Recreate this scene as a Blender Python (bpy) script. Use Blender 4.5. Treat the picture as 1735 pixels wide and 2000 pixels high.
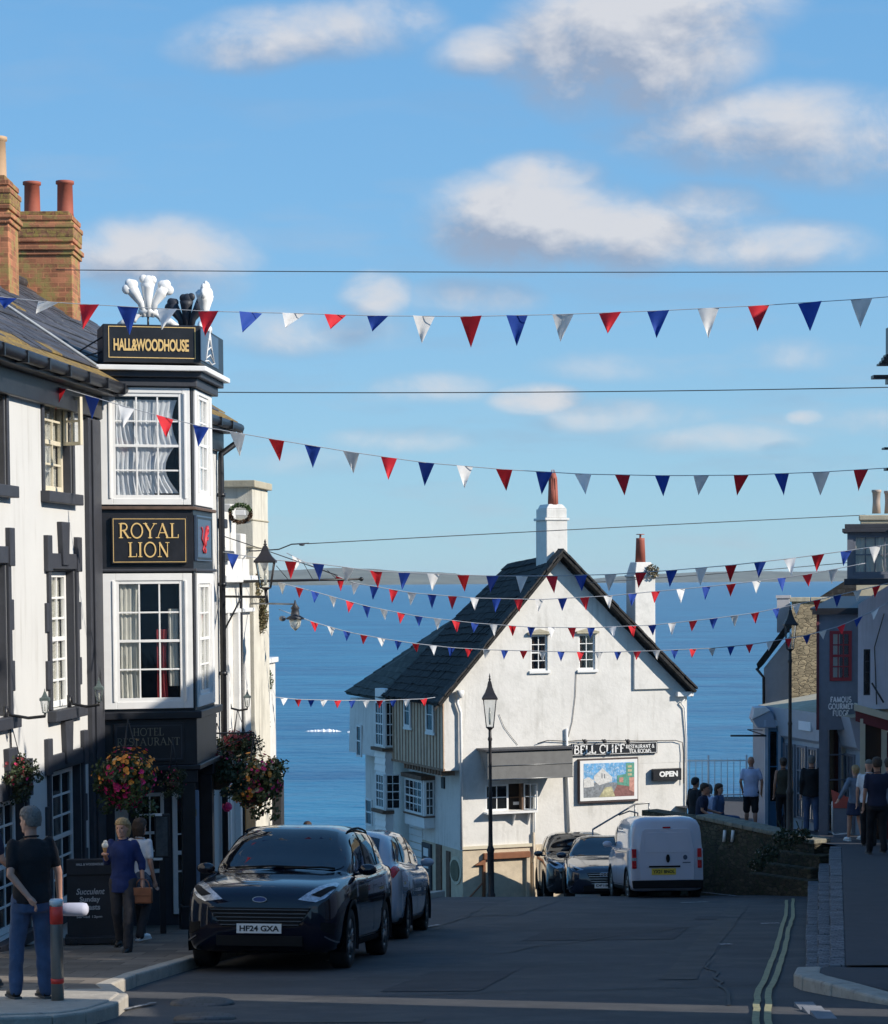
import bpy, bmesh, math, random
from mathutils import Vector, Matrix, noise
random.seed(7)
R = math.radians
sc = bpy.context.scene
for o in list(bpy.data.objects): bpy.data.objects.remove(o)
COL = sc.collection
# ------------------------------------------------------------------ camera
W0, H0, F = 1735.0, 2000.0, 4500.0
PITCH, ROLL, HOR = 0.055, 0.0065, 1135.0      # tan(pitch down), roll, horizon row
PCY = HOR + F*PITCH
cp = 1/math.sqrt(1+PITCH**2); sp = PITCH*cp
FW = Vector((0, cp, -sp)); UP = Vector((0, sp, cp)); RT = Vector((1, 0, 0))
RT2 = RT*math.cos(ROLL) - UP*math.sin(ROLL)
UP2 = UP*math.cos(ROLL) + RT*math.sin(ROLL)
# the roll is taken about the horizon point in the middle of the frame
CX0 = 867.5 - 0.0
def ray(px, py):
    return FW + RT2*((px-CX0)/F) + UP2*((PCY-py)/F)
def P(px, py, d):
    r = ray(px, py); return r*(d/r.y)
cam_d = bpy.data.cameras.new('camera'); cam = bpy.data.objects.new('camera', cam_d); COL.objects.link(cam)
m = Matrix((RT2, UP2, -FW)).transposed().to_4x4(); cam.matrix_world = m
cam_d.sensor_fit = 'VERTICAL'; cam_d.sensor_height = 36; cam_d.sensor_width = 36
cam_d.lens = 36*F/H0; cam_d.shift_y = (PCY-1000)/H0; cam_d.clip_end = 200000; cam_d.clip_start = .1
sc.camera = cam
# ------------------------------------------------------------------ sun and sky
SUN_H = Vector((0.93, -0.37)).normalized(); ELEV = R(29.5)
sun_dir = Vector((SUN_H.x*math.cos(ELEV), SUN_H.y*math.cos(ELEV), math.sin(ELEV)))
sl = bpy.data.lights.new('sun', 'SUN'); sl.energy = 5.0; sl.angle = R(.5); sl.color = (1, .915, .80)
so = bpy.data.objects.new('sun', sl); COL.objects.link(so)
so.rotation_euler = (-sun_dir).to_track_quat('-Z', 'Y').to_euler()
sc.view_settings.view_transform = 'Standard'; sc.view_settings.look = 'None'
sc.view_settings.exposure = .18; sc.view_settings.gamma = 1
w = bpy.data.worlds.new('World'); sc.world = w; w.use_nodes = True
nt = w.node_tree; nt.nodes.clear(); N = nt.nodes; Lk = nt.links
def nn(t, **k):
    n = N.new(t)
    for a, b in k.items(): setattr(n, a, b)
    return n
def mth(op, a, b=None, c=None, clamp=False):
    n = nn('ShaderNodeMath', operation=op); n.use_clamp = clamp
    for i, x in enumerate((a, b, c)):
        if x is None: continue
        if isinstance(x, (int, float)): n.inputs[i].default_value = x
        else: Lk.new(x, n.inputs[i])
    return n.outputs[0]
sky = nn('ShaderNodeTexSky', sky_type='NISHITA'); sky.sun_disc = False
sky.sun_elevation = ELEV; sky.sun_rotation = math.atan2(SUN_H.x, SUN_H.y)
sky.air_density = 1.0; sky.dust_density = .0; sky.ozone_density = 3.0; sky.altitude = 300
tc = nn('ShaderNodeTexCoord')
sx = nn('ShaderNodeSeparateXYZ'); Lk.new(tc.outputs['Generated'], sx.inputs[0])
ysafe = mth('MAXIMUM', mth('ABSOLUTE', sx.outputs[1]), .05)
U = mth('DIVIDE', sx.outputs[0], ysafe); V = mth('DIVIDE', sx.outputs[2], ysafe)
clouds = [(1225,110,205,115,1.1),(1330,50,140,80,.9),(1130,45,90,60,.6),(1440,20,110,60,.45),(650,75,190,48,.75),(480,105,120,42,.6),(760,60,100,45,.55),(985,115,130,42,.55),
          (1500,270,280,70,.62),(1640,300,170,70,.6),(1040,440,185,78,1.15),(1070,355,100,38,.9),(1210,470,150,62,.95),(1480,490,190,42,.75),
          (1380,430,120,50,.5),(310,500,170,60,.9),(340,560,130,40,.5),(740,580,60,36,.7),(600,650,180,40,.42),(930,585,120,32,.45),(850,760,110,26,.42),
          (1050,785,75,26,.7),(1575,822,34,14,.85),(1200,820,160,30,.42),(800,860,140,22,.4),(1550,700,110,28,.32),(1680,830,80,24,.4),(1400,860,200,26,.36),(1250,720,160,26,.3),(620,900,140,26,.3)]
def field(uo, vo):
    u = mth('ADD', U, uo); v = mth('ADD', V, vo); acc = None
    for (cx, cy, rx, ry, st) in clouds:
        a = mth('MULTIPLY', mth('SUBTRACT', u, (cx-867)/F), F/(rx*1.5)); b = mth('MULTIPLY', mth('SUBTRACT', v, (HOR-cy)/F), F/(ry*1.55))
        g = mth('SUBTRACT', 1.0, mth('ADD', mth('MULTIPLY', a, a), mth('MULTIPLY', b, b)), clamp=True)
        g = mth('MULTIPLY', g, st if st > .7 else st*1.2)
        acc = g if acc is None else mth('MAXIMUM', acc, g)
    cb = nn('ShaderNodeCombineXYZ'); Lk.new(u, cb.inputs[0]); Lk.new(mth('MULTIPLY', v, 1.5), cb.inputs[1])
    tx = nn('ShaderNodeTexNoise'); tx.inputs['Scale'].default_value = 24; tx.inputs['Detail'].default_value = 11
    tx.inputs['Roughness'].default_value = .6; tx.inputs['Distortion'].default_value = .25; Lk.new(cb.outputs[0], tx.inputs['Vector'])
    t2 = nn('ShaderNodeTexNoise'); t2.inputs['Scale'].default_value = 9; t2.inputs['Detail'].default_value = 3; Lk.new(cb.outputs[0], t2.inputs['Vector'])
    nz = mth('ADD', mth('MULTIPLY', mth('SUBTRACT', tx.outputs[0], .5), 1.9), mth('MULTIPLY', mth('SUBTRACT', t2.outputs[0], .5), .7))
    return mth('ADD', mth('MULTIPLY', acc, .95), mth('MULTIPLY', nz, mth('ADD', mth('MULTIPLY', acc, .8), .2)))
f0 = field(0, 0); f1 = field(.010, .014)
cov = nn('ShaderNodeMapRange', interpolation_type='SMOOTHSTEP'); cov.inputs[1].default_value = .0; cov.inputs[2].default_value = .9
Lk.new(f0, cov.inputs[0]); cov.inputs[3].default_value = 0; cov.inputs[4].default_value = .9
lit = nn('ShaderNodeMapRange'); lit.inputs[1].default_value = -.26; lit.inputs[2].default_value = .40
Lk.new(mth('SUBTRACT', f0, f1), lit.inputs[0])
cc = nn('ShaderNodeMixRGB'); cc.inputs[1].default_value = (.36, .43, .57, 1); cc.inputs[2].default_value = (.80, .80, .83, 1); Lk.new(lit.outputs[0], cc.inputs[0])
bg1 = nn('ShaderNodeBackground'); bg1.inputs[1].default_value = .14
tn = nn('ShaderNodeMixRGB', blend_type='MULTIPLY'); tn.inputs[0].default_value = 1; tn.inputs[2].default_value = (.74, 1.02, 1.10, 1); Lk.new(sky.outputs[0], tn.inputs[1])
rmp = nn('ShaderNodeValToRGB'); el_ = rmp.color_ramp.elements; el_[0].position = 0; el_[0].color = (.22, .375, .53, 1); el_[1].position = 1; el_[1].color = (.05, .17, .42, 1)
for p_, c_ in ((.06, (.205, .37, .55, 1)), (.15, (.155, .34, .57, 1)), (.28, (.115, .30, .56, 1))): e_ = el_.new(p_); e_.color = c_
Lk.new(sx.outputs[2], rmp.inputs[0])
sc1 = nn('ShaderNodeMixRGB', blend_type='MULTIPLY'); sc1.inputs[0].default_value = 1; sc1.inputs[2].default_value = (.14, .14, .14, 1); Lk.new(tn.outputs[0], sc1.inputs[1])
bl = nn('ShaderNodeMixRGB'); bl.inputs[0].default_value = .8; Lk.new(sc1.outputs[0], bl.inputs[1]); Lk.new(rmp.outputs[0], bl.inputs[2]); Lk.new(bl.outputs[0], bg1.inputs[0]); bg1.inputs[1].default_value = 1.12
bg2 = nn('ShaderNodeBackground'); bg2.inputs[1].default_value = .80; Lk.new(cc.outputs[0], bg2.inputs[0])
cb3 = nn('ShaderNodeCombineXYZ'); Lk.new(mth('MULTIPLY', U, 9), cb3.inputs[0]); Lk.new(mth('MULTIPLY', V, 46), cb3.inputs[1])
t3 = nn('ShaderNodeTexNoise'); t3.inputs['Scale'].default_value = 1; t3.inputs['Detail'].default_value = 7; t3.inputs['Roughness'].default_value = .6; Lk.new(cb3.outputs[0], t3.inputs['Vector'])
wl = nn('ShaderNodeMapRange'); wl.inputs[1].default_value = .5; wl.inputs[2].default_value = .78; wl.inputs[4].default_value = .5; Lk.new(t3.outputs[0], wl.inputs[0])
fade = nn('ShaderNodeMapRange'); fade.inputs[1].default_value = .02; fade.inputs[2].default_value = .2; fade.inputs[3].default_value = 1; fade.inputs[4].default_value = .35; Lk.new(V, fade.inputs[0])
allc = mth('MAXIMUM', cov.outputs[0], mth('MULTIPLY', wl.outputs[0], fade.outputs[0]))
ms = nn('ShaderNodeMixShader'); Lk.new(allc, ms.inputs[0]); Lk.new(bg1.outputs[0], ms.inputs[1]); Lk.new(bg2.outputs[0], ms.inputs[2])
wo = nn('ShaderNodeOutputWorld'); Lk.new(ms.outputs[0], wo.inputs[0])
# ------------------------------------------------------------------ materials
MATS = {}
def mat(name, col, rough=.7, var=.12, scale=3.0, bump=.0, bscale=40, metal=0, col2=None, thr=None, coat=0, pattern=None, spec=None, sheen=0, streak=0):
    """var: value variation; col2+thr: patches of a second colour; pattern: 'brick','slate','stone','plank'."""
    if name in MATS: return MATS[name]
    m = bpy.data.materials.new(name); m.use_nodes = True; t = m.node_tree; n = t.nodes; l = t.links
    b = n['Principled BSDF']; b.inputs['Roughness'].default_value = rough; b.inputs['Metallic'].default_value = metal
    if coat: b.inputs['Coat Weight'].default_value = coat; b.inputs['Coat Roughness'].default_value = .03
    if spec is not None: b.inputs['Specular IOR Level'].default_value = spec
    tc = n.new('ShaderNodeTexCoord'); vec = tc.outputs['Object']
    def noise_(s, det=5, ro=.6, v=vec):
        x = n.new('ShaderNodeTexNoise'); x.inputs['Scale'].default_value = s; x.inputs['Detail'].default_value = det; x.inputs['Roughness'].default_value = ro
        l.new(v, x.inputs['Vector']); return x.outputs[0]
    def mx(fac, a, bb, mode='MIX'):
        x = n.new('ShaderNodeMixRGB'); x.blend_type = mode
        for i, q in enumerate((fac, a, bb)):
            if isinstance(q, (int, float)): x.inputs[i].default_value = q
            elif isinstance(q, tuple): x.inputs[i].default_value = (*q[:3], 1)
            else: l.new(q, x.inputs[i])
        return x.outputs[0]
    def rng(x, a, b_, c=0, d=1):
        r = n.new('ShaderNodeMapRange'); r.inputs[1].default_value = a; r.inputs[2].default_value = b_; r.inputs[3].default_value = c; r.inputs[4].default_value = d
        l.new(x, r.inputs[0]); return r.outputs[0]
    c = mx(rng(noise_(scale), .3, .7), tuple(x*(1-var) for x in col), tuple(min(1, x*(1+var)) for x in col))
    hgt = None
    if pattern:
        s = n.new('ShaderNodeSeparateXYZ'); l.new(vec, s.inputs[0]); cb = n.new('ShaderNodeCombineXYZ')
        ad = n.new('ShaderNodeMath'); ad.operation = 'ADD'; ad.operation = 'MULTIPLY_ADD'; l.new(s.outputs[1], ad.inputs[0]); ad.inputs[1].default_value = -.8; l.new(s.outputs[0], ad.inputs[2])
        if pattern in ('setts', 'flags'):
            l.new(s.outputs[0], cb.inputs[0]); l.new(s.outputs[1], cb.inputs[1])
        else:
            l.new(ad.outputs[0], cb.inputs[0]); l.new(s.outputs[2], cb.inputs[1])
        if pattern == 'stone':
            vo = n.new('ShaderNodeTexVoronoi'); vo.feature = 'DISTANCE_TO_EDGE'; vo.inputs['Scale'].default_value = 6.5
            mp = n.new('ShaderNodeMapping'); mp.inputs['Scale'].default_value = (1, 2.2, 1); l.new(cb.outputs[0], mp.inputs[0])
            nz = n.new('ShaderNodeTexNoise'); nz.inputs['Scale'].default_value = 6; l.new(mp.outputs[0], nz.inputs[0])
            av = n.new('ShaderNodeMixRGB'); av.inputs[0].default_value = .12; l.new(mp.outputs[0], av.inputs[1]); l.new(nz.outputs[1], av.inputs[2])
            l.new(av.outputs[0], vo.inputs['Vector'])
            vc = n.new('ShaderNodeTexVoronoi'); vc.inputs['Scale'].default_value = 6.5; l.new(av.outputs[0], vc.inputs['Vector'])
            sp_ = n.new('ShaderNodeSeparateXYZ'); l.new(vc.outputs['Color'], sp_.inputs[0])
            c = mx(rng(sp_.outputs[0], 0, 1, 0, .75), c, tuple(x*.45 for x in col))
            e = rng(vo.outputs[0], 0, .09); c = mx(e, tuple(x*.3 for x in col), c); hgt = e
        else:
            br = n.new('ShaderNodeTexBrick'); l.new(cb.outputs[0], br.inputs['Vector']); br.inputs['Scale'].default_value = 1
            bw, bh, mo = {'brick': (.225, .075, .008), 'slate': (.3, .19, .006), 'tile': (.22, .14, .006), 'plank': (4, .13, .006), 'flags': (.6, .45, .008), 'setts': (.12, .1, .008)}[pattern]
            br.inputs['Brick Width'].default_value = bw; br.inputs['Row Height'].default_value = bh; br.inputs['Mortar Size'].default_value = mo
            br.inputs['Mortar Smooth'].default_value = .2
            br.inputs['Color1'].default_value = (.55, .55, .55, 1); br.inputs['Color2'].default_value = (1.15, 1.15, 1.15, 1); br.inputs['Bias'].default_value = 0
            mcol = .35 if pattern != 'brick' else 1.2
            br.inputs['Mortar'].default_value = (mcol, mcol, mcol, 1)
            c = mx(1.0, c, br.outputs['Color'], 'MULTIPLY'); iv = n.new('ShaderNodeMath'); iv.operation = 'SUBTRACT'; iv.inputs[0].default_value = 1; l.new(br.outputs['Fac'], iv.inputs[1]); hgt = iv.outputs[0]
    if streak:
        mp = n.new('ShaderNodeMapping'); mp.inputs['Scale'].default_value = (5, 5, .45); l.new(vec, mp.inputs[0])
        sn = noise_(1.3, 6, .65, mp.outputs[0]); pn = noise_(.9, 3, .5)
        mm = n.new('ShaderNodeMath'); mm.operation = 'MULTIPLY'; l.new(rng(sn, .5, .72), mm.inputs[0]); l.new(rng(pn, .4, .62), mm.inputs[1])
        m2 = n.new('ShaderNodeMath'); m2.operation = 'MULTIPLY'; l.new(mm.outputs[0], m2.inputs[0]); m2.inputs[1].default_value = streak
        c = mx(m2.outputs[0], c, (.23, .21, .17))
    if col2 is not None:
        lo, hi = thr or (.52, .62)
        c = mx(rng(noise_(scale*1.7, 8, .7), lo, hi), c, col2)
    l.new(c, b.inputs['Base Color'])
    if bump or hgt is not None:
        bp = n.new('ShaderNodeBump'); bp.inputs['Strength'].default_value = max(bump, .35 if hgt is not None else 0); bp.inputs['Distance'].default_value = .02
        h = noise_(bscale, 6)
        if hgt is not None:
            a = n.new('ShaderNodeMath'); a.operation = 'MULTIPLY_ADD'; l.new(h, a.inputs[0]); a.inputs[1].default_value = .5; l.new(hgt, a.inputs[2]); h = a.outputs[0]
        l.new(h, bp.inputs['Height']); l.new(bp.outputs[0], b.inputs['Normal'])
    MATS[name] = m; return m
def glass_mat():
    m = bpy.data.materials.new('window glass'); m.use_nodes = True; t = m.node_tree; n = t.nodes; l = t.links; n.clear()
    g = n.new('ShaderNodeBsdfGlossy'); g.inputs['Roughness'].default_value = .03; tr = n.new('ShaderNodeBsdfTransparent'); tr.inputs[0].default_value = (.94, .95, .95, 1)
    lw = n.new('ShaderNodeLayerWeight'); lw.inputs[0].default_value = .5; pw = n.new('ShaderNodeMath'); pw.operation = 'POWER'; pw.inputs[1].default_value = 3.5; l.new(lw.outputs['Facing'], pw.inputs[0]); fr = n.new('ShaderNodeMath'); fr.operation = 'MULTIPLY_ADD'; fr.inputs[1].default_value = .8; fr.inputs[2].default_value = .07; l.new(pw.outputs[0], fr.inputs[0])
    nz = n.new('ShaderNodeTexNoise'); nz.inputs['Scale'].default_value = 3; bp = n.new('ShaderNodeBump'); bp.inputs['Strength'].default_value = .12; bp.inputs['Distance'].default_value = .02
    l.new(nz.outputs[0], bp.inputs['Height']); l.new(bp.outputs[0], g.inputs['Normal'])
    mx = n.new('ShaderNodeMixShader'); l.new(fr.outputs[0], mx.inputs[0]); l.new(tr.outputs[0], mx.inputs[1]); l.new(g.outputs[0], mx.inputs[2])
    o = n.new('ShaderNodeOutputMaterial'); l.new(mx.outputs[0], o.inputs[0]); return m
GLASS = glass_mat()
DGLASS = mat('dark glass', (.012, .014, .016), .06, .3, 2, bump=.03, bscale=2.5, spec=.8)
WHITE = mat('white limewashed render', (.70, .685, .645), .85, .05, 1.1, bump=.4, bscale=9, streak=.45, col2=(.54, .53, .49), thr=(.5, .78))
WHITE2 = mat('white painted wall', (.58, .58, .56), .8, .03, 1.2, bump=.12, bscale=12, streak=.35)
WPAINT = mat('white gloss paint', (.78, .78, .76), .4, .04, 6)
CREAM = mat('cream paint', (.62, .56, .42), .6, .06, 5)
BLACK = mat('black gloss paint', (.012, .013, .017), .4, .35, 5, bump=.1, bscale=20)
DARKP = mat('charcoal paint', (.035, .038, .048), .55, .15, 6, bump=.15, bscale=30)
SLATE = mat('grey slate', (.075, .075, .088), .6, .3, 5, pattern='slate', col2=(.17, .165, .17), thr=(.58, .72), bump=.3)
SLATE2 = mat('dark old slate', (.020, .020, .020), .85, .5, 6, pattern='tile', col2=(.06, .058, .05), thr=(.56, .72), bump=.8, bscale=25)
LICHEN = mat('lichen covered slate', (.16, .11, .045), .9, .35, 8, col2=(.3, .2, .04), thr=(.48, .6), bump=.5, bscale=40)
BRICK = mat('orange brick', (.40, .16, .08), .85, .3, 2.2, pattern='brick', col2=(.32, .24, .08), thr=(.47, .6), bump=.4)
LBRICK = mat('lichened brick', (.27, .13, .07), .9, .4, 7, pattern='brick', col2=(.3, .22, .06), thr=(.44, .58), bump=.5)
TERRA = mat('terracotta', (.34, .09, .055), .7, .12, 4, bump=.1)
STONE = mat('rubble stone', (.42, .33, .2), .9, .2, 6, pattern='stone', bump=.6, bscale=20)
WSTONE = mat('dark rubble wall stone', (.1, .085, .055), .95, .35, 5, pattern='stone', col2=(.05, .055, .025), thr=(.5, .62), bump=.9, bscale=18)
CSTONE = mat('weathered coping stone', (.42, .38, .28), .9, .12, 4, bump=.4, bscale=30, streak=.6)
ASPH = mat('asphalt', (.055, .056, .060), .86, .28, .7, bump=.5, bscale=90, col2=(.078, .077, .076), thr=(.5, .62))
PAVE = mat('paving slabs', (.16, .135, .11), .85, .15, 4, pattern='flags', bump=.3, bscale=60)
PAVE2 = mat('asphalt footway', (.05, .053, .062), .9, .12, 3, bump=.3, bscale=90)
KERB = mat('kerb stone', (.38, .35, .3), .85, .15, 6, bump=.5, bscale=35, col2=(.25, .23, .2), thr=(.55, .7))
GUT = mat('stone gutter blocks', (.15, .16, .18), .85, .2, 3, pattern='setts', bump=.4)
YEL = mat('yellow road paint', (.3, .29, .16), .8, .15, 8, bump=.2, col2=(.1, .1, .09), thr=(.56, .66))
WLINE = mat('worn white road paint', (.32, .33, .34), .8, .15, 8, col2=(.07, .07, .07), thr=(.46, .56))
GOLD = mat('gold leaf', (.72, .5, .2), .45, .1, 9)
SGREY = mat('sea grey paint', (.14, .155, .19), .6, .1, 5)
REDP = mat('red paint', (.3, .03, .035), .5, .12, 5)
METAL = mat('dull steel', (.23, .235, .24), .4, .1, 8, metal=.8)
TIMB = mat('brown timber', (.14, .085, .055), .8, .3, 7, bump=.4)
PLAST = mat('cream plaster', (.58, .49, .36), .9, .12, 5, bump=.3, streak=.5)
CURT = mat('white curtain cloth', (.8, .81, .84), .9, .04, 4)
CURT2 = mat('cream curtain cloth', (.76, .73, .64), .9, .05, 4)
ROOM = mat('unlit room dark', (.03, .025, .022), .9, .2, 2)  # near-black colour stands in for the shade inside rooms
RUBBER = mat('tyre rubber', (.018, .018, .019), .85, .15, 20, bump=.2)
# ------------------------------------------------------------------ builders
class Fr:
    def __init__(s, o, u):
        s.o = Vector((o[0], o[1], o[2] if len(o) > 2 else 0)); u = Vector((u[0], u[1], 0)).normalized(); s.u = u; s.n = Vector((u.y, -u.x, 0)); s.pn = s.n.copy()
    def w(s, a, z, b=0): return s.o + s.u*a + s.n*b + Vector((0, 0, z))
    def hit(s, px, py, b=0):
        r = ray(px, py); o = s.o + s.n*b; t = o.dot(s.pn)/r.dot(s.pn) if abs(r.dot(s.pn)) > 1e-9 else 0
        p = r*t; q = p - s.o; return q.dot(s.u), q.z
    def rect(s, x0, y0, x1, y1, b=0):
        xm = (x0+x1)/2; ym = (y0+y1)/2
        a0 = s.hit(x0, ym, b)[0]; a1 = s.hit(x1, ym, b)[0]; z1 = s.hit(xm, y0, b)[1]; z0 = s.hit(xm, y1, b)[1]
        return min(a0, a1), max(a0, a1), z0, z1
    def sub(s, a, b=0, z=0): p = s.w(a, z, b); f = Fr(p, s.u); return f
WM = {}
def link(o, parent=None, world=True):
    COL.objects.link(o)
    if parent is not None:
        o.parent = parent
        if world: o.matrix_parent_inverse = Matrix.Translation(-WM.get(parent, Vector((0, 0, 0))))
    return o
class MB:
    def __init__(s): s.v = []; s.f = []; s.m = []; s.sm = []
    def add(s, vs, fs, mi=0, sm=False):
        k = len(s.v); s.v += [Vector(x) for x in vs]; s.f += [tuple(i+k for i in f) for f in fs]; s.m += [mi]*len(fs); s.sm += [sm]*len(fs); return s
    def box(s, f, a0, a1, z0, z1, b0, b1, mi=0):
        return s.hexa([f.w(a, z, b) for z in (z0, z1) for (a, b) in ((a0, b0), (a1, b0), (a1, b1), (a0, b1))], mi)
    def hexa(s, p, mi=0):
        c = sum(p, Vector())/8; fs = [(0, 1, 2, 3), (4, 5, 6, 7), (0, 1, 5, 4), (1, 2, 6, 5), (2, 3, 7, 6), (3, 0, 4, 7)]; out = []
        for q in fs:
            nrm = (p[q[1]]-p[q[0]]).cross(p[q[2]]-p[q[0]]); mid = sum((p[i] for i in q), Vector())/4
            out.append(q if nrm.dot(mid-c) > 0 else q[::-1])
        return s.add(p, out, mi)
    def wbox(s, x0, x1, y0, y1, z0, z1, mi=0): return s.box(Fr((0, 0), (1, 0)), x0, x1, z0, z1, -y0, -y1, mi)
    def prism(s, pts, off, mi=0):
        """polygon (list of 3D points) extruded by vector off"""
        n = len(pts); off = Vector(off); pts = [Vector(x) for x in pts]
        nr = Vector()
        for i in range(n): nr += pts[i].cross(pts[(i+1) % n])
        if nr.dot(off) > 0: pts = pts[::-1]
        fs = [tuple(range(n)), tuple(range(2*n-1, n-1, -1))] + [(i, i+n, (i+1) % n+n, (i+1) % n) for i in range(n)]
        return s.add(pts+[x+off for x in pts], fs, mi)
    def tube(s, pts, r, n=8, mi=0, caps=True):
        pts = [Vector(x) for x in pts]; rs = r if isinstance(r, (list, tuple)) else [r]*len(pts); vs = []; up = None
        for i, p in enumerate(pts):
            t = (pts[min(i+1, len(pts)-1)]-pts[max(i-1, 0)]).normalized()
            ref = Vector((0, 0, 1)) if abs(t.z) < .9 else Vector((1, 0, 0))
            if up is not None: ref = up
            a = t.cross(ref)
            if a.length < 1e-5: a = t.cross(Vector((0, 1, 0)))
            a.normalize(); b = a.cross(t).normalized(); up = b
            vs += [p + (a*math.cos(2*math.pi*j/n) + b*math.sin(2*math.pi*j/n))*rs[i] for j in range(n)]
        fs = [(i*n+j, i*n+(j+1) % n, (i+1)*n+(j+1) % n, (i+1)*n+j) for i in range(len(pts)-1) for j in range(n)]
        if caps: fs += [tuple(range(n))[::-1], tuple(range((len(pts)-1)*n, len(pts)*n))]
        return s.add(vs, fs, mi, True)
    def lathe(s, c, prof, n=16, mi=0, rot=0, sm=True, sq=1):
        c = Vector(c); vs = []
        for (r, z) in prof: vs += [c+Vector((r*math.cos(2*math.pi*j/n+rot)*sq, r*math.sin(2*math.pi*j/n+rot), z)) for j in range(n)]
        fs = [(i*n+j, i*n+(j+1) % n, (i+1)*n+(j+1) % n, (i+1)*n+j) for i in range(len(prof)-1) for j in range(n)]
        fs += [tuple(range(n))[::-1], tuple(range((len(prof)-1)*n, len(prof)*n))]
        return s.add(vs, fs, mi, sm)
    def ball(s, c, r, n=10, mi=0, sx=1, sy=1, sz=1):
        c = Vector(c); vs = []; m_ = max(4, n//2+1); fs = []
        for i in range(m_+1):
            th = math.pi*i/m_
            vs += [c+Vector((r*sx*math.sin(th)*math.cos(2*math.pi*j/n), r*sy*math.sin(th)*math.sin(2*math.pi*j/n), r*sz*math.cos(th))) for j in range(n)]
        fs = [(i*n+j, (i+1)*n+j, (i+1)*n+(j+1) % n, i*n+(j+1) % n) for i in range(m_) for j in range(n)]
        return s.add(vs, fs, mi, True)
    def build(s, name, mats, parent=None, world=True, bevel=0, smooth=None, top=False):
        me = bpy.data.meshes.new(name); off = Vector()
        if parent is None and world and s.v:
            xs = [v.x for v in s.v]; ys = [v.y for v in s.v]; off = Vector(((min(xs)+max(xs))/2, (min(ys)+max(ys))/2, min(v.z for v in s.v)))
        me.from_pydata([v-off for v in s.v], [], s.f)
        if not isinstance(mats, (list, tuple)): mats = [mats]
        for m_ in mats: me.materials.append(m_)
        me.polygons.foreach_set('material_index', s.m); me.polygons.foreach_set('use_smooth', [True]*len(s.f) if smooth else s.sm)
        me.validate(); me.update()
        o = bpy.data.objects.new(name, me); link(o, parent, world); o.location = off if parent is None else (0, 0, 0); WM[o] = off
        if bevel:
            b = o.modifiers.new('b', 'BEVEL'); b.width = bevel; b.segments = 2; b.limit_method = 'ANGLE'; b.angle_limit = R(40); b.harden_normals = False
        return o
def tag(o, label=None, cat=None, group=None, kind=None):
    if label: o['label'] = label
    if cat: o['category'] = cat
    if group: o['group'] = group
    if kind: o['kind'] = kind
    return o
def thing(name, loc, label, cat, group=None, rz=0):
    o = bpy.data.objects.new(name, None); COL.objects.link(o); o.location = loc; o.rotation_euler = (0, 0, rz); o.empty_display_size = .3
    WM[o] = Vector(loc); return tag(o, label, cat, group)
def struct(o): o['kind'] = 'structure'; return o
def bake(o):
    """apply modifiers"""
    dg = bpy.context.evaluated_depsgraph_get(); me = bpy.data.meshes.new_from_object(o.evaluated_get(dg)); o.modifiers.clear(); old = o.data; o.data = me; bpy.data.meshes.remove(old); return o
def cut(o, f, rects, b0=-1, b1=1):
    """cut rectangular openings through a wall mesh"""
    mb = MB()
    for (a0, a1, z0, z1) in rects: mb.box(f, a0, a1, z0, z1, b0, b1)
    return cutmb(o, mb)
def cutmb(o, mb, local=False):
    c = mb.build('cutter', [WHITE])
    if local: c.parent = o; c.location = (0, 0, 0); c.data.transform(Matrix.Translation(WM[c]))
    md = o.modifiers.new('c', 'BOOLEAN'); md.operation = 'DIFFERENCE'; md.object = c; md.solver = 'EXACT'; md.use_self = True
    bpy.context.view_layer.update(); bake(o); me = c.data; bpy.data.objects.remove(c); bpy.data.meshes.remove(me); return o
def text_mesh(body, bold=0.0, space=1.0):
    cu = bpy.data.curves.new('t', 'FONT'); cu.body = body; cu.size = 1; cu.offset = bold; cu.space_character = space; cu.resolution_u = 4; cu.space_line = 1.0; cu.align_x = 'CENTER'
    o = bpy.data.objects.new('t', cu); COL.objects.link(o); bpy.context.view_layer.update()
    me = bpy.data.meshes.new_from_object(o.evaluated_get(bpy.context.evaluated_depsgraph_get()))
    vs = [v.co.copy() for v in me.vertices]; fs = [tuple(p.vertices) for p in me.polygons]; bpy.data.objects.remove(o); bpy.data.meshes.remove(me); return vs, fs
def place_text(mb, vs, fs, f, a0, a1, z0, z1, b, th=.006, mi=0):
    x0 = min(v.x for v in vs); x1 = max(v.x for v in vs); y0 = min(v.y for v in vs); y1 = max(v.y for v in vs)
    g = lambda v, bb: f.w(a0+(v.x-x0)/(x1-x0)*(a1-a0), z0+(v.y-y0)/(y1-y0)*(z1-z0), bb)
    mb.add([g(v, b) for v in vs], fs, mi)
    mb.add([g(v, b-th) for v in vs], fs, mi)
    return mb
def sans(mb, body, f, a0, a1, z0, z1, b, mi=0, bold=.02, space=1.0): return place_text(mb, *text_mesh(body, bold, space), f, a0, a1, z0, z1, b, mi=mi)
def arc(cx, cy, rx, ry, t0, t1, n=10): return [(cx+rx*math.cos(R(t0+(t1-t0)*i/n)), cy+ry*math.sin(R(t0+(t1-t0)*i/n))) for i in range(n+1)]
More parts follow.
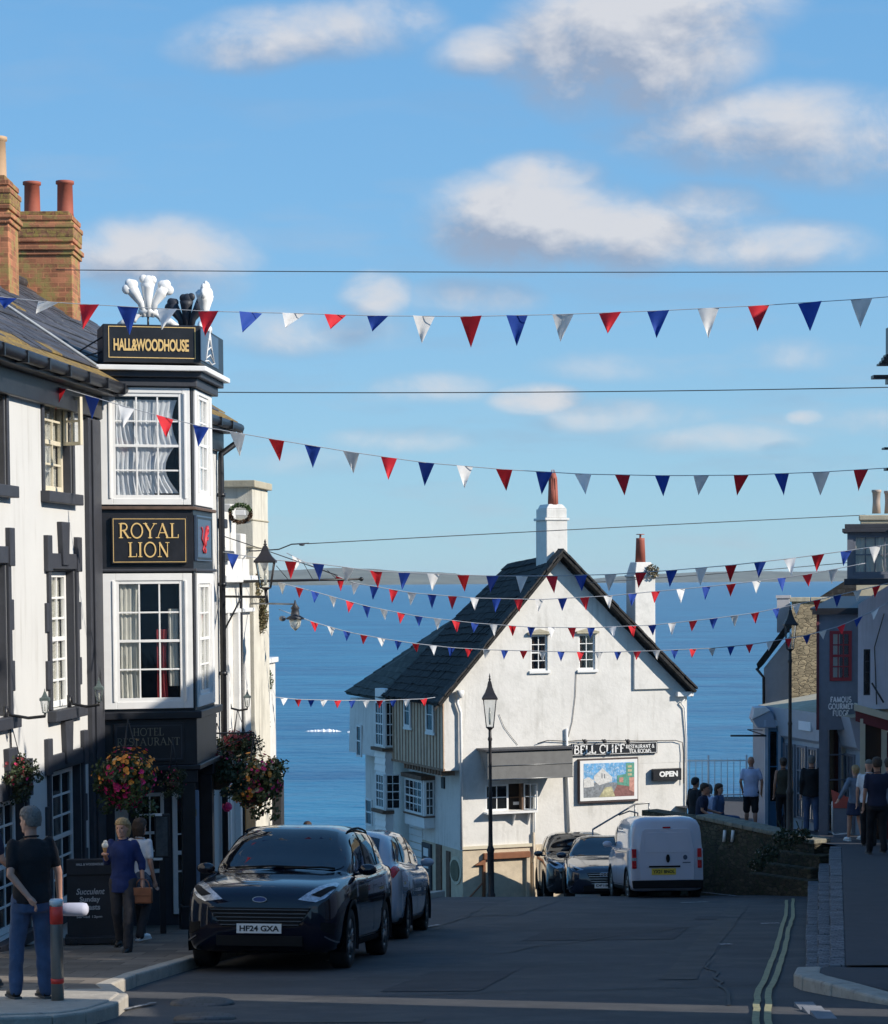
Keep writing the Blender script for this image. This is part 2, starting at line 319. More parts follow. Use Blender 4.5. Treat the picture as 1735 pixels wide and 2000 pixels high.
GL = {  # width, [(weight, pts)], serifs(x,y)
 'A': (.95, [('t', [(.1, 0), (.46, 1)]), ('T', [(.44, 1), (.82, 0)]), ('t', [(.24, .36), (.68, .36)])], [(.1, 0), (.84, 0)]),
 'B': (.78, [('T', [(.2, 0), (.2, 1)]), ('M', [(.2, .98), (.42, .98)]+arc(.42, .76, .2, .22, 90, -90)+[(.2, .54)]), ('M', [(.2, .53), (.44, .53)]+arc(.44, .28, .26, .26, 90, -90)+[(.2, .02)])], [(.2, 0), (.2, 1)]),
 'C': (.85, [('M', arc(.5, .5, .38, .5, 45, 315, 16)), ('t', [(.78, .98), (.78, .7)])], []),
 'D': (.9, [('T', [(.2, 0), (.2, 1)]), ('M', [(.2, .98), (.4, .98)]+arc(.4, .5, .4, .48, 90, -90, 12)+[(.2, .02)])], [(.2, 0), (.2, 1)]),
 'E': (.72, [('T', [(.2, 0), (.2, 1)]), ('t', [(.2, .97), (.62, .97), (.62, .8)]), ('t', [(.2, .52), (.5, .52)]), ('t', [(.2, .03), (.66, .03), (.66, .22)])], [(.2, 0), (.2, 1)]),
 'F': (.68, [('T', [(.2, 0), (.2, 1)]), ('t', [(.2, .97), (.62, .97), (.62, .8)]), ('t', [(.2, .52), (.5, .52)])], [(.2, 0), (.2, 1)]),
 'G': (.92, [('M', arc(.5, .5, .38, .5, 45, 330, 16)), ('T', [(.8, .05), (.8, .42)]), ('t', [(.62, .42), (.9, .42)])], []),
 'H': (.92, [('T', [(.2, 0), (.2, 1)]), ('T', [(.74, 0), (.74, 1)]), ('t', [(.2, .5), (.74, .5)])], [(.2, 0), (.2, 1), (.74, 0), (.74, 1)]),
 'I': (.42, [('T', [(.21, 0), (.21, 1)])], [(.21, 0), (.21, 1)]),
 'L': (.7, [('T', [(.2, 0), (.2, 1)]), ('t', [(.2, .03), (.64, .03), (.64, .24)])], [(.2, 0), (.2, 1)]),
 'M': (1.08, [('t', [(.16, 0), (.2, 1)]), ('T', [(.2, 1), (.54, .05)]), ('t', [(.54, .05), (.88, 1)]), ('T', [(.88, 1), (.9, 0)])], [(.16, 0), (.9, 0)]),
 'N': (.95, [('t', [(.2, 0), (.2, 1)]), ('T', [(.18, 1), (.76, 0)]), ('t', [(.76, 0), (.76, 1)])], [(.2, 0), (.76, 1)]),
 'O': (1.0, [('M', arc(.5, .5, .4, .49, 0, 360, 24))], []),
 'R': (.85, [('T', [(.2, 0), (.2, 1)]), ('M', [(.2, .98), (.42, .98)]+arc(.42, .75, .22, .23, 90, -90)+[(.2, .5)]), ('T', [(.4, .5), (.74, 0)])], [(.2, 0), (.2, 1), (.78, 0)]),
 'S': (.68, [('M', arc(.36, .75, .24, .24, 40, 250, 10)+arc(.36, .26, .26, .26, 80, -140, 12))], []),
 'T': (.8, [('T', [(.4, 0), (.4, 1)]), ('t', [(.06, .8), (.08, .97), (.72, .97), (.74, .8)])], [(.4, 0)]),
 'U': (.9, [('M', [(.2, 1), (.2, .35)]+arc(.46, .33, .26, .33, 180, 360, 10)+[(.72, 1)])], [(.2, 1), (.72, 1)]),
 'Y': (.9, [('T', [(.1, 1), (.45, .45), (.45, 0)]), ('t', [(.45, .45), (.8, 1)])], [(.45, 0), (.1, 1), (.8, 1)]),
 '&': (.9, [('M', [(.8, 0), (.3, .7)]+arc(.42, .8, .16, .18, 200, -30, 8)+[(.3, .48)]+arc(.36, .26, .26, .26, 130, 330, 10)+[(.75, .5)])], []),
 ' ': (.4, [], [])}
def serif(mb, body, f, a0, a1, z0, z1, b, wt=1.0, mi=0, ser=True):
    lines = body.split('\n'); nl = len(lines); lh = (z1-z0)/(nl+(nl-1)*.28)
    wid = [sum(GL[c][0] for c in ln) for ln in lines]; k = (a1-a0)/max(wid)
    for li, ln in enumerate(lines):
        zb = z1 - lh - li*lh*1.28; x = (a0+a1)/2 - wid[li]*k/2
        for c in ln:
            wd, st, se = GL[c]
            for (wg, pts) in st:
                hw = {'T': .075, 'M': .055, 't': .03 if wt < 1.2 else .05}[wg]*wt
                for i in range(len(pts)-1):
                    p, q = Vector(pts[i]), Vector(pts[i+1]); d = (q-p); 
                    if d.length < 1e-6: continue
                    d.normalize(); n_ = Vector((-d.y, d.x))*hw; ex = d*hw*.3 if wg == 'M' or len(pts) > 2 else Vector((0, 0))
                    quad = [p-n_-ex, q-n_+ex, q+n_+ex, p+n_-ex]
                    mb.prism([f.w(x+v.x*k, zb+v.y*lh, b-.005) for v in quad], f.n*(.005+random.uniform(0, .0012)), mi)
            if ser:
                for (sx_, sy_) in se:
                    yy = sy_ if sy_ == 0 else 1-.05
                    mb.prism([f.w(x+(sx_+dx)*k, zb+(yy+dy)*lh, b-.005) for dx, dy in ((-.15, 0), (.15, 0), (.15, .05), (-.15, .05))], f.n*(.005+random.uniform(0, .0012)), mi)
            x += wd*k
    return mb
def curtain(parent, f, a0, a1, z0, z1, b, mat_, n=26, amp=.022, gather=0):
    mb = MB(); vs = []; rows = 8; ph = random.random()*6
    for j in range(rows+1):
        t = j/rows
        for i in range(n+1):
            a = a0+(a1-a0)*i/n; g = gather*math.sin(math.pi*t)*(a1-a0)
            a = a+(a0-a)*gather*math.sin(t*3.0)*.7
            vs.append(f.w(a, z0+(z1-z0)*t, b+amp*math.sin(i*1.9+ph+.3*math.sin(j))*(1-.4*t)))
    mb.add(vs, [(j*(n+1)+i, j*(n+1)+i+1, (j+1)*(n+1)+i+1, (j+1)*(n+1)+i) for j in range(rows) for i in range(n)], 0, True)
    return mb.build('curtain', mat_, parent)
def window(parent, f, a0, a1, z0, z1, cols, rows, b=-.1, fm=None, fw=.05, bar=.014, sash=True, glass=None, curtains=None, sill=None, name='window', room=.5, sillmat=None, label=None):
    fm = fm or WPAINT; glass = glass or DGLASS
    mb = MB(); d = .05
    mb.box(f, a0, a0+fw, z0, z1, b-d, b); mb.box(f, a1-fw, a1, z0, z1, b-d, b)
    mb.box(f, a0+fw, a1-fw, z1-fw, z1, b-d, b-.002); mb.box(f, a0+fw, a1-fw, z0, z0+fw*1.1, b-d, b-.002)
    ia0, ia1, iz0, iz1 = a0+fw, a1-fw, z0+fw*1.1, z1-fw; zm = (iz0+iz1)/2
    if sash: mb.box(f, ia0, ia1, zm-fw*.4, zm+fw*.4, b-d+.01, b-.006)
    for i in range(1, cols):
        a = ia0+(ia1-ia0)*i/cols; mb.box(f, a-bar, a+bar, iz0, iz1, b-.035, b-.01)
    for j in range(1, rows):
        z = iz0+(iz1-iz0)*j/rows
        if sash and abs(z-zm) < .02: continue
        mb.box(f, ia0, ia1, z-bar, z+bar, b-.034, b-.0115)
    o = mb.build(name, fm, parent, bevel=.003)
    if label: o['label'] = label
    mb = MB(); mb.box(f, ia0-.01, ia1+.01, iz0-.01, iz1+.01, b-.03, b-.024); mb.build('pane', glass, o)
    if curtains is not None:
        for c in curtains:
            q0, q1, cm = c[:3]; gz = c[3] if len(c) > 3 else 0; zz0, zz1 = (c[4], c[5]) if len(c) > 5 else (0, 1)
            curtain(o, f, ia0+(ia1-ia0)*q0, ia0+(ia1-ia0)*q1, iz0+(iz1-iz0)*zz0, iz0+(iz1-iz0)*zz1, b-.075, cm, n=max(8, int(26*abs(q1-q0)+6)), gather=gz)
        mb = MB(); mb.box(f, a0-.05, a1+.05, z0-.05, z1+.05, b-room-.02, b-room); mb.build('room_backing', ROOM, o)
    if sill:
        mb = MB(); mb.box(f, a0-.06, a1+.06, z0-.07, z0-.001, b-.05, sill); mb.build('sill', sillmat or fm, o, bevel=.006)
    return o
def gz(d): return -1.6-.104*d          # road level at distance d
# ================================================================== SETTING
def sheet(name, m, x0, x1, y0, y1, nx, ny, zf, top=True):
    mb = MB(); vs = []
    for j in range(ny+1):
        for i in range(nx+1):
            x = x0+(x1-x0)*i/nx; y = y0+(y1-y0)*j/ny; vs.append(Vector((x, y, zf(x, y))))
    mb.add(vs, [(j*(nx+1)+i, j*(nx+1)+i+1, (j+1)*(nx+1)+i+1, (j+1)*(nx+1)+i) for j in range(ny) for i in range(nx)], 0, True)
    return struct(mb.build(name, m))
def kerbX(d): return 3.52+.160*(d-22.4)                # foot of the right-hand raised footway
def crestz(y):
    for (a, va, b_, vb) in ((47.2, 0, 51, -.28), (51, -.28, 57, -.40), (57, -.40, 68, -.6)):
        if a <= y <= b_: return va+(vb-va)*(y-a)/(b_-a)
    return 0
def roadz(x, y): return gz(y)+crestz(y)+.02*noise.noise(Vector((x*.25, y*.12, 0)))
road = sheet('road', ASPH, -30, 30, -28, 67, 60, 130, roadz)
# sea
SEAZ = -21.0
sea_m = bpy.data.materials.new('sea water'); sea_m.use_nodes = True
_n = sea_m.node_tree.nodes; _l = sea_m.node_tree.links; _b = _n['Principled BSDF']
_b.inputs['Base Color'].default_value = (.012, .1, .2, 1); _b.inputs['Roughness'].default_value = .3; _b.inputs['IOR'].default_value = 1.33; _b.inputs['Specular IOR Level'].default_value = .28
_tc = _n.new('ShaderNodeTexCoord'); _bp = None; _prev = None
for sc_, st_, (sx_, sy_) in ((.9, .5, (1, 1.3)), (.16, 1.0, (.8, 1.2)), (.03, .9, (.7, 1.3))):
    mp = _n.new('ShaderNodeMapping'); mp.inputs['Scale'].default_value = (sx_, sy_, 1); _l.new(_tc.outputs['Object'], mp.inputs[0])
    nz = _n.new('ShaderNodeTexNoise'); nz.inputs['Scale'].default_value = sc_; nz.inputs['Detail'].default_value = 6; nz.inputs['Roughness'].default_value = .65; _l.new(mp.outputs[0], nz.inputs['Vector'])
    bp = _n.new('ShaderNodeBump'); bp.inputs['Strength'].default_value = st_; bp.inputs['Distance'].default_value = .35/sc_*.25; _l.new(nz.outputs[0], bp.inputs['Height'])
    if _prev: _l.new(_prev, bp.inputs['Normal'])
    _prev = bp.outputs[0]
_l.new(_prev, _b.inputs['Normal'])
mp = _n.new('ShaderNodeMapping'); mp.inputs['Scale'].default_value = (.45, 1, 1); _l.new(_tc.outputs['Object'], mp.inputs[0])
nz = _n.new('ShaderNodeTexNoise'); nz.inputs['Scale'].default_value = .035; nz.inputs['Detail'].default_value = 9; nz.inputs['Roughness'].default_value = .75; _l.new(mp.outputs[0], nz.inputs['Vector'])
rm = _n.new('ShaderNodeValToRGB'); rm.color_ramp.elements[0].position = .35; rm.color_ramp.elements[1].position = .68
rm.color_ramp.elements[0].color = (.005, .078, .19, 1); rm.color_ramp.elements[1].color = (.03, .21, .35, 1); _l.new(nz.outputs[0], rm.inputs[0]); _l.new(rm.outputs[0], _b.inputs['Base Color'])
mb = MB(); mb.add([(-18000, 60, SEAZ), (18000, 60, SEAZ), (18000, 24000, SEAZ), (-18000, 24000, SEAZ)], [(0, 1, 2, 3)])
sea = struct(mb.build('sea', sea_m))
mb = MB(); mb.wbox(-30, 30, 66.9, 68, SEAZ-1, -9.2); struct(mb.build('sea_wall', STONE))
# breaking wavelets near the shore: long low ridges of water
FOAM = mat('sea foam', (.75, .78, .8), .8, .1, 1)
mb = MB()
for px0, px1, py in ((596, 668, 1429), (676, 706, 1431)):
    n = 26; vs = []
    for i in range(n+1):
        p = P(px0+(px1-px0)*i/n, py, 300); p = p*(SEAZ/p.z)
        wd = .9*max(0, math.sin(math.pi*i/n))**.6*(.6+.5*random.random())
        vs += [p+Vector((0, -wd, .02)), p+Vector((0, 0, .45*wd)), p+Vector((0, wd, .02))]
    mb.add(vs, [(3*i+k, 3*i+k+1, 3*i+4+k, 3*i+3+k) for i in range(n) for k in (0, 1)])
tag(mb.build('wave_foam', FOAM), 'thin white line of breaking wave foam on the blue sea left of the gabled restaurant', 'foam', kind='stuff')
# far hills across the bay
HILL = mat('far hillside', (.14, .15, .12), 1, .3, .004)
def hills(name, prof, D, depth):
    mb = MB(); vs = []; n = len(prof); sub = 10; pts = []
    for i in range(n-1):
        for k in range(sub):
            t = k/sub; t = t*t*(3-2*t); x = prof[i][0]+(prof[i+1][0]-prof[i][0])*k/sub; y = prof[i][1]+(prof[i+1][1]-prof[i][1])*t
            pts.append((x, y+noise.noise(Vector((x*.05, 1, 0)))*1.2))
    pts.append(prof[-1])
    for (x, y) in pts:
        X = (x-867)/F*D; hz = max(.5, (HOR-y)/F*D)+21
        for k, (dd, hh) in enumerate(((0, 0), (.25, .45), (.6, .85), (1, 1), (1.6, .6), (2.2, 0))):
            vs.append((X*(1+dd*depth/D), D+dd*depth, SEAZ-2+(hz+2)*hh*(1+.04*dd)))
    m_ = 6; mb.add(vs, [(i*m_+k, (i+1)*m_+k, (i+1)*m_+k+1, i*m_+k+1) for i in range(len(pts)-1) for k in range(m_-1)], 0, True)
    return struct(mb.build(name, HILL))
hills('hills', [(-900, 1128), (-300, 1118), (100, 1112), (400, 1113), (560, 1111), (660, 1107), (720, 1109), (790, 1115), (850, 1117), (930, 1124), (1010, 1131), (1060, 1134)], 15000, 1200)
hills('hills', [(1130, 1134), (1230, 1127), (1300, 1123), (1380, 1120), (1480, 1119), (1560, 1121), (1640, 1119), (1800, 1122), (2100, 1116), (2600, 1120)], 17000, 1200)

# left pavement and its kerb
def flat(name, m, pts, zoff, depth=.3):
    mb = MB(); top = [Vector((x, y, gz(y)+zoff)) for x, y in pts]; mb.prism(top, (0, 0, -depth)); return mb.build(name, m)
kl = [(-3.4, 17.3), (-3.0, 17.45), (-2.80, 17.8), (-2.68, 18.6), (-2.72, 19.6), (-2.85, 20.1), (-3.05, 20.9), (-3.0, 22.2), (-2.86, 23.6), (-2.72, 25), (-2.2, 29), (-1.75, 33), (-1.2, 38), (-.75, 42), (-.35, 46), (.0, 48)]
def offs(pl, d):
    out = []
    for i, (x, y) in enumerate(pl):
        a = Vector(pl[max(0, i-1)]); b = Vector(pl[min(len(pl)-1, i+1)]); t = (b-a).normalized(); out.append((x-t.y*d, y+t.x*d))
    return out
ki = offs(kl, .16); kl2 = [(-9, 16.2)]+kl
struct(flat('pavement', PAVE, [(-9, 16.4)]+ki+[(-8, 48)], .118))
mb = MB(); a_ = [(-9, 16.15), (-6, 16.6)]+kl; b_ = [(-9, 16.4), (-6, 16.78)]+ki
for i in range(len(a_)-1):
    n = max(1, int((Vector(a_[i+1])-Vector(a_[i])).length/.9)); 
    for k in range(n):
        q = []
        for (pl, t) in ((a_, k/n), (a_, (k+1)/n), (b_, (k+1)/n), (b_, k/n)):
            x = pl[i][0]+(pl[i+1][0]-pl[i][0])*t; y = pl[i][1]+(pl[i+1][1]-pl[i][1])*t; q.append(Vector((x, y, gz(y)+.122)))
        c = sum(q, Vector())/4; q = [c+(v-c)*Vector((.985, .985, 1)) for v in q]; 
        mb.prism(q, (0, 0, -.3))
struct(mb.build('kerb', KERB, bevel=.02))
# the bright corner slab of the kerb where the man stands
mb = MB(); s_ = [(-3.35, 17.5), (-2.97, 17.62), (-2.83, 18.0), (-2.76, 18.7), (-2.8, 19.6), (-2.95, 20.1), (-3.5, 20.0), (-4.6, 19.6), (-4.6, 17.3)]
mb.prism([Vector((x, y, gz(y)+.135)) for x, y in s_], (0, 0, -.2)); struct(mb.build('pavement', KERB, bevel=.02))
# right raised footway: climbs above the road beyond the crossing
def pz(d): return gz(22)+.13 - .066*(d-22)
def topX(d): return 3.92+.171*(d-22.4)
mb = MB(); ds = [22.4, 26, 30, 34, 38, 42, 45.5]; vs = []
for d in ds: vs += [(topX(d), d, pz(d)), (topX(d)+9, d, pz(d)+.02)]
mb.add(vs, [(2*i, 2*i+1, 2*i+3, 2*i+2) for i in range(len(ds)-1)])
def tz(d): return max(pz(d), -6.05)
rows_ = [(45.5, topX(45.5)), (46.9, 7.75), (47.6, 7.3), (48.5, 6.6), (49.7, 5.7), (52, 5.6), (54, 5.9), (56, 6.2), (60, 6.8), (64, 5.0)]; vs = []
for d, x in rows_: vs += [(x, d, tz(d)), (20, d, tz(d))]
mb.add(vs, [(2*i, 2*i+1, 2*i+3, 2*i+2) for i in range(len(rows_)-1)])
k_ = [(5.7, 49.7), (5.6, 52), (5.9, 54), (6.2, 56), (6.8, 60)]
mb.add([(x, y, z_) for x, y in k_ for z_ in (tz(y), -9)], [(2*i, 2*i+1, 2*i+3, 2*i+2) for i in range(len(k_)-1)])
struct(mb.build('pavement', PAVE2))
mb = MB(); n = 30
for i in range(n):                                       # three shallow courses of gutter / retaining stones
    d0 = 22.5+23.0*i/n; d1 = 22.5+23.0*(i+1)/n-.03
    for k in range(3):
        h0 = gz(d0)+(pz(d0)-gz(d0))*(k+1)/3; h1 = gz(d1)+(pz(d1)-gz(d1))*(k+1)/3; j = random.uniform(-.012, .012)
        x0 = kerbX(d0)+(topX(d0)-kerbX(d0)-.03)*k/3+j; x1 = kerbX(d1)+(topX(d1)-kerbX(d1)-.03)*k/3+j
        q = [Vector((x0, d0, h0)), Vector((x1, d1, h1)), Vector((topX(d1)-.002, d1, h1)), Vector((topX(d0)-.002, d0, h0))]
        if k < 2 or True: mb.prism([v+Vector((0, 0, j*.5)) for v in q], (0, 0, -(h0-gz(d0))/1-.1 if k == 0 else -(pz(d0)-gz(d0))/3-.02))
struct(mb.build('stone_kerb', GUT, bevel=.012))
mb = MB()                                                # end kerb at the crossing
kr = [(3.42, 22.3), (3.27, 21.5), (3.27, 21.0), (3.42, 20.3), (3.75, 19.2), (4.3, 17.6), (4.9, 15.9)]; kr2 = [(x+.26, y+.06) for x, y in kr]; kz_ = [.14, .14, .14, .12, .05, .03, .03]
for i in range(len(kr)-1):
    q = [Vector((x, y, gz(y)+h_)) for (x, y), h_ in ((kr[i], kz_[i]), (kr[i+1], kz_[i+1]), (kr2[i+1], kz_[i+1]), (kr2[i], kz_[i]))]; c = sum(q, Vector())/4; mb.prism([c+(v-c)*.99 for v in q], (0, 0, -.3))
struct(mb.build('kerb', KERB, bevel=.025))
mb = MB(); q = [Vector((x, y, gz(y)+(.128 if y > 20.9 else .115 if y > 20 else .03))) for x, y in (kr2[0], kr2[1], kr2[2], kr2[3], kr2[4], kr2[5], kr2[6], (12, 15), (12, 23.0), (3.95, 22.9))]; mb.prism(q, (0, 0, -.2)); struct(mb.build('pavement', PAVE2))
# road markings
def strip(pts, w_, z=.008):
    mb = MB(); vs = []
    for i, (x, y) in enumerate(pts):
        a = Vector(pts[max(0, i-1)]); b = Vector(pts[min(len(pts)-1, i+1)]); t = (b-a).normalized(); jj = random.uniform(-.007, .007)
        for s_ in (-1, 1): vs.append((x-t.y*s_*w_/2+jj, y+t.x*s_*w_/2, max(gz(y), roadz(x, y))+z+.012))
    mb.add(vs, [(2*i, 2*i+1, 2*i+3, 2*i+2) for i in range(len(pts)-1)]); return mb
def gp(px, py, h=0):
    r = ray(px, py); t = (1.6-h)/(-r.z-.104*r.y); p = r*t; return (p.x, p.y)
yl1 = [(1477, 2010), (1478, 1975), (1480, 1945), (1500, 1900), (1518, 1850), (1526, 1815), (1536, 1790), (1536, 1760)]
yl2 = [(1500, 2010), (1501, 1975), (1500, 1945), (1520, 1900), (1534, 1850), (1541, 1815), (1549, 1790), (1549, 1757)]
def dens(pl, n=6):
    o = []
    for i in range(len(pl)-1):
        for k in range(n): o.append((pl[i][0]+(pl[i+1][0]-pl[i][0])*k/n, pl[i][1]+(pl[i+1][1]-pl[i][1])*k/n))
    return o+[pl[-1]]
for yl in (yl1, yl2): struct(strip(dens([gp(*p) for p in yl]), .058).build('road_marking', YEL))
for a, b, ww in (((1372, 1744), (1440, 1752), .09), ((1385, 1739), (1452, 1744), .07), ((820, 1815), (858, 1808), .08), ((640, 1880), (690, 1876), .07), ((120, 2005), (300, 1962), .05), ((1330, 1765), (1382, 1763), .06), ((1405, 1848), (1430, 1847), .08), ((1484, 1806), (1522, 1805), .07)):
    struct(strip(dens([gp(*a), gp(*b)], 8), ww).build('road_marking', WLINE))
mb = MB(); IRON = mat('cast iron cover', (.05, .05, .055), .6, .2, 10, metal=.2, bump=.3, pattern='setts')
for (px, py) in ((1578, 1975),):
    x, y = gp(px, py); 
    for k in range(3): mb.wbox(x-.04, x+.12, y-.75+k*.42, y-.36+k*.42, gz(y-.55+k*.42)-.02, gz(y-.55+k*.42)+.02)
struct(mb.build('drain_cover', mat('grey drain slab', (.2, .21, .23), .85, .15, 6, bump=.4)))
mb = MB(); x, y = gp(395, 1962); mb.lathe((x, y, gz(y)-.02), [(.28, 0), (.28, .04), (.2, .045)], 20); x2, y2 = gp(400, 1992); mb.lathe((x2, y2, gz(y2)-.02), [(.25, 0), (.25, .04)], 20)
struct(mb.build('manhole_cover', IRON))
RP = mat('patched asphalt', (.046, .047, .052), .9, .25, 2, bump=.5, bscale=100); RP2 = mat('pale asphalt', (.075, .074, .072), .9, .25, 2, bump=.5, bscale=100)  # second one is a lighter asphalt tone for some patches
for k, (x0, y0, x1, y1, m_) in enumerate(((-.6, 21.2, .3, 24, RP), (1.0, 30, 3.0, 33.5, RP), (.2, 38, 1.2, 45, RP2), (2.1, 22.5, 2.45, 42, RP2), (-2.2, 18.0, -.2, 18.35, RP2), (3.9, 36, 4.6, 37.2, RP))):
    mb = MB(); n = 14; vs = []
    for i in range(n+1):
        y = y0+(y1-y0)*i/n; sh_ = .16*(y-y0)
        for x in (x0, x1): xx = x+sh_+.05*noise.noise(Vector((x*3, y*2.3, 5))); vs.append((xx, y, roadz(xx, y)+.005))
    mb.add(vs, [(2*i, 2*i+1, 2*i+3, 2*i+2) for i in range(n)]); struct(mb.build('road_patch', m_))
CRK = mat('tar crack line', (.018, .018, .02), .7)
for (x0, y0, dx, dy) in ((-1.2, 20.5, 4.5, 1.2), (.5, 27, 3.2, 7), (-.2, 33, 1.0, 9), (2.4, 19.4, .5, 6)):
    pts = []; n = 26
    for i in range(n+1):
        t = i/n; pts.append((x0+dx*t+.12*noise.noise(Vector((t*7, x0, 0))), y0+dy*t+.25*noise.noise(Vector((t*6, y0, 3)))))
    struct(strip(pts, .03, -.002).build('road_crack', CRK))
# ================================================================== ROYAL LION INN (left)
FL = Fr((-5.14, 26.7, 0), (.11, 1))
A_END = (39.0-26.7)/FL.u.y
inn = thing('inn_building', (-5.0, 28, gz(28)), 'white rendered corner inn with black trim, slate roof and projecting two storey bay at left', 'inn')
rects = {}
W_ = {}
def rr(x0, y0, x1, y1, b=0): return FL.rect(x0, y0, x1, y1, b)
openings = {'B': rr(84, 762, 139, 962), 'A': rr(-40, 735, 10, 945), 'D': rr(97, 1112, 147, 1383), 'C': rr(-50, 1100, 14, 1405),
            'E': rr(98, 1498, 160, 1772), 'G': rr(-12, 1560, 50, 1830)}
wall = MB(); wall.box(FL, -9.5, A_END, -7.2, 2.55, -6.0, 0); wall = wall.build('wall', WHITE2, inn)
cut(wall, FL, list(openings.values()), -.7, .6)
def surround(parent, f, r, ears=True, proud=.03, m=DARKP, jw=.16):
    a0, a1, z0, z1 = r; mb = MB(); H = z1-z0
    mb.box(f, a0-jw, a0-.001, z0, z1, -.01, proud); mb.box(f, a1+.001, a1+jw, z0, z1, -.01, proud)
    mb.box(f, a0-jw, a1+jw, z1+.001, z1+.2, -.01, proud)
    mb.box(f, a0-.001, a0+.03, z0, z1, -.5, -.001); mb.box(f, a1-.03, a1+.001, z0, z1, -.5, -.001); mb.box(f, a0+.03, a1-.03, z1-.02, z1+.001, -.5, -.002)
    if ears:
        mb.box(f, a0-jw-.10, a0-jw+.10, z1-.03, z1+.42, -.01, proud+.02); mb.box(f, a1+jw-.10, a1+jw+.10, z1-.03, z1+.42, -.01, proud+.02)
        am = (a0+a1)/2; mb.prism([f.w(am-.13, z1+.05, 0), f.w(am+.13, z1+.05, 0), f.w(am+.19, z1+.6, 0), f.w(am-.19, z1+.6, 0)], f.n*(proud+.03))
        k = 0; z = z1-.42
        while z-.38 > z0:
            for s_ in (-1, 1):
                aa = a0-jw if s_ < 0 else a1+jw
                mb.box(f, min(aa, aa+s_*.1), max(aa, aa+s_*.1), z-.36, z, -.01, proud-.004)
            z -= .72
    mb.box(f, a0-jw-.05, a1+jw+.05, z0-.14, z0-.002, -.3, .12)
    return mb.build('window_surround', m, parent, bevel=.01)
TRG = GLASS
for k, r in openings.items():
    low = k in 'EG'
    surround(inn, FL, r, ears=(k in 'CDEG'), proud=.04 if k in 'CDEG' else .03, jw=.09 if k in 'AB' else .10)
    a0, a1, z0, z1 = r
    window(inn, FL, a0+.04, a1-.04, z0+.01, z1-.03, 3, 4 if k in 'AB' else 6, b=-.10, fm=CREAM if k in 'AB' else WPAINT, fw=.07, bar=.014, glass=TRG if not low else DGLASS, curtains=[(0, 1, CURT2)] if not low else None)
# open casement leaf of the upper window
a0, a1, z0, z1 = openings['B']
mb = MB(); fz = Fr(FL.w(a1-.12, 0, -.28), (FL.n.x, FL.n.y, 0)); 
o = window(inn, Fr(FL.w(a1-.06, 0, -.09), FL.n+FL.u*-.5), 0, .3, (z0+z1)/2-.02, z1-.05, 2, 2, b=0, fm=CREAM, fw=.04, sash=False, glass=GLASS, name='open_casement')
# dark corner strip, fascia, eaves
px165 = FL.hit(167, 1100)[0]; AS = (31.1-26.7)/FL.u.y
mb = MB(); mb.box(FL, px165, AS, -7.0, 2.18, -.05, .07); mb.box(FL, px165+.12, AS-.1, -7.0, 2.16, .07, .10); mb.build('corner_pilaster', DARKP, inn, bevel=.01)
mb = MB(); mb.box(FL, -9.5, A_END+.05, 2.2, 2.5, .001, .1); mb.box(FL, -9.5, A_END+.1, 2.5, 2.58, .001, .3); mb.build('eaves_fascia', BLACK, inn, bevel=.01)
mb = MB()
for seg in ((-9.5, A_END+.15),): mb.tube([FL.w(seg[0], 2.62, .36), FL.w(seg[1], 2.6, .36)], .075, 10)
k = -9.2
while k < 12.3: mb.box(FL, k, k+.04, 2.52, 2.66, .25, .45); k += .9
mb.build('gutter', BLACK, inn)
RZ, RB = 4.66, -2.5; EZ, EB = 2.66, .33
def roofp(a, t, lift=0): return FL.w(a, EZ+(RZ-EZ)*t+lift, EB+(RB-EB)*t)
mb = MB(); nrow = 13; nseg = 46; A0 = -9.5; A1 = A_END+.12
for j in range(nrow):                                    # overlapping slate courses
    t0, t1 = j/nrow, min(1, (j+1.12)/nrow); mi = 1 if j < 1 else 0
    for i in range(nseg):
        aa, ab = A0+(A1-A0)*i/nseg, A0+(A1-A0)*(i+1)/nseg; z_ = .03*noise.noise(Vector((aa*.5, j*.4, 2)))
        m_i = 1 if (j == 0 or (j == 1 and random.random() < .5) or random.random() < .03) else 0
        q = [roofp(aa, t0, .045+z_), roofp(ab, t0, .045+z_), roofp(ab, t1, .02+z_), roofp(aa, t1, .02+z_)]; mb.prism(q, (0, 0, -.022), m_i)
mb.prism([FL.w(A0, EZ-.02, EB), FL.w(A0, RZ-.02, RB), FL.w(A0, EZ-.02, -5.4), ], FL.u*(A1-A0), 0)
mb.tube([roofp(A0, 1, .06), roofp(A1, 1, .06)], .09, 8)
roof = mb.build('roof', [SLATE, LICHEN], inn)
def brickstack(parent, f, a0, a1, z0, z1, b0, b1, m, pots, ph=.7, pm=TERRA, cap=True, capm=None, potr=.13, lead=True):
    mb = MB(); mb.box(f, a0, a1, z0, z1, b0, b1)
    if cap:
        for k, (dz, e) in enumerate(((-.62, .03), (-.55, .06), (-.42, .03), (-.2, .05), (-.08, .02))):
            mb.box(f, a0-e, a1+e, z1+dz, z1+dz+.075, b0-e, b1+e, 0)
        mb.box(f, a0-.035, a1+.035, z1-.35, z1-.121, b0-.035, b1+.035, 1)
    mb.box(f, a0+.05, a1-.05, z1, z1+.07, b0+.05, b1-.05, 1)
    o = mb.build('chimney', [m, capm or m], parent, bevel=.012)
    for (a, b, h) in pots:
        mb = MB(); c = f.w(a, z1+.03, b); mb.lathe(c, [(potr*1.05, 0), (potr, .06), (potr*.93, h*.9), (potr*1.12, h*.92), (potr*1.12, h), (potr*.85, h), (potr*.8, h*.7)], 14); mb.build('chimney_pot', pm, o)
    return o
FX = Fr((0, 0, 0), (1, 0))
def bx_px(x0, x1, d): return P(x0, 500, d).x, P(x1, 500, d).x
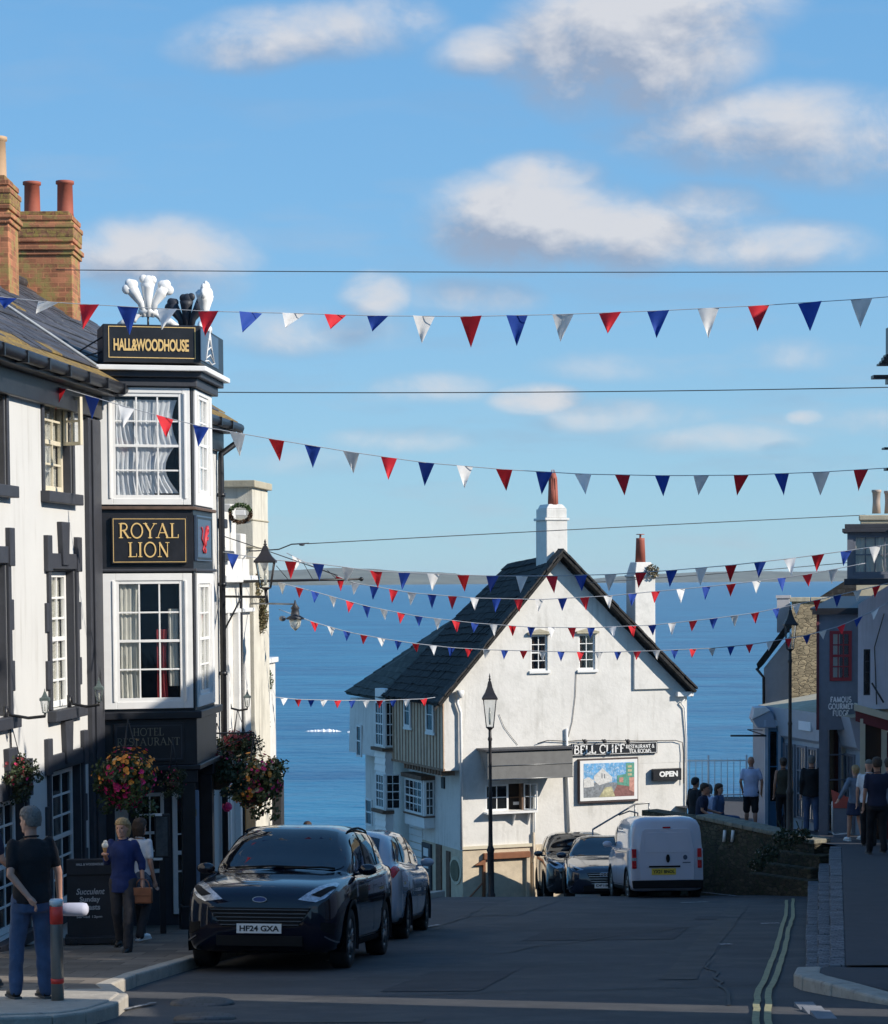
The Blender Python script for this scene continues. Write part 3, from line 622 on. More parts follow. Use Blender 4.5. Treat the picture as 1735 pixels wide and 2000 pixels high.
x0, x1 = bx_px(20, 141, 36.5); zt = P(80, 420, 36.5).z
brickstack(inn, Fr((0, 36.5, 0), (1, 0)), x0, x1, 3.2, zt, -.8, 0, BRICK, [(x0+.29, -.4, .55), (x1-.16, -.4, .56)], capm=LBRICK)
x0, x1 = bx_px(-95, 18, 33.2); zt = P(0, 350, 33.2).z
c2 = brickstack(inn, Fr((0, 33.2, 0), (1, 0)), x0, x1, 3.2, zt, -.75, 0, BRICK, [(x1-.2, -.3, .62)], capm=LBRICK, pm=mat('buff clay', (.5, .33, .2), .8, .1, 5))
LEAD = mat('lead flashing', (.3, .33, .36), .6, .2, 9, bump=.3)
mb = MB(); fcx = Fr((0, 36.48, 0), (1, 0)); xa, xb = bx_px(20, 146, 36.48)
for i in range(9):
    t = i/9; a_x = xa+(xb-xa)*t; zz = 4.62-(4.62-3.85)*t
    mb.box(fcx, a_x, a_x+(xb-xa)/9+.01, zz-.4, zz+.05+random.uniform(0, .05), .001, .012+.003*(i % 2))
mb.build('lead_flashing', LEAD, inn)
mb = MB(); mb.tube([roofp(px165-1.0, 1, .08), roofp(px165-.5, .5, .1), roofp(px165, .05, .1)], .022, 6); mb.build('roof_flashing', LEAD, inn)
# ---- the bay
FB = Fr((*(FL.w(AS, 0).xy), 0), (1, .25)); ac = 1.30
FC = Fr((*(FB.w(ac, 0).xy), 0), (.07, 1)); lc = 1.55
ZB0, ZB1 = P(290, 1392, 31).z, P(290, 752, 31).z
def foot(e=0):
    return [FL.w(AS-.0, 0, -.1), FB.w(-e*.3, 0, e), FB.w(ac+e*.7, 0, e), FC.w(lc+e, 0, e), FL.w(AS+2.2+e, 0, -.1)]
mb = MB(); mb.prism([p+Vector((0, 0, ZB0)) for p in foot()], (0, 0, ZB1-ZB0)); bay = mb.build('bay', BLACK, inn)
wU = FB.rect(219, 768, 356, 974); wL = FB.rect(227, 1134, 358, 1370)
cU = FC.rect(384, 776, 405, 965); cL = FC.rect(386, 1140, 409, 1355)
cu = MB(); 
for r in (wU, wL): cu.box(FB, r[0], r[1], r[2], r[3], -.42, .3)
for r in (cU, cL): cu.box(FC, r[0], r[1], r[2], r[3], -.3, .3)
cutmb(bay, cu)
def panelframe(f, o, r, b, mat_, parent, name='window_casing'):
    a0, a1, z0, z1 = o; h0, h1, y0, y1 = r; mb = MB()
    mb.box(f, a0, h0, z0, z1, 0, b); mb.box(f, h1, a1, z0, z1, 0, b); mb.box(f, h0, h1, y1, z1, 0, b-.002); mb.box(f, h0, h1, z0, y0, 0, b-.002)
    mb.box(f, h0-.05, h0-.02, y0, y1, b, b+.015); mb.box(f, h1+.02, h1+.05, y0, y1, b, b+.015)
    return mb.build(name, mat_, parent, bevel=.006)
oU = FB.rect(199, 757, 374, 986); oL = FB.rect(208, 1120, 379, 1384)
oU = (.02, ac-.03, oU[2], oU[3]); oL = (.06, ac-.03, oL[2], oL[3])
panelframe(FB, oU, wU, .035, WPAINT, bay); panelframe(FB, oL, wL, .035, WPAINT, bay)
panelframe(FC, (.1, lc-.1, oU[2], oU[3]), cU, .03, WPAINT, bay); panelframe(FC, (.1, lc-.1, oL[2], oL[3]), cL, .03, WPAINT, bay)
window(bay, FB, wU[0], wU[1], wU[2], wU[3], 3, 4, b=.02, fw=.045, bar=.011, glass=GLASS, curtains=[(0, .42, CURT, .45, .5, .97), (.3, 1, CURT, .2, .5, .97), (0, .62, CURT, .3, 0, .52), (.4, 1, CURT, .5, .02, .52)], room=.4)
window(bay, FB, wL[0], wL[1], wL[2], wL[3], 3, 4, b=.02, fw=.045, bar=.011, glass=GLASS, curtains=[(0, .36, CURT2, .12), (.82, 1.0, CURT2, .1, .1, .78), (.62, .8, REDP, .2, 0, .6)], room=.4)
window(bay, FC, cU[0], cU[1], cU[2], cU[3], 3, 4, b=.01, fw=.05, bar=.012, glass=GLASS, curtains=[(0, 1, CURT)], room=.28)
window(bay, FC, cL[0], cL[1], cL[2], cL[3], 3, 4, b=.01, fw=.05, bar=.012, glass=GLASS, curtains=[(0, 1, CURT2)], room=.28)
def ring(name, z0, z1, e, m, parent, bev=.01):
    mb = MB(); mb.prism([p+Vector((0, 0, z0)) for p in foot(e)], (0, 0, z1-z0)); return mb.build(name, m, parent, bevel=bev)
ring('cornice', ZB1+.001, ZB1+.12, .09, DARKP, bay); ring('cornice', ZB1+.121, ZB1+.2, .16, DARKP, bay); ring('cornice', ZB1+.201, ZB1+.27, .24, WPAINT, bay)
zs0, zs1 = P(290, 1115, 31).z, P(290, 990, 31).z
ring('string_course', zs1-.03, zs1+.015, .05, mat('brown stained ledge', (.11, .07, .05), .7, .3, 9), bay); ring('string_course', zs0-.01, zs0+.03, .05, DARKP, bay)
ring('string_course', ZB0-.1, ZB0, .1, BLACK, bay); 
zf0 = P(290, 1498, 31).z
ring('porch_fascia', zf0, ZB0-.1, .02, BLACK, bay); ring('string_course', zf0-.07, zf0, .07, BLACK, bay)
zg = gz(31)-.2
mb = MB()
for (f, a) in ((FB, .1), (FB, ac-.1), (FC, lc-.1)):
    mb.box(f, a-.09, a+.09, zg, zf0-.07, -.2, -.02); mb.box(f, a-.13, a+.13, zg, zg+.6, -.24, .02); mb.box(f, a-.12, a+.12, zf0-.25, zf0-.072, -.23, .01)
mb.build('porch_column', BLACK, inn, bevel=.01)
# dim back wall of the porch with door and pale window frames
fp = Fr((*FL.w(AS+1.5, 0, 0).xy, 0), FB.u)
mb = MB(); mb.box(fp, -.15, 1.05, zg, zf0-.08, -.1, 0); mb.build('porch_back_wall', DARKP, inn)
window(inn, fp, .1, .5, zg+.9, zf0-.5, 2, 4, b=.05, fw=.05, bar=.012)
window(inn, fp, .62, .95, zg+.3, zf0-.5, 1, 3, b=.05, fw=.07, bar=.012, name='door')
# drain pipe
pe = FL.w(A_END+.15, 2.6, .36); pw = FL.w(A_END-.12, 2.2, .08)
mb = MB(); mb.tube([pe, pe+Vector((0, 0, -.2)), pw+Vector((0, 0, -.05)), pw+Vector((0, 0, -.3)), FL.w(A_END-.12, -6.0, .08)], .055, 8)
for z in (1.5, 0, -1.5, -3): mb.tube([FL.w(A_END-.12, z, .08), FL.w(A_END-.12, z-.06, .08)], .07, 8)
mb.build('drainpipe', BLACK, inn)
# ---- signs on the inn
def board(name, f, a0, a1, z0, z1, b, m, th=.04, border=None, inset=.05, bw=.008, label=None, cat='sign', group=None):
    mb = MB(); mb.box(f, a0, a1, z0, z1, b-th, b); o = mb.build(name, m, bevel=.005); tag(o, label, cat, group)
    if border:
        mb = MB(); i = inset
        for q in ((a0+i, a1-i, z0+i, z0+i+bw), (a0+i, a1-i, z1-i-bw, z1-i), (a0+i, a0+i+bw, z0+i+bw, z1-i-bw), (a1-i-bw, a1-i, z0+i+bw, z1-i-bw)): mb.box(f, *q, b-.01, b+.004)
        mb.build('border', border, o)
    return o
SB = .16
r = FB.rect(206, 634, 386, 708, SB); ztop = r[3]+.0; zbot = r[2]
so_ = thing('roof_sign', FB.w(ac/2, zbot, SB), 'black box sign reading HALL&WOODHOUSE in gold on top of the bay', 'sign')
mb = MB(); fsb = foot(SB); fsb[0] = FB.w(.10, 0, -.6); fsb[1] = FB.w(.10, 0, SB); mb.prism([Vector((p.x, p.y, zbot)) for p in fsb], (0, 0, ztop-zbot)); mb.build('box', BLACK, so_, bevel=.01)
def border(f, a0, a1, z0, z1, b, m, parent, bw=.01):
    mb = MB()
    for q in ((a0, a1, z0, z0+bw), (a0, a1, z1-bw, z1), (a0, a0+bw, z0+bw, z1-bw), (a1-bw, a1, z0+bw, z1-bw)): mb.box(f, *q, b-.01, b)
    return mb.build('border', m, parent)
rb = FB.rect(212, 638, 382, 704, SB); border(FB, rb[0], rb[1], rb[2]+.03, rb[3]-.0, SB+.006, GOLD, so_)
mb = MB(); rt = FB.rect(222, 662, 369, 686, SB); sans(mb, 'HALL&WOODHOUSE', FB, *rt, SB+.012, bold=.03, space=.95); mb.build('lettering', GOLD, so_)
SKYBLUE = mat('sky reflection blue sign paint', (.05, .085, .14), .35, .12, 5)  # the roof sign side panel's sky reflection is put into this blue
ce = FC.hit(390, 660, SB)[0]; cf = FC.hit(426, 690, SB)[0]
mb = MB(); mb.box(FC, ce+.05, cf-.03, zbot+.04, ztop-.04, SB, SB+.012); sp_ = mb.build('side_panel', SKYBLUE, so_)
mb = MB(); am = (ce+cf)/2; zm = (zbot+ztop)/2; q = lambda a, z: FC.w(am+a*2.4, zm+z, SB+.016)
for pl in ([(0, .22), (-.06, .05), (-.13, -.17)], [(0, .22), (.05, .03), (.14, -.17)], [(0, .28), (0, .05)], [(-.12, -.15), (0, -.08), (.12, -.15)], [(-.16, -.2), (-.05, -.17), (.06, -.2), (.16, -.16)], [(-.07, -.03), (.02, .03), (.07, -.02)], [(-.05, .12), (.04, .13)]):
    mb.tube([q(*p) for p in pl], .009, 5)
mb.build('emblem', WPAINT, sp_)
mb = MB(); mb.tube([FB.w(.12, zbot+.15, SB-.1), FB.w(-.42, zbot+.02, -.2), FB.w(-.6, zbot-.1, -.9)], .012, 5); mb.tube([FB.w(.12, zbot+.35, SB-.1), FB.w(-.42, zbot+.02, -.2)], .012, 5); mb.build('stay', BLACK, so_)
r = FB.rect(218, 1010, 366, 1101, .04)
o = board('inn_sign', FB, *r, .05, BLACK, border=GOLD, inset=.02, label='black ROYAL LION name board with gold letters between the two bay windows')
mb = MB(); rt = FB.rect(231, 1022, 350, 1088, .05); serif(mb, 'ROYAL\nLION', FB, *rt, .062, wt=.85); mb.build('lettering', GOLD, o)
r = FB.rect(222, 1412, 360, 1488, .03)
o = board('restaurant_sign', FB, *r, .045, BLACK, border=DARKP, inset=.03, bw=.015, label='dark HOTEL RESTAURANT board under the lower bay window, partly behind flowers')
mb = MB(); DULLG = mat('dull silver lettering', (.2, .18, .13), .5, .1, 8); rt = FB.rect(228, 1422, 352, 1456, .05); serif(mb, 'HOTEL\nRESTAURANT', FB, *rt, .056, wt=.8); mb.build('lettering', DULLG, o)
r = FC.rect(383, 1008, 412, 1096, .03)
o = board('lion_panel', FC, r[0], r[1], r[2], r[3], .045, SKYBLUE, border=BLACK, inset=.02, bw=.03, label='blue side panel with a small red lion emblem beside the ROYAL LION board')
mb = MB(); am = (r[0]+r[1])/2; zm = (r[2]+r[3])/2; q = lambda a, z: FC.w(am+a*1.9, zm+z, .055)
for pl, ra in (([(-.05, -.1), (0, .02), (.05, .12)], [.035, .03, .02]), ([(.05, .12), (.1, .17)], [.04, .02]), ([(0, .04), (.1, .06), (.14, .1)], .012), ([(0, 0), (.09, -.02), (.12, .02)], .012), ([(-.05, -.1), (.02, -.16), (.0, -.2)], .014), ([(-.05, -.1), (-.1, -.16), (-.06, -.2)], .014), ([(-.06, -.08), (-.14, 0), (-.1, .1), (-.14, .15)], .01)):
    mb.tube([q(*p) for p in pl], ra, 6)
mb.build('emblem', mat('red lion paint', (.55, .04, .05), .5, .1, 5), o)
# feather crests on the roof sign
def crest(loc, rz, label, m):
    t = thing('feather_crest', loc, label, 'crest', 'feather crests standing on the roof sign', rz); mb = MB(); T = lambda x, z, y=0: Vector((x, y, z))
    for sx in (-1, 0, 1):
        pts = [T(sx*.05, .12), T(sx*.09, .3), T(sx*.17, .42), T(sx*.22, .5)] if sx else [T(0, .12), T(0, .35), T(0, .5), T(0, .56)]
        mb.tube(pts, [.035, .05, .075, .09] if sx else [.04, .06, .085, .1], 10)
        e = pts[-1]
        for dx, dz, rr_ in ((0, .03, .085), (sx*.06, -.02, .07), (-sx*.03+(.06 if not sx else 0), .05, .06), (sx*.03-(.06 if not sx else 0), .06, .06)):
            mb.ball(e+T(dx, dz, -.03), rr_, 12, sy=.6)
    mb.build('feather', m, t, world=False)
    mb = MB(); pts = [T(.2*math.cos(R(a)), .02+.16*math.sin(R(a))) for a in range(170, 5, -15)]
    mb.tube(pts, .035, 8); mb.tube([T(-.2, .03), T(-.3, .06), T(-.4, .0)], [.03, .05, .03], 8); mb.tube([T(.2, .03), T(.3, .06), T(.4, .0)], [.03, .05, .03], 8)
    mb.tube([T(-.12, .17), T(0, .2), T(.12, .17)], .045, 8)
    mb.build('ribbon', m, t, world=False)
    mb = MB(); mb.tube([T(0, -.02), T(0, .12)], .015, 6); mb.tube([T(-.16, 0), T(.16, 0)], .015, 6); mb.build('mount', BLACK, t, world=False); return t
pc = FB.hit(290, 632, .02)[0]
crest(FB.w(pc, ztop, .0), math.atan2(FB.u.y, FB.u.x), 'white three feather crest facing the camera at the left of the roof sign', WPAINT)
back = FC.w(lc-.1, ztop, 0); crest(back+Vector((-.35, .35, 0)), R(165), 'dark grey back of a feather crest between the two white ones', DARKP)
crest(FC.w(.55, ztop, .1), R(86), 'white feather crest seen edge-on at the right end of the roof sign', WPAINT)
# ---- neighbours down the street on the left
D2A = lambda d: (d-26.7)/FL.u.y
nb = thing('terrace_house', (*FL.w(D2A(40.5), 0).xy, gz(40.5)), 'narrow white house with black trim just beyond the inn drainpipe', 'house')
z1a = P(455, 1090, 40).z; a0, a1 = D2A(39.05), D2A(41.9)
mb = MB(); mb.box(FL, a0, a1, -7.2, z1a, -5, -.05); wl = mb.build('wall', WHITE, nb)
ops = [(a0+.35, a0+1.05, P(460, 1480, 40).z, P(460, 1190, 40).z), (a0+1.75, a0+2.35, P(487, 1490, 41).z, P(487, 1275, 41).z)]
cut(wl, FL, ops, -.4, .5)
for q in ops: window(nb, FL, q[0], q[1], q[2], q[3], 2, 4, b=-.15, fw=.07, bar=.015)
mb = MB()
for k, (aa, hh) in enumerate(((a0+.02, .95), (a0+.75, .8), (a0+1.3, .95), (a0+2.2, .45))):
    mb.box(FL, aa, aa+.45, z1a, z1a+hh, -.6-.2*k, -.06)
mb.build('parapet', WHITE, nb, bevel=.02)
mb = MB(); mb.box(FL, a0, a1, z1a-.42, z1a-.3, -.1, .12); mb.box(FL, a0, a1, z1a-.95, z1a-.88, -.1, .05); mb.box(FL, a0+.5, a0+.62, -6, z1a-.95, -.05, .04); mb.box(FL, a0+1.3, a0+1.45, -6, z1a-.95, -.05, .06)
mb.build('trim', WPAINT, nb, bevel=.01)
mb = MB(); mb.box(FL, a0-.1, a0+.5, z1a+.5, z1a+.66, -.5, .05); mb.box(FL, a0, a0+.9, z1a-.05, z1a+.12, -.5, .08); mb.build('dormer_cap', DARKP, nb, bevel=.02)
mb = MB()
for k, (aa, xo) in enumerate(((.2, -.01), (1.2, .0))):
    pass
mb.tube([FL.w(a0+.12, z1a-.9, .02), FL.w(a0+.12, -6, .04)], .035, 6); mb.tube([FL.w(a0+1.62, z1a-.4, .04), FL.w(a0+1.62, -6, .04)], .03, 6); mb.build('drainpipe', BLACK, nb)
dr = (a0+1.9, a1-.1, gz(41)-.1, gz(41)+2.05)
mb = MB(); mb.box(FL, *dr, -.05, .03); mb.build('door', mat('orange varnished wood', (.55, .22, .05), .5, .2, 6), nb, bevel=.01)
mb = MB(); mb.box(FL, a0+.1, a0+.4, gz(40)-.1, gz(40)+2.5, -.04, .03); mb.box(FL, a0+1.5, a0+1.8, gz(40)-.1, gz(40)+2.5, -.04, .03); mb.build('pilaster', WPAINT, nb, bevel=.01)
nb2 = thing('stone_house', (*FL.w(D2A(43), 0).xy, gz(43)), 'tall cream stone house with flat parapet rising behind the narrow white house', 'house')
zt = P(490, 952, 42).z; b2 = -.0
e0 = D2A(42.0); e1 = D2A(43.5)
mb = MB(); mb.box(FL, e0, e1, -7.2, zt, -4.5, 0); mb.build('wall', mat('pale house stone', (.62, .59, .5), .9, .1, 3, bump=.4, streak=.7), nb2)
mb = MB(); mb.box(FL, e0-.1, e1+.1, zt, zt+.13, -4.5, .07); mb.box(FL, e0-.03, e1+.03, zt-.6, zt-.57, -4.4, .02); mb.box(FL, e0-.03, e1+.03, zt-1.1, zt-1.07, -4.4, .02); mb.build('coping', CSTONE, nb2, bevel=.02)
nb3 = thing('end_house', (*FL.w(D2A(45), 0).xy, gz(45)), 'low white end house with trailing plants at the far end of the left row', 'house')
zt3 = P(525, 1295, 45).z; g0 = D2A(43.5); g1 = D2A(45.6)
mb = MB(); mb.box(FL, g0, g1, -7.6, zt3, -4.5, -.28); mb.build('wall', WHITE, nb3)
mb = MB(); mb.box(FL, g0, g1+.05, zt3, zt3+.1, -4.5, -.22); mb.box(FL, g0+.2, g1+.05, -3.9, -3.75, -.28, -.16); mb.build('trim', WPAINT, nb3, bevel=.01)
mb = MB(); mb.box(FL, g0+1.6, g0+1.95, -7, -3.9, -.28, -.1); mb.build('pilaster', BLACK, nb3)
# ================================================================== GABLED RESTAURANT
K = 1.18
FG = Fr((0, 50*K, 0), (.933, .36)); GW = 5.90*K
dz = lambda px, py, f=FG, b=0: f.hit(px, py, b)
BZ = -8.9
EAVE_L = P(868, 1362, 50*K).z; EAVE_R = FG.hit(1338, 1352)[1]; APX, APZ = FG.hit(1090, 1092)
rest = thing('restaurant_house', (3, 60, -8.3), 'white limewashed gabled restaurant with dark slate roof and timbered left side facing the sea', 'house')
back = -FG.n
JZ = P(880, 1505, 50.1*K).z                     # underside of the jettied storey
LZ = FG.hit(905, 1655)[1]
LI = FG.hit(904, 1600)[0]
D1 = 3.34*K; D2 = 6.45*K
# main walls: upper storey block (jettied) and lower block
fr_ = [FG.w(0, JZ), FG.w(GW, JZ), FG.w(GW, EAVE_R), FG.w(APX, APZ), FG.w(0, EAVE_L)]
bk_ = [FG.w(0, JZ)+back*D1, FG.w(GW, JZ)+back*D2, FG.w(GW, EAVE_R)+back*D2, FG.w(APX, APZ-.42)+back*3.2, FG.w(0, EAVE_L)+back*D1]
mb = MB(); mb.add(fr_+bk_, [(0, 1, 2, 3, 4), (9, 8, 7, 6, 5), (0, 5, 6, 1), (1, 6, 7, 2), (2, 7, 8, 3), (3, 8, 9, 4), (4, 9, 5, 0)])
up = mb.build('wall', WHITE, rest)
mb = MB(); mb.prism([FG.w(0, JZ)+back*D1, FG.w(2.2, JZ)+back*D1, FG.w(2.2, EAVE_L-.35)+back*D1, FG.w(.05, EAVE_L-.35)+back*D1], back*(D2-D1)); mb.build('wall', WHITE, rest)
mb = MB(); mb.prism([FG.w(LI, BZ, -.005), FG.w(GW-.005, BZ, -.005), FG.w(GW-.005, JZ-.001, -.005), FG.w(LI, JZ-.001, -.005)], back*(D2)); low = mb.build('wall', WHITE, rest)
mb = MB(); sk = [FG.w(LI-.01, BZ, .012), FG.w(GW*.5, BZ, .012), FG.w(GW*.5, LZ-.02, .012), FG.w(LI-.01, LZ-.02, .012)]; mb.prism(sk, back*.05)
fs_ = Fr((*FG.w(LI, 0).xy, 0), (-back.x, -back.y))          # lower left side plane: a<0 goes away
mb.box(fs_, -D1, .0, BZ, LZ-.1, -.05, .015); mb.build('plinth', PLAST, rest)
w1 = FG.rect(1037, 1240, 1070, 1310); w2 = FG.rect(1131, 1238, 1163, 1308); wh = FG.rect(948, 1531, 1040, 1583)
cut(up, FG, [w1, w2], -.3, .3); cut(low, FG, [wh], -.3, .3)
for q, s in ((w1, 0), (w2, 1)):
    o = window(rest, FG, *q, 2, 4, b=-.04, fw=.045, bar=.011, glass=GLASS, curtains=[(0, .25, TIMB), (.8, 1, TIMB)], room=.25, sill=.06)
    mb = MB(); mb.box(FG, q[0]-.1, q[1]+.08, q[3]+.01, q[3]+.06, 0, .1); mb.prism([FG.w(q[0]-.12, q[3]+.06, 0), FG.w(q[1]+.1, q[3]+.06, 0), FG.w((q[0]+q[1])/2, q[3]+.15, 0)], FG.n*.09); mb.build('drip_mould', CSTONE, rest, bevel=.01)
for sgn in (0, 1):   # small moss patches etc. left to the material
    pass
# serving hatch with open leaf, shelf
a0, a1, z0, z1 = wh; am = FG.hit(1000, 1550)[0]; ae = FG.hit(1023, 1550)[0]
window(rest, FG, a0, (a0+am)/2+.28, z0, z1, 2, 2, b=.0, fw=.05, bar=.012, sash=False)
mb = MB(); mb.box(FG, am-.02, a1, z0, z1, -.25, -.24); mb.box(FG, am+.12, am+.3, z0+.12, z0+.2, -.2, -.19, 1); mb.box(FG, am+.02, ae-.02, z0+.3, z0+.33, -.23, -.2, 2); mb.box(FG, ae-.05, ae, z0, z1, -.2, 0, 2); mb.build('hatch_opening', [ROOM, WPAINT, TIMB], rest)
window(rest, Fr(FG.w(ae, 0, .0), FG.u+FG.n*.8), 0, .36, z0, z1, 2, 2, b=0, fw=.03, bar=.01, sash=False, glass=GLASS, name='open_casement')
mb = MB(); mb.box(FG, a0-.05, a1+.05, z0-.06, z0-.01, 0, .25)
for s in (a0+.75, a1-.15): mb.prism([FG.w(s, z0-.06, .0), FG.w(s, z0-.06, .22), FG.w(s, z0-.4, 0)], FG.u*.03)
mb.build('serving_shelf', WPAINT, rest, bevel=.006)
# sticks of the upper bargeboards and the roof planes (sagging ridge)
def rp(a, z, t): return FG.w(a, z) + back*t
ov = .34
SL = (APZ-EAVE_L)/APX; SR = (APZ-EAVE_R)/(GW-APX)
ap = (APX, APZ+.2)
el = (-.28, EAVE_L-.28*SL+.16); er = (GW+.14, EAVE_R-.14*SR+.2)
def sheetroof(name, p0, p1, p2, p3, m, nx, ny, th=.07, lift=.035, parent=rest, sag=.05):
    """p0,p1 eave (front,back) p3,p2 ridge; overlapping uneven slates"""
    mb = MB(); nrm = (p1-p0).cross(p3-p0).normalized()
    if nrm.z < 0: nrm = -nrm
    pt = lambda s, t: (p0*(1-s)+p1*s)*(1-t)+(p3*(1-s)+p2*s)*t
    for j in range(ny):
        off = random.random()*.5
        for i in range(-1, nx):
            s0 = (i+off)/nx; s1 = (i+off+1)/nx; s0 = max(0, s0); s1 = min(1, s1)
            if s1-s0 < .004: continue
            t0 = j/ny; t1 = min(1, (j+1.15)/ny); e = random.uniform(-.25, .25)/ny*.35; t0 = max(-.01, t0+e)
            q = [pt(s0+.0006, t0), pt(s1-.0006, t0), pt(s1-.0006, t1), pt(s0+.0006, t1)]
            k = sag*noise.noise(Vector((s0*3, t0*3, 1)))+random.uniform(0, .01)
            q = [q[0]+nrm*(lift+k), q[1]+nrm*(lift+k), q[2]+nrm*(.012+k), q[3]+nrm*(.012+k)]
            mb.prism(q, -nrm*.02)
    mb.prism([p0-nrm*.02, p1-nrm*.02, p2-nrm*.02, p3-nrm*.02], -nrm*th)
    return mb.build(name, m, parent)
apf = rp(ap[0], ap[1], -ov); tb = 3.4; apb = rp(ap[0], ap[1]-.30, tb); elf = rp(el[0], el[1], -ov); elb = rp(el[0], el[1]+.02, D1+.05)
erf = rp(er[0], er[1], -ov); erb = rp(er[0], er[1], D2)
sheetroof('roof', elf, elb, apb, apf, SLATE2, 20, 20)
sheetroof('roof', erb, erf, apf, rp(ap[0], ap[1]-.3, tb), SLATE2, 22, 20)
# rear wing roof, flatter
q0 = rp(-.25, P(745, 1367, 53.5*K).z+.05, D1-.1); q1 = P(674, 1352, 56.2*K); q2 = P(876, 1200, 55*K); q2 = Vector((q2.x, q2.y, q2.z))
sheetroof('roof', q0, q1, q2+Vector((.9, .4, .35)), elb.lerp(apb, .66)+Vector((0, 0, -.22)), mat('smooth rear slate', (.045, .052, .046), .8, .3, 5, pattern='tile', col2=(.035, .045, .02), thr=(.55, .7), bump=.4), 10, 14, sag=.02)
mb = MB()                                                # closing gable behind the front roof, hidden faces of the rear
pass
VERG = mat('weathered verge slate', (.035, .034, .034), .9, .5, 12, col2=(.16, .14, .11), thr=(.56, .68), bump=.8, bscale=30)
mb = MB()
for (s, e) in ((el, ap), (er, ap)):
    n = 22; sgn = 1
    for i in range(n):
        t0, t1 = i/n, (i+1.05)/n; A = lambda t, dz_: rp(s[0]+(e[0]-s[0])*t, s[1]+(e[1]-s[1])*t+dz_, 0)
        for k, (zz, bb, hh) in enumerate(((-.2, .04, .15), (-.06, .22, .08), (.01, .36, .06))):
            j = random.uniform(-.015, .015); q = [A(t0, zz+j), A(t1, zz+j), A(t1, zz+hh+j), A(t0, zz+hh+j)]
            mb.prism([x+FG.n*.001 for x in q], FG.n*(bb+random.uniform(-.015, .02)))
mb.build('verge', VERG, rest)
# chimneys
ZC = P(1088, 990, 51.2*K)
fcn = Fr((ZC.x, 51.05*K, 0), FG.u)
o = MB(); ctop = ZC.z+.02; 
o.box(fcn, -.31, .29, APZ-.8, ctop-.38, -.7, .0); o.box(fcn, -.36, .34, ctop-.38, ctop-.31, -.74, .03); o.box(fcn, -.3, .28, ctop-.31, ctop-.07, -.7, -.01); o.prism([fcn.w(-.3, ctop-.07, -.01), fcn.w(.28, ctop-.07, -.01), fcn.w(.18, ctop+.05, -.08), fcn.w(-.2, ctop+.05, -.08)], -fcn.n*.6)
ch = o.build('chimney', WHITE, rest, bevel=.02)
o = MB(); pb = fcn.w(-.03, ctop+.0, -.2); o.lathe(pb, [(.14, 0), (.125, .42), (.115, .43), (.1, .7), (.11, .73), (.07, .86), (.04, .86)], 8)
for k in range(6): a = k*math.pi/3; o.tube([pb+Vector((.12*math.cos(a), .12*math.sin(a), .02)), pb+Vector((.1*math.cos(a), .1*math.sin(a), .7)), pb+Vector((.03*math.cos(a), .03*math.sin(a), .95))], [.016, .014, .005], 5)
o.build('chimney_pot', TERRA, ch)
cr = Fr((*FG.w(FG.hit(1264, 1250)[0], 0, -.1).xy, 0), FG.u); zc = P(1262, 1098, 52*K).z
o = MB(); o.box(cr, -.3, .3, EAVE_R-.3, zc-.4, -.55, .0); o.box(cr, -.34, .34, zc-.4, zc-.34, -.58, .03)
o.hexa([cr.w(a, z, b) for z, e in ((zc-.34, 0), (zc, .08)) for a, b in ((-.3+e, -.55+e), (.3-e, -.55+e), (.3-e, -e), (-.3+e, -e))])
ch = o.build('chimney', WHITE, rest, bevel=.02)
o = MB(); o.lathe(cr.w(-.02, zc-.02, -.25), [(.14, 0), (.115, .6), (.115, .66)], 12); o.tube([cr.w(-.02, zc+.6, -.25), cr.w(-.02, zc+.73, -.25)], .03, 6); o.lathe(cr.w(-.02, zc+.73, -.25), [(.12, 0), (.1, .02)], 10); o.build('chimney_pot', TERRA, ch)
def leafball(mb, c, r, n, size, mi=0, sx=1, sy=1, sz=1, inner=.35):
    for i in range(n):
        v = Vector((random.gauss(0, 1), random.gauss(0, 1), random.gauss(0, 1))).normalized()*(inner+(1-inner)*random.random()**.6)*r
        p = Vector(c)+Vector((v.x*sx, v.y*sy, v.z*sz)); s = size*random.uniform(.6, 1.4)
        a = Vector((random.gauss(0, 1), random.gauss(0, 1), random.gauss(0, 1))).normalized(); b = a.orthogonal().normalized(); a2 = a.cross(b)
        mb.add([p-b*s*.5, p+a2*s*.35, p+b*s*.5, p-a2*s*.35], [(0, 1, 2, 3)], mi)
TUFT = mat('dry tuft', (.16, .13, .07), 1, .3, 20); LEAF = mat('green leaf', (.045, .09, .02), .6, .35, 12); LEAF2 = mat('dull leaf', (.07, .085, .03), .7, .3, 12)
mb = MB(); leafball(mb, cr.w(.2, zc-.25, .05), .2, 260, .06, sy=.7); tag(mb.build('plant', [TUFT]), 'dry brown plant tuft growing out of the small right chimney of the gabled house', 'plant')
# raised chimney breast low on the gable, right
q = FG.rect(1237, 1300, 1286, 1346); mb = MB()
mb.prism([FG.w(q[0], q[2]), FG.w(GW-.45, q[2]), FG.w(q[0]+.68, q[2]+.32), FG.w(q[0], q[3]+.35)], FG.n*.07); mb.build('chimney_breast', WHITE, rest, bevel=.012)
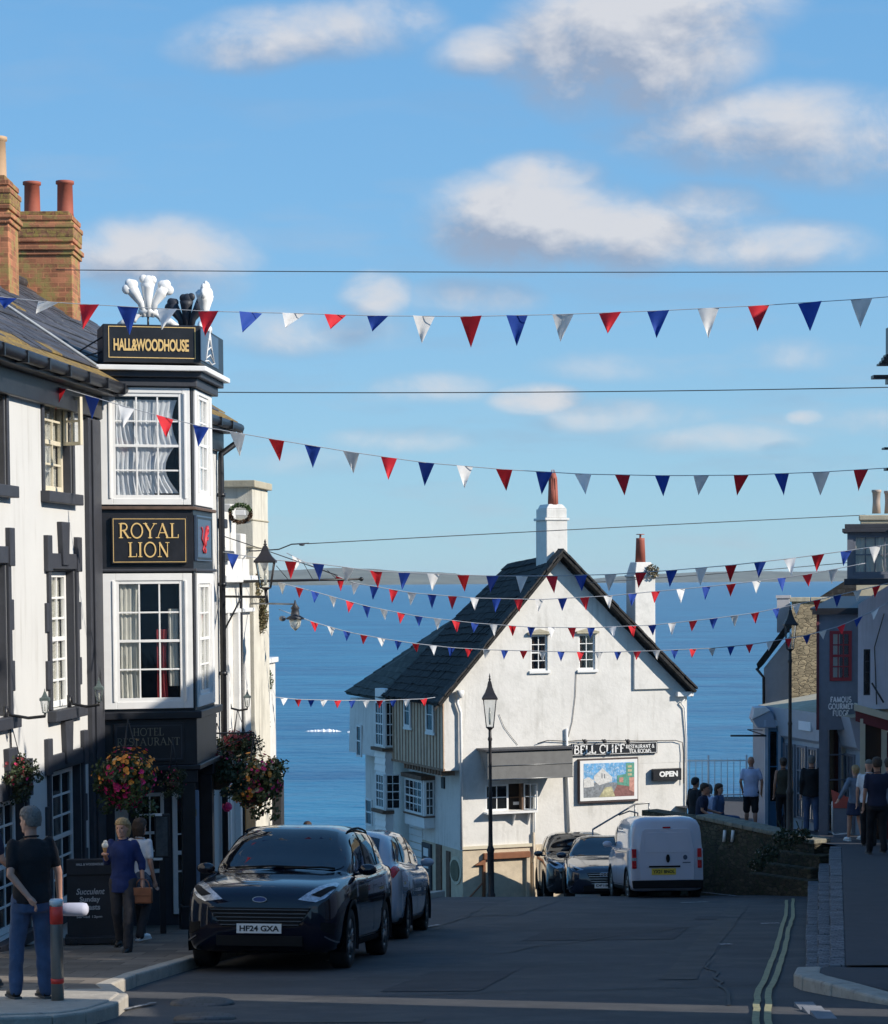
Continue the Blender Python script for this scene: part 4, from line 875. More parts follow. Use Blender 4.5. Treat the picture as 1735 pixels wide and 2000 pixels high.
# gutter box, pipes and cables on the gable
mb = MB(); g = lambda px, py, b=.05: FG.w(*FG.hit(px, py, b), b)
a_ = FG.hit(1108, 1500, .06)[0]
mb.tube([g(1107, 1423), g(1108, 1500), g(1112, 1625)], .035, 8); mb.build('drainpipe', WPAINT, rest)
mb = MB(); mb.tube([g(899, 1350, .08), g(893, 1372, .08), g(900, 1392, .08), g(902, 1660, .08)], .04, 8); mb.lathe(g(899, 1356, .12), [(.05, -.1), (.1, 0), (.1, .1)], 8); mb.build('drainpipe', WPAINT, rest)
mb = MB(); mb.tube([g(1338, 1366, .1), g(1330, 1372, .06), g(1337, 1382, .05), g(1341, 1440, .04), g(1341, 1600, .04)], .02, 6); mb.box(FG, GW-.35, GW+.12, EAVE_R-.1, EAVE_R+.02, .0, .16); mb.build('eaves_pipe', WPAINT, rest)
CAB = mat('dark cable', (.05, .045, .045), .7)
mb = MB(); mb.tube([g(1126, 1313, .02), g(1124, 1360, .02), g(1118, 1410, .02), g(1110, 1440, .02)], .008, 5); mb.tube([g(975, 1395, .02), g(985, 1420, .02), g(1000, 1440, .02), g(1012, 1455, .02)], .006, 5)
mb.tube([g(1050, 1452, .06), g(1070, 1446, .06), g(1112, 1448, .06), g(1130, 1446, .06), g(1250, 1447, .06), g(1320, 1446, .06), g(1333, 1450, .06), g(1335, 1470, .06), g(1335, 1530, .06)], .012, 6)
for px in (1138, 1176, 1222):
    mb.tube([g(px, 1447, .06), g(px, 1444, .3), g(px+5, 1448, .42)], .01, 5); mb.ball(g(px+5, 1448, .44), .06, 8)
mb.build('cable', CAB, rest)
# bead between storeys at hatch: sloping soffit of the recessed ground floor
q = FG.rect(905, 1650, 1040, 1664); mb = MB(); mb.box(FG, LI-.02, q[1], LZ-.06, LZ+.02, 0, .06); mb.build('ledge', CREAM, rest)
mb = MB(); r0 = FG.rect(943, 1664, 1033, 1754)
BRN = mat('rust brown paint', (.23, .09, .04), .6, .2, 5)
mb.box(FG, r0[0], r0[1], r0[3]-.16, r0[3], .0, .12); mb.box(FG, r0[1]-.1, r0[1], BZ, r0[3]-.16, 0, .1, 1); mb.box(FG, r0[0]-.02, r0[0]+.05, BZ, r0[3]-.16, 0, .1)
mb.prism([FG.w(r0[0], r0[3]-.16, .1), FG.w(r0[0]-.25, r0[3]-.3, .1), FG.w(r0[0], r0[3]-.3, .1)], -FG.n*.08); mb.tube([FG.w(LI+.05, BZ+.65, .1), FG.w(LI+.5, BZ+1.1, .12)], .025, 6)
mb.build('cellar_door_frame', [BRN, PLAST], rest, bevel=.01)
mb = MB(); mb.box(FG, r0[1]+.3, r0[1]+.36, BZ, LZ-.4, 0, .06); mb.tube([FG.w(r0[1]+.12, BZ, .06), FG.w(r0[1]+.12, LZ+.3, .06)], .03, 6); mb.tube([FG.w(r0[1]+.05, LZ-.5, .08), FG.w(r0[1]+.22, LZ-.1, .08)], .025, 6); mb.build('drainpipe', PLAST, rest)
q = FG.rect(1030, 1540, 1045, 1660); mb = MB(); mb.tube([g(1045, 1535, .05), g(1044, 1665, .05)], .03, 6); mb.build('drainpipe', WPAINT, rest)
# boarded awning over the hatch
AWN = mat('grey awning canvas', (.17, .17, .165), .85, .1, 6, bump=.2)
ar = FG.rect(931, 1462, 1101, 1518); A0_, A1_ = ar[0]+.06, ar[1]-.02
mb = MB(); p_ = [FG.w(A0_, ar[3]+.04, .0), FG.w(A0_, ar[3]-.02, .62), FG.w(A0_, ar[2]+.06, .62), FG.w(A0_, ar[2]+.1, .6), FG.w(A0_, ar[3]-.04, 0)]
mb.box(FG, A0_, A1_, ar[2]+.02, ar[3]-.02, .60, .62)
mb.prism([FG.w(A0_, ar[3]+.03, 0), FG.w(A0_, ar[3]-.02, .62), FG.w(A0_, ar[3]-.035, .62), FG.w(A0_, ar[3]+.015, 0)], FG.u*(A1_-A0_))
mb.prism([FG.w(A0_, ar[3]+.01, 0), FG.w(A0_, ar[3]-.04, .6), FG.w(A0_, ar[2]+.03, .6)], FG.u*.012); mb.prism([FG.w(A1_, ar[3]+.01, 0), FG.w(A1_, ar[3]-.04, .6), FG.w(A1_, ar[2]+.03, .6)], -FG.u*.012)
aw = mb.build('awning', AWN, rest)
mb = MB(); mb.tube([FG.w(A0_, ar[2]+.02, .63), FG.w(A1_, ar[2]+.02, .63)], .018, 6); mb.tube([FG.w(A0_, (ar[2]+ar[3])/2, .63), FG.w(A1_, (ar[2]+ar[3])/2, .63)], .01, 6); mb.build('awning_rail', METAL, aw)
mb = MB(); mb.box(FG, A0_-.06, A1_+.04, ar[3]+.0, ar[3]+.05, 0, .68); mb.build('awning_top', DARKP, aw)
# timbered left side of the jetty
FT = Fr((0, 50*K, 0), (-back.x, -back.y))                 # a<0 away from camera, outward = left
mb = MB(); n = 17; LATH = mat('pale lime panel', (.60, .46, .33), .9, .12, 5, streak=.6, bump=.2)
mb.box(FT, -D1-.05, -.0, JZ+.05, EAVE_L+.15, .002, .03); mb.build('panel', LATH, rest)
mb = MB()
for i in range(n+1):
    a = -D1+(D1)*i/n; j = random.uniform(-.02, .02); wd = random.uniform(.024, .036)
    mb.prism([FT.w(a-wd+j, JZ, .03), FT.w(a+wd+j, JZ, .03), FT.w(a+wd-j, EAVE_L+.12, .03), FT.w(a-wd-j, EAVE_L+.12, .03)], FT.n*.012)
for i in range(14): a = -D1*.75+D1*.75*i/14; mb.box(FT, a, a+.06, JZ-.14, JZ-.01, -.35, .03)
mb.box(FT, -D1, -.0, JZ-.01, JZ+.05, -.02, .05); mb.build('timber_stud', mat('weathered timber', (.27, .17, .11), .8, .3, 7, bump=.4), rest)
t1 = FT.rect(793, 1358, 801, 1420, .06); t2 = FT.rect(836, 1362, 846, 1430, .06)
for q in (t1, t2):
    window(rest, FT, q[0]-.08, q[1]+.08, q[2], q[3], 1, 2, b=.1, fw=.06, bar=.01, sash=False, sill=.1)
# lower left side: oriel window, fan window, plinth with display and oval panel
FS2 = Fr((*FG.w(LI, 0).xy, 0), (-back.x, -back.y))
o1 = FS2.rect(797, 1522, 838, 1588, .2)
mb = MB(); mb.box(FS2, o1[0], o1[1]-.1, o1[2]-.35, o1[3]+.03, 0, .3); mb.box(FS2, o1[0]-.03, o1[1]-.05, o1[3]+.03, o1[3]+.14, 0, .4, 1); mb.box(FS2, o1[0]-.02, o1[1]-.06, o1[2]-.06, o1[2]-.02, 0, .34, 1); ori = mb.build('oriel', [WPAINT, TIMB], rest, bevel=.008)
window(rest, FS2, o1[0]+.08, o1[1]-.2, o1[2], o1[3], 4, 4, b=.33, fw=.05, bar=.014)
window(rest, Fr(FS2.w(o1[1]-.09, 0, .27), -FS2.n), 0.0, .24, o1[2], o1[3], 2, 4, b=.02, fw=.03, bar=.01)
mb = MB(); z = FS2.hit(867, 1528, .0); mb.box(FS2, z[0]-.1, z[0]+.1, z[1]-.16, z[1]+.14, 0, .04); mb.build('vent', BLACK, rest)
cz = FS2.hit(890, 1700, .03); mb = MB()
for (ra, rz_, bb, mi) in ((.42, .37, .02, 0), (.3, .28, .045, 1)):
    mb.prism([FS2.w(cz[0]+ra*math.cos(t*math.pi/12), cz[1]+rz_*math.sin(t*math.pi/12), .0) for t in range(24)], FS2.n*(bb+.02), mi)
mb.build('oval_panel', [CREAM, mat('mossy green panel', (.14, .14, .09), .8, .2, 4)], rest)
mb = MB(); q = FS2.rect(826, 1652, 843, 1752, .04); mb.box(FS2, q[0], q[1], BZ, LZ-.15, 0, .07, 1)
for k in range(4): mb.box(FS2, q[0]+.15, q[1]-.15, LZ-.5-.32*k, LZ-.28-.32*k, .07, .08, 0)
q = FS2.rect(852, 1655, 862, 1752, .04); mb.box(FS2, q[0], q[1], BZ, LZ-.1, 0, .05, 2); q = FS2.rect(872, 1670, 879, 1740, .04); mb.box(FS2, q[0], q[1], BZ+.3, LZ-.2, 0, .05, 2)
mb.build('notice_case', [WPAINT, DARKP, TIMB], rest)
# rear wing: plain shaded wall, boarded bay with sash windows
a1_ = -D1; a2_ = -D2
bay1 = FT.rect(738, 1372, 772, 1460, .25); bay0 = FT.rect(738, 1516, 795, 1585, .25)
mb = MB(); mb.box(FT, -D1-.75, -D1+.06, BZ, EAVE_L+.05, 0, .22); wb = mb.build('boarded_bay', WPAINT, rest)
mb = MB()
for k in range(26):
    zz = BZ+.3+k*.19
    if bay1[2]-.05 < zz < bay1[3] or bay0[2]-.05 < zz < bay0[3]: continue
    mb.prism([FT.w(-D1-.78, zz, .22), FT.w(-D1-.78, zz, .25), FT.w(-D1-.78, zz+.17, .222)], FT.u*.86)
    mb.box(FS2, -D1, -D1+1.0, zz, zz+.16, 0, .02+.008*(k % 2))
mb.build('weatherboard', WPAINT, wb)
for q in (bay1, bay0):
    window(rest, FT, -D1-.65, -D1+.02, q[2], q[3], 3, 4, b=.27, fw=.05, bar=.014, name='sash_window')
    window(rest, Fr((*FT.w(-D1+.07, 0, .24).xy, 0), (1, .15)), 0, .3 if q is bay1 else .42, q[2], q[3], 2, 4, b=.0, fw=.035, bar=.01, name='sash_window')
    mb = MB(); mb.box(FT, -D1-.82, -D1+.14, q[2]-.12, q[2]-.03, 0, .34); mb.build('ledge', TIMB, rest)
q = FT.rect(698, 1416, 706, 1478, .0); window(rest, FT, q[0], q[1]+.05, q[2], q[3], 1, 2, b=.04, fw=.05, bar=.02)
q = FT.rect(716, 1560, 726, 1612, .0); window(rest, FT, q[0], q[1]+.1, q[2], q[3], 1, 2, b=.04, fw=.05, bar=.02)
# signs on the gable
r = FG.rect(1116, 1450, 1284, 1474, .06)
o = board('restaurant_sign', FG, *r, .07, BLACK, border=WPAINT, inset=.02, bw=.012, label='black BELL CLIFF restaurant and tea rooms sign high on the white gable wall')
mb = MB(); rt = FG.rect(1120, 1455, 1220, 1471, .07); serif(mb, 'BELL CLIFF', FG, *rt, .083, wt=1.3, ser=False); rt = FG.rect(1222, 1454, 1278, 1470, .07); serif(mb, 'RESTAURANT &\nTEA ROOMS', FG, *rt, .083, wt=1.5, ser=False); mb.build('lettering', WPAINT, o)
r = FG.rect(1275, 1501, 1330, 1524, .1)
o = board('open_sign', FG, *r, .14, BLACK, th=.12, label='small black sign reading OPEN at the right edge of the white gable wall')
mb = MB(); rt = FG.rect(1288, 1506, 1324, 1517, .14); sans(mb, 'OPEN', FG, *rt, .15, bold=.05); mb.build('lettering', WPAINT, o)
# framed town picture: a painted street view, built of flat patches
r = FG.rect(1131, 1481, 1247, 1567, .1); a0, a1, z0, z1 = r
pic = thing('picture_board', FG.w((a0+a1)/2, z0, .1), 'framed colourful painting of a street on a dark brown board below the BELL CLIFF sign', 'picture')
FRB = mat('dark brown frame', (.05, .03, .03), .6)
mb = MB(); mb.box(FG, a0, a1, z0, z1, 0, .1); mb.build('backboard', FRB, pic, bevel=.008)
mb = MB(); mb.box(FG, a0+.03, a1-.03, z0+.06, z1-.04, .1, .115); mb.build('mount', WPAINT, pic)
PC = [mat('picture sky', (.12, .35, .62), .7, .3, 9, col2=(.5, .6, .7), thr=(.5, .62)), mat('picture cream', (.6, .6, .58), .7, .2, 20), mat('picture green', (.1, .3, .22), .7, .3, 15), mat('picture red road', (.22, .1, .09), .7, .3, 15),
      mat('picture grey', (.2, .22, .24), .7, .4, 18), mat('picture pink', (.5, .25, .2), .7, .3, 15), mat('picture yellow', (.45, .42, .25), .7, .4, 12)]
b0, b1, y0, y1 = a0+.13, a1-.13, z0+.15, z1-.12; pw_, ph_ = b1-b0, y1-y0
mb = MB(); mb.box(FG, b0, b1, y0, y1, .115, .118, 0); pp = lambda x, y, l: FG.w(b0+pw_*x, y0+ph_*y, .118+l*.0012)
def poly(pts, mi, l): mb.prism([pp(x, y, l) for x, y in pts], FG.n*.001, mi)
poly([(0, 0), (1, 0), (1, .3), (.6, .42), (.3, .42), (0, .5)], 4, 1); poly([(.55, .0), (1, 0), (1, .25), (.68, .4)], 3, 2); poly([(.2, .5), (.2, .62), (.37, .86), (.56, .58), (.56, .45), (.3, .35)], 1, 3)
poly([(0, .3), (0, .55), (.1, .6), (.2, .5), (.2, .3)], 1, 4); poly([(.66, .35), (.66, .62), (.85, .66), (.85, .3)], 2, 3); poly([(.84, .3), (.84, .98), (1, .98), (1, .25)], 2, 4); poly([(.9, .18), (.9, .55), (1, .55), (1, .1)], 5, 5)
poly([(.3, .0), (.42, .28), (.55, .3), (.62, 0)], 6, 5); poly([(.05, .05), (.08, .3), (.3, .34), (.28, .08)], 4, 6); poly([(.35, .55), (.35, .7), (.37, .7), (.37, .55)], 4, 5); poly([(.4, .55), (.4, .68), (.42, .68), (.42, .55)], 4, 5)
poly([(.7, .42), (.7, .55), (.78, .56), (.78, .41)], 5, 6)
for k in range(3): poly([(.87, .6+k*.12), (.87, .67+k*.12), (.95, .67+k*.12), (.95, .6+k*.12)], 6, 7)
mb.build('painting', PC, pic)
# ---------------- steps, rail and terrace walls
mb = MB(); h = lambda px, py, d: P(px, py, d)
FW1 = Fr((*h(1362, 1700, 49.6).xy, 0), h(1590, 1700, 46.8).xy-h(1362, 1700, 49.6).xy)
L1 = (h(1590, 1700, 46.8).xy-h(1362, 1700, 49.6).xy).length
zt0 = FW1.hit(1370, 1600)[1]; zt1 = FW1.hit(1580, 1648)[1]
mb.prism([FW1.w(-1.8, -7.2), FW1.w(L1, -6.9), FW1.w(L1, zt1), FW1.w(0, zt0), FW1.w(-1.8, zt0+.05)], -FW1.n*.45)
tw = mb.build('wall_body', WSTONE); tw.name = 'terrace_wall'; tag(tw, 'dark mossy rubble stone wall holding up the seafront terrace right of the van', 'wall')
mb = MB(); n = 12
for i in range(n):
    t0, t1 = i/n, (i+.97)/n; za, zb_ = zt0+(zt1-zt0)*t0, zt0+(zt1-zt0)*t1
    mb.prism([FW1.w(L1*t0, za, .05), FW1.w(L1*t1, zb_, .05), FW1.w(L1*t1, zb_, -.5), FW1.w(L1*t0, za, -.5)], (0, 0, .09))
mb.build('coping', mat('grey lichen coping', (.2, .19, .15), .95, .25, 8, bump=.6, col2=(.3, .28, .18), thr=(.55, .65)), tw, bevel=.02)
mb = MB()
for px in (1416, 1432): mb.tube([FW1.w(*FW1.hit(px, 1622, .06), .06), FW1.w(*FW1.hit(px-2, 1644, .06), .06)], .035, 6)
mb.build('weep_pipe', WPAINT, tw)
# stepped stone end wall with planting on it
st = thing('stone_steps', FW1.w(L1, -6.6), 'broad dark stone block steps at the foot of the raised footway beside the yellow lines', 'steps')
base = FW1.w(L1*.62, 0, 0)
for k, (pa, pb_, pt, db) in enumerate(((1462, 1580, 1712, .55), (1476, 1584, 1690, .35), (1500, 1600, 1665, .15), (1560, 1632, 1652, -.25))):
    a0 = FW1.hit(pa, 1700, db)[0]; a1 = FW1.hit(pb_, 1700, db)[0]; zz = FW1.hit((pa+pb_)/2, pt, db)[1]
    mb = MB(); mb.box(FW1, a0, a1, -7.0, zz, -.3, db); mb.build('step', WSTONE, st, bevel=.03)
for k, (px, py, n, s) in enumerate(((1500, 1668, 260, 1.0), (1535, 1640, 300, 1.1), (1566, 1632, 200, .8), (1478, 1690, 160, .7))):
    c = P(px, py, 46.6-.1*k); mb = MB(); leafball(mb, c, .22*s, n, .07, sx=1.2, sz=.9); leafball(mb, c, .26*s, 20, .05, mi=1, sz=.9)
    for _ in range(6): e = Vector((random.uniform(-.2, .2), random.uniform(-.1, .1), random.uniform(.1, .4)))*s; mb.tube([c, c+e], .008, 4, 0)
    tag(mb.build('plant', [mat('dark shrub leaf', (.03, .045, .02), .8, .4, 10), mat('pale dry bloom', (.3, .26, .22), .9, .2, 10)]), ['low dark shrub on the middle of the stone steps', 'bushiest shrub with pale blooms on the stone steps, below the dark vest woman', 'small shrub at the right end of the stone steps below the black jacket man', 'lowest little shrub at the left foot of the stone steps'][k], 'plant', 'shrubs on the stone steps')
# handrail of steps by the gable
mb = MB(); hr = lambda px, py, d: P(px, py, d)
pts = [hr(1158, 1620, 54.3), hr(1240, 1571, 58.0), hr(1268, 1568, 57.9)]
mb.tube(pts, .022, 6); mb.tube([pts[-1], hr(1268, 1600, 57.9)], .022, 6); mb.tube([hr(1240, 1571, 58.0), hr(1240, 1600, 58)], .02, 6); mb.tube([hr(1158, 1620, 54.3), hr(1158, 1660, 54.3)], .02, 6)
mb.tube([hr(1209, 1592, 57.2), hr(1230, 1584, 57.1), hr(1246, 1588, 57.0), hr(1246, 1600, 57.0)], .02, 6)
tag(mb.build('handrail', METAL), 'grey tube handrail rising in front of the gable wall behind the van', 'handrail')
mb = MB(); 
for k in range(7):
    a = FG.hit(1165, 1650)[0]+.26*k; mb.box(FG, a, a+3-.26*k, -8.8, -7.85+.17*k, .25, 1.1)
tag(mb.build('stone_steps', STONE), 'stone steps climbing right along the foot of the white gable wall behind the van', 'steps')
# seafront railing beyond the terrace
mb = MB(); ra = Vector((5.2, 63.5, -6.1)); rb_ = Vector((11.5, 63.5, -6.1)); n = 36
for i in range(n+1):
    p = ra.lerp(rb_, i/n); mb.tube([p, p+Vector((0, 0, 1.15 if i % 6 else 1.25))], .012 if i % 6 else .028, 5)
for z in (.15, 1.1): mb.tube([ra+Vector((0, 0, z)), rb_+Vector((0, 0, z))], .02, 6)
tag(mb.build('railing', mat('pale blue rail paint', (.3, .42, .52), .5)), 'pale blue upright bar railing along the seafront edge of the terrace', 'railing')
# ================================================================== RIGHT-HAND ROW
BSH = mat('blue grey shopfront paint', (.3, .37, .44), .5, .08, 5); BLU = mat('mid blue shopfront paint', (.06, .16, .27), .5, .1, 5); GREYR = mat('grey roughcast', (.42, .42, .44), .9, .06, 8, bump=.3)
LAV = mat('pale lilac render', (.74, .73, .80), .85, .05, 4, streak=.3); CHAR = mat('charcoal shopfront paint', (.17, .195, .24), .6, .1, 6)
TB = -7.6
# far little house with dark roof
def slant(f, k=-.175): f.n = Vector((k, -1, 0)).normalized(); return f
FH = slant(Fr((*P(1492, 1400, 63.2).xy, 0), (1, .05))); hz = lambda px, py, f, b=0: f.hit(px, py, b)
far = thing('shore_house', (*P(1520, 1400, 63.2).xy, -6.3), 'small grey house with steep dark roof at the seaward end of the right row', 'house')
a1 = hz(1548, 1400, FH)[0]; e0 = hz(1487, 1305, FH); r1 = hz(1548, 1190, FH)
mb = MB(); mb.prism([FH.w(0, TB), FH.w(a1, TB), FH.w(a1, hz(1548, 1235, FH)[1]), FH.w(.0, e0[1])], -FH.n*4); mb.build('wall', GREYR, far)
mb = MB(); zA, zB = e0[1], hz(1548, 1222, FH)[1]; mb.prism([FH.w(-.15, zA-.05, .12), FH.w(a1+.1, zB+.15, .12), FH.w(a1+.1, zB+.4, .12), FH.w(-.2, zA+.12, .12)], -FH.n*4.3); mb.build('roof', SLATE2, far)
mb = MB(); mb.tube([FH.w(-.2, zA, .15), FH.w(.0, zA-.25, .1), FH.w(.02, TB, .08)], .04, 6); mb.build('drainpipe', BLACK, far)
mb = MB(); mb.box(FH, a1-.45, a1-.1, zB-.2, zB+.75, -.9, -.5); mb.box(FH, a1-.48, a1-.07, zB+.75, zB+.83, -.93, -.47); mb.build('chimney', GREYR, far)
# rubble stone house
FSn = slant(Fr((*P(1546, 1400, 62).xy, 0), (1, .03)))
stn = thing('stone_house', (*P(1600, 1400, 60).xy, -6.3), 'brown rubble stone house with low parapet behind the charcoal fudge shop', 'house')
z1 = hz(1600, 1175, FSn)[1]; a1 = hz(1700, 1300, FSn)[0]
mb = MB(); mb.box(FSn, 0, a1, TB, z1, -5, 0); mb.build('wall', STONE, stn)
mb = MB(); 
for k in range(4): mb.box(FSn, -.05+k*(a1+.1)/4, -.05+(k+.97)*(a1+.1)/4, z1, z1+.12, -.5, .06)
mb.box(FSn, -.02, hz(1600, 1390, FSn)[0], hz(1570, 1390, FSn)[1], hz(1570, 1372, FSn)[1], 0, .06, 1); mb.build('coping', [CSTONE, TIMB], stn, bevel=.015)
a0 = hz(1655, 1140, FSn)[0]; mb = MB(); mb.prism([FSn.w(a0, z1, -1), FSn.w(a0+3, z1, -1), FSn.w(a0+3, z1+1, -1), FSn.w(a0+1.1, z1+.75, -1), FSn.w(a0+.2, z1+.45, -1)], -FSn.n*3)
mb.build('roof_gable', CSTONE, stn)
mb = MB(); mb.prism([FSn.w(a0-.75, z1+.12, -.9), FSn.w(a0+.25, z1+.75, -.9), FSn.w(a0+.25, z1+.12, -.9)], -FSn.n*3); mb.build('roof', SLATE2, stn)
# shopfront facing the street (left) between d 51 and 60
FSH = Fr((*P(1500, 1500, 60).xy, 0), P(1500, 1500, 60).xy-P(1690, 1500, 50).xy)   # u points away ... outward must face left
FSH = Fr((*P(1690, 1500, 50.0).xy, 0), (P(1690, 1500, 50.0)-P(1504, 1500, 55.3).xyz).xy)
o_ = FSH.o; LSH = (P(1690, 1500, 50.0)-P(1504, 1500, 55.3)).xy.length     # a runs 0..-LSH going away; outward = left
shop = thing('seafront_shop', (*P(1600, 1500, 56).xy, -6.1), 'long blue grey shop with many paned windows facing the terrace', 'shop')
zt = FSH.hit(1560, 1380)[1]; ztn = P(1560, 1390, 53.2).z
mb = MB(); mb.box(FSH, -LSH, 0, TB, ztn, -4, 0); ws = mb.build('wall', BSH, shop)
mb = MB(); mb.prism([FSH.w(-LSH, ztn-.7, .02), FSH.w(-LSH, ztn-.62, .12), FSH.w(-LSH, ztn+.05, .3), FSH.w(-LSH, ztn+.05, 0)], FSH.u*(LSH*.97)); fas = mb.build('fascia', mat('grey blue fascia', (.42, .47, .55), .6, .06, 5), shop)
mb = MB(); mb.prism([FSH.w(-LSH, ztn+.05, .3), FSH.w(-LSH, ztn+.3, -1.2), FSH.w(-LSH, ztn+.05, -1.2)], FSH.u*LSH); mb.build('roof', CSTONE, shop)
nw = 7
for k in range(nw):
    a0 = -LSH*.93+LSH*.86*k/nw; a1 = a0+LSH*.86/nw-.12
    lit = CREAM if k in (1, 2, 4) else None
    window(shop, FSH, a0, a1, P(1560, 1578, 56).z, ztn-.8, 3, 3, b=.05, fw=.05, bar=.02, fm=CHAR, sash=False, glass=GLASS, curtains=[(0, 1, CREAM if k % 2 else CURT2, 0, .12, 1)], room=.04 if False else .3, name='shop_window')
a0 = FSH.hit(1590, 1424)[0]
# small panel with plain lines of writing on the fascia
mb = MB(); zc_ = ztn-.28; mb.box(FSH, a0-.35, a0+.35, zc_-.12, zc_+.16, .2, .235)
mb.build('name_plate', CURT, fas)
# blue corner shop with arched little canopy box
blu = thing('corner_kiosk', (*P(1512, 1600, 59.5).xy, -6.2), 'narrow bright blue corner shopfront at the seaward end of the shop row', 'shop')
FK = Fr((*P(1495, 1500, 54.4).xy, 0), (1, .05)); ka = hz(1528, 1500, FK)[0]; kz = hz(1500, 1418, FK)[1]
mb = MB(); mb.box(FK, 0, ka, TB, kz, -1.6, 0); mb.build('wall', BLU, blu)
mb = MB(); mb.box(FK, -.02, .06, TB, kz+.05, 0, .05); mb.box(FK, .3, .36, TB, kz, 0, .05); mb.box(FK, -.05, ka+.05, kz, kz+.15, -1.6, .1); mb.build('trim', mat('pale blue trim', (.4, .48, .56), .5), blu)
window(blu, FK, .08, .3, -5.3, kz-.1, 1, 2, b=.03, fw=.03, fm=BLU); window(blu, FK, .38, ka-.02, -5.6, kz-.1, 1, 1, b=.03, fw=.04, fm=BLU)
hs = P(1491, 1422, 54.3); mb = MB(); T = lambda x, z, y=0: hs+Vector((x, y, z)); k_ = 54.3/F
ol = [(-10, 0), (-22, 18), (-16, 40), (4, 42), (20, 26), (26, 0)]
mb.prism([T(x*k_, z*k_) for x, z in ol], (0, .55, 0)); mb.prism([T(x*k_, z*k_, -.03) for x, z in ((-22, 17), (-18, 40), (4, 42), (14, 34), (-16, 20))], (0, .028, 0), 1); mb.build('roof_housing', [mat('pale blue panel', (.3, .36, .45), .5, .05, 5), WPAINT], blu, bevel=.02)
mb = MB(); pb = P(1427, 1437, 54.3); pe = P(1497, 1437, 54.3); mb.tube([pb, pe], .025, 6); mb.tube([P(1460, 1425, 54.3), P(1497, 1437, 54.3)], .012, 5); mb.tube([P(1460, 1425, 54.3), P(1490, 1426, 54.3)], .012, 5); mb.build('sign_arm', BLACK, blu)
# charcoal fudge shop: side wall facing up the street
FF = slant(Fr((*P(1600, 1400, 50.5).xy, 0), (1, .06)), -.2); fz = hz(1640, 1200, FF)[1]; fa = hz(1690, 1300, FF)[0]; fb = hz(1640, 1425, FF)[1]
fud = thing('fudge_shop', (*P(1640, 1400, 50.5).xy, -6), 'charcoal painted upper storey with a red framed window above FAMOUS GOURMET FUDGE lettering', 'shop')
mb = MB(); mb.box(FF, 0, fa+1, fb, fz, -3, 0); fw_ = mb.build('wall', CHAR, fud)
r = FF.rect(1621, 1232, 1664, 1330); cut(fw_, FF, [r], -.3, .3)
window(fud, FF, *r, 3, 4, b=.03, fw=.07, bar=.014, fm=REDP, sash=True, glass=GLASS, curtains=[(0, .45, CURT2, .1)], room=.3)
mb = MB(); mb.box(FF, -.15, fa+1, fz, fz+.1, -3, .15); mb.prism([FF.w(-.2, fz+.1, .15), FF.w(fa+1, fz+.1, .15), FF.w(fa+1, fz+.35, -1.5), FF.w(.3, fz+.35, -1.5)], (0, 0, .04)); mb.build('roof_edge', BLACK, fud)
mb = MB(); mb.box(FF, -.06, .0, fb, fz, -.1, .03); mb.build('corner_trim', mat('maroon trim', (.12, .03, .04), .6), fud)
mb = MB(); mb.box(FF, .0, .2, TB, fb, -.3, 0); mb.box(FF, .9, fa+1, TB, fb-.0, -2.5, -.8); mb.build('shopfront_post', CHAR, fud)
for k in range(4):
    window(fud, FF, .2+k*.26, .45+k*.26, TB+2.0, fb, 1, 4, b=-.4, fw=.025, bar=.015, fm=CHAR, sash=False, glass=[DGLASS, CREAM, DGLASS, CURT2][k] if k in (0, 2) else GLASS, curtains=None if k in (0, 2) else [(0, 1, CREAM)], room=.3, name='shop_window')
fo = MB(); rt = FF.rect(1618, 1361, 1667, 1398, 0); serif(fo, 'FAMOUS\nGOURMET\nFUDGE', FF, *rt, .025, wt=2.0); fo.build('lettering', mat('pale lettering', (.85, .85, .85), .6), fud)
# lilac house nearer, at the frame edge
FV = slant(Fr((*P(1676, 1300, 48.3).xy, 0), (1, .05)), -.2); vz = hz(1700, 1180, FV)[1]
lil = thing('lilac_house', (*P(1710, 1400, 48.3).xy, -5.7), 'pale lilac rendered house at the right edge with a narrow barred window and maroon shopfront', 'house')
vb = hz(1700, 1385, FV)[1]
mb = MB(); mb.prism([FV.w(0, vb), FV.w(1.6, vb), FV.w(1.6, vz+.7), FV.w(.9, vz+.55), FV.w(0, vz)], -FV.n*3); lw = mb.build('wall', LAV, lil)
r = FV.rect(1687, 1268, 1700, 1358); cut(lw, FV, [r], -.2, .2); window(lil, FV, *r, 1, 4, b=-.02, fw=.03, bar=.012, fm=DARKP, sash=False)
mb = MB(); mb.prism([FV.w(-.08, vb+.12, .05), FV.w(1.6, vb-.35, .35), FV.w(1.6, vb-.5, .35), FV.w(-.08, vb-.02, .05)], -FV.n*.4); mb.build('canopy_edge', CREAM, lil)
MAR = mat('maroon shop paint', (.16, .03, .035), .6, .15, 5)
mb = MB(); mb.prism([FV.w(-.05, vb, 0), FV.w(1.6, vb-.4, .2), FV.w(1.6, vb-.75, .2), FV.w(-.05, vb-.25, 0)], -FV.n*.3, 0); mb.box(FV, .05, .16, TB, vb-.2, -.2, .02, 1); mb.box(FV, .5, .62, TB, vb-.4, -.2, .02, 1); mb.box(FV, .62, 1.6, TB, vb-.5, -.3, 0, 0); mb.build('shopfront', [MAR, CREAM], lil)
mb = MB(); mb.box(FV, .16, .5, TB, vb-.3, -.2, -.1); mb.build('door', mat('dark brown door', (.05, .025, .015), .5), lil)
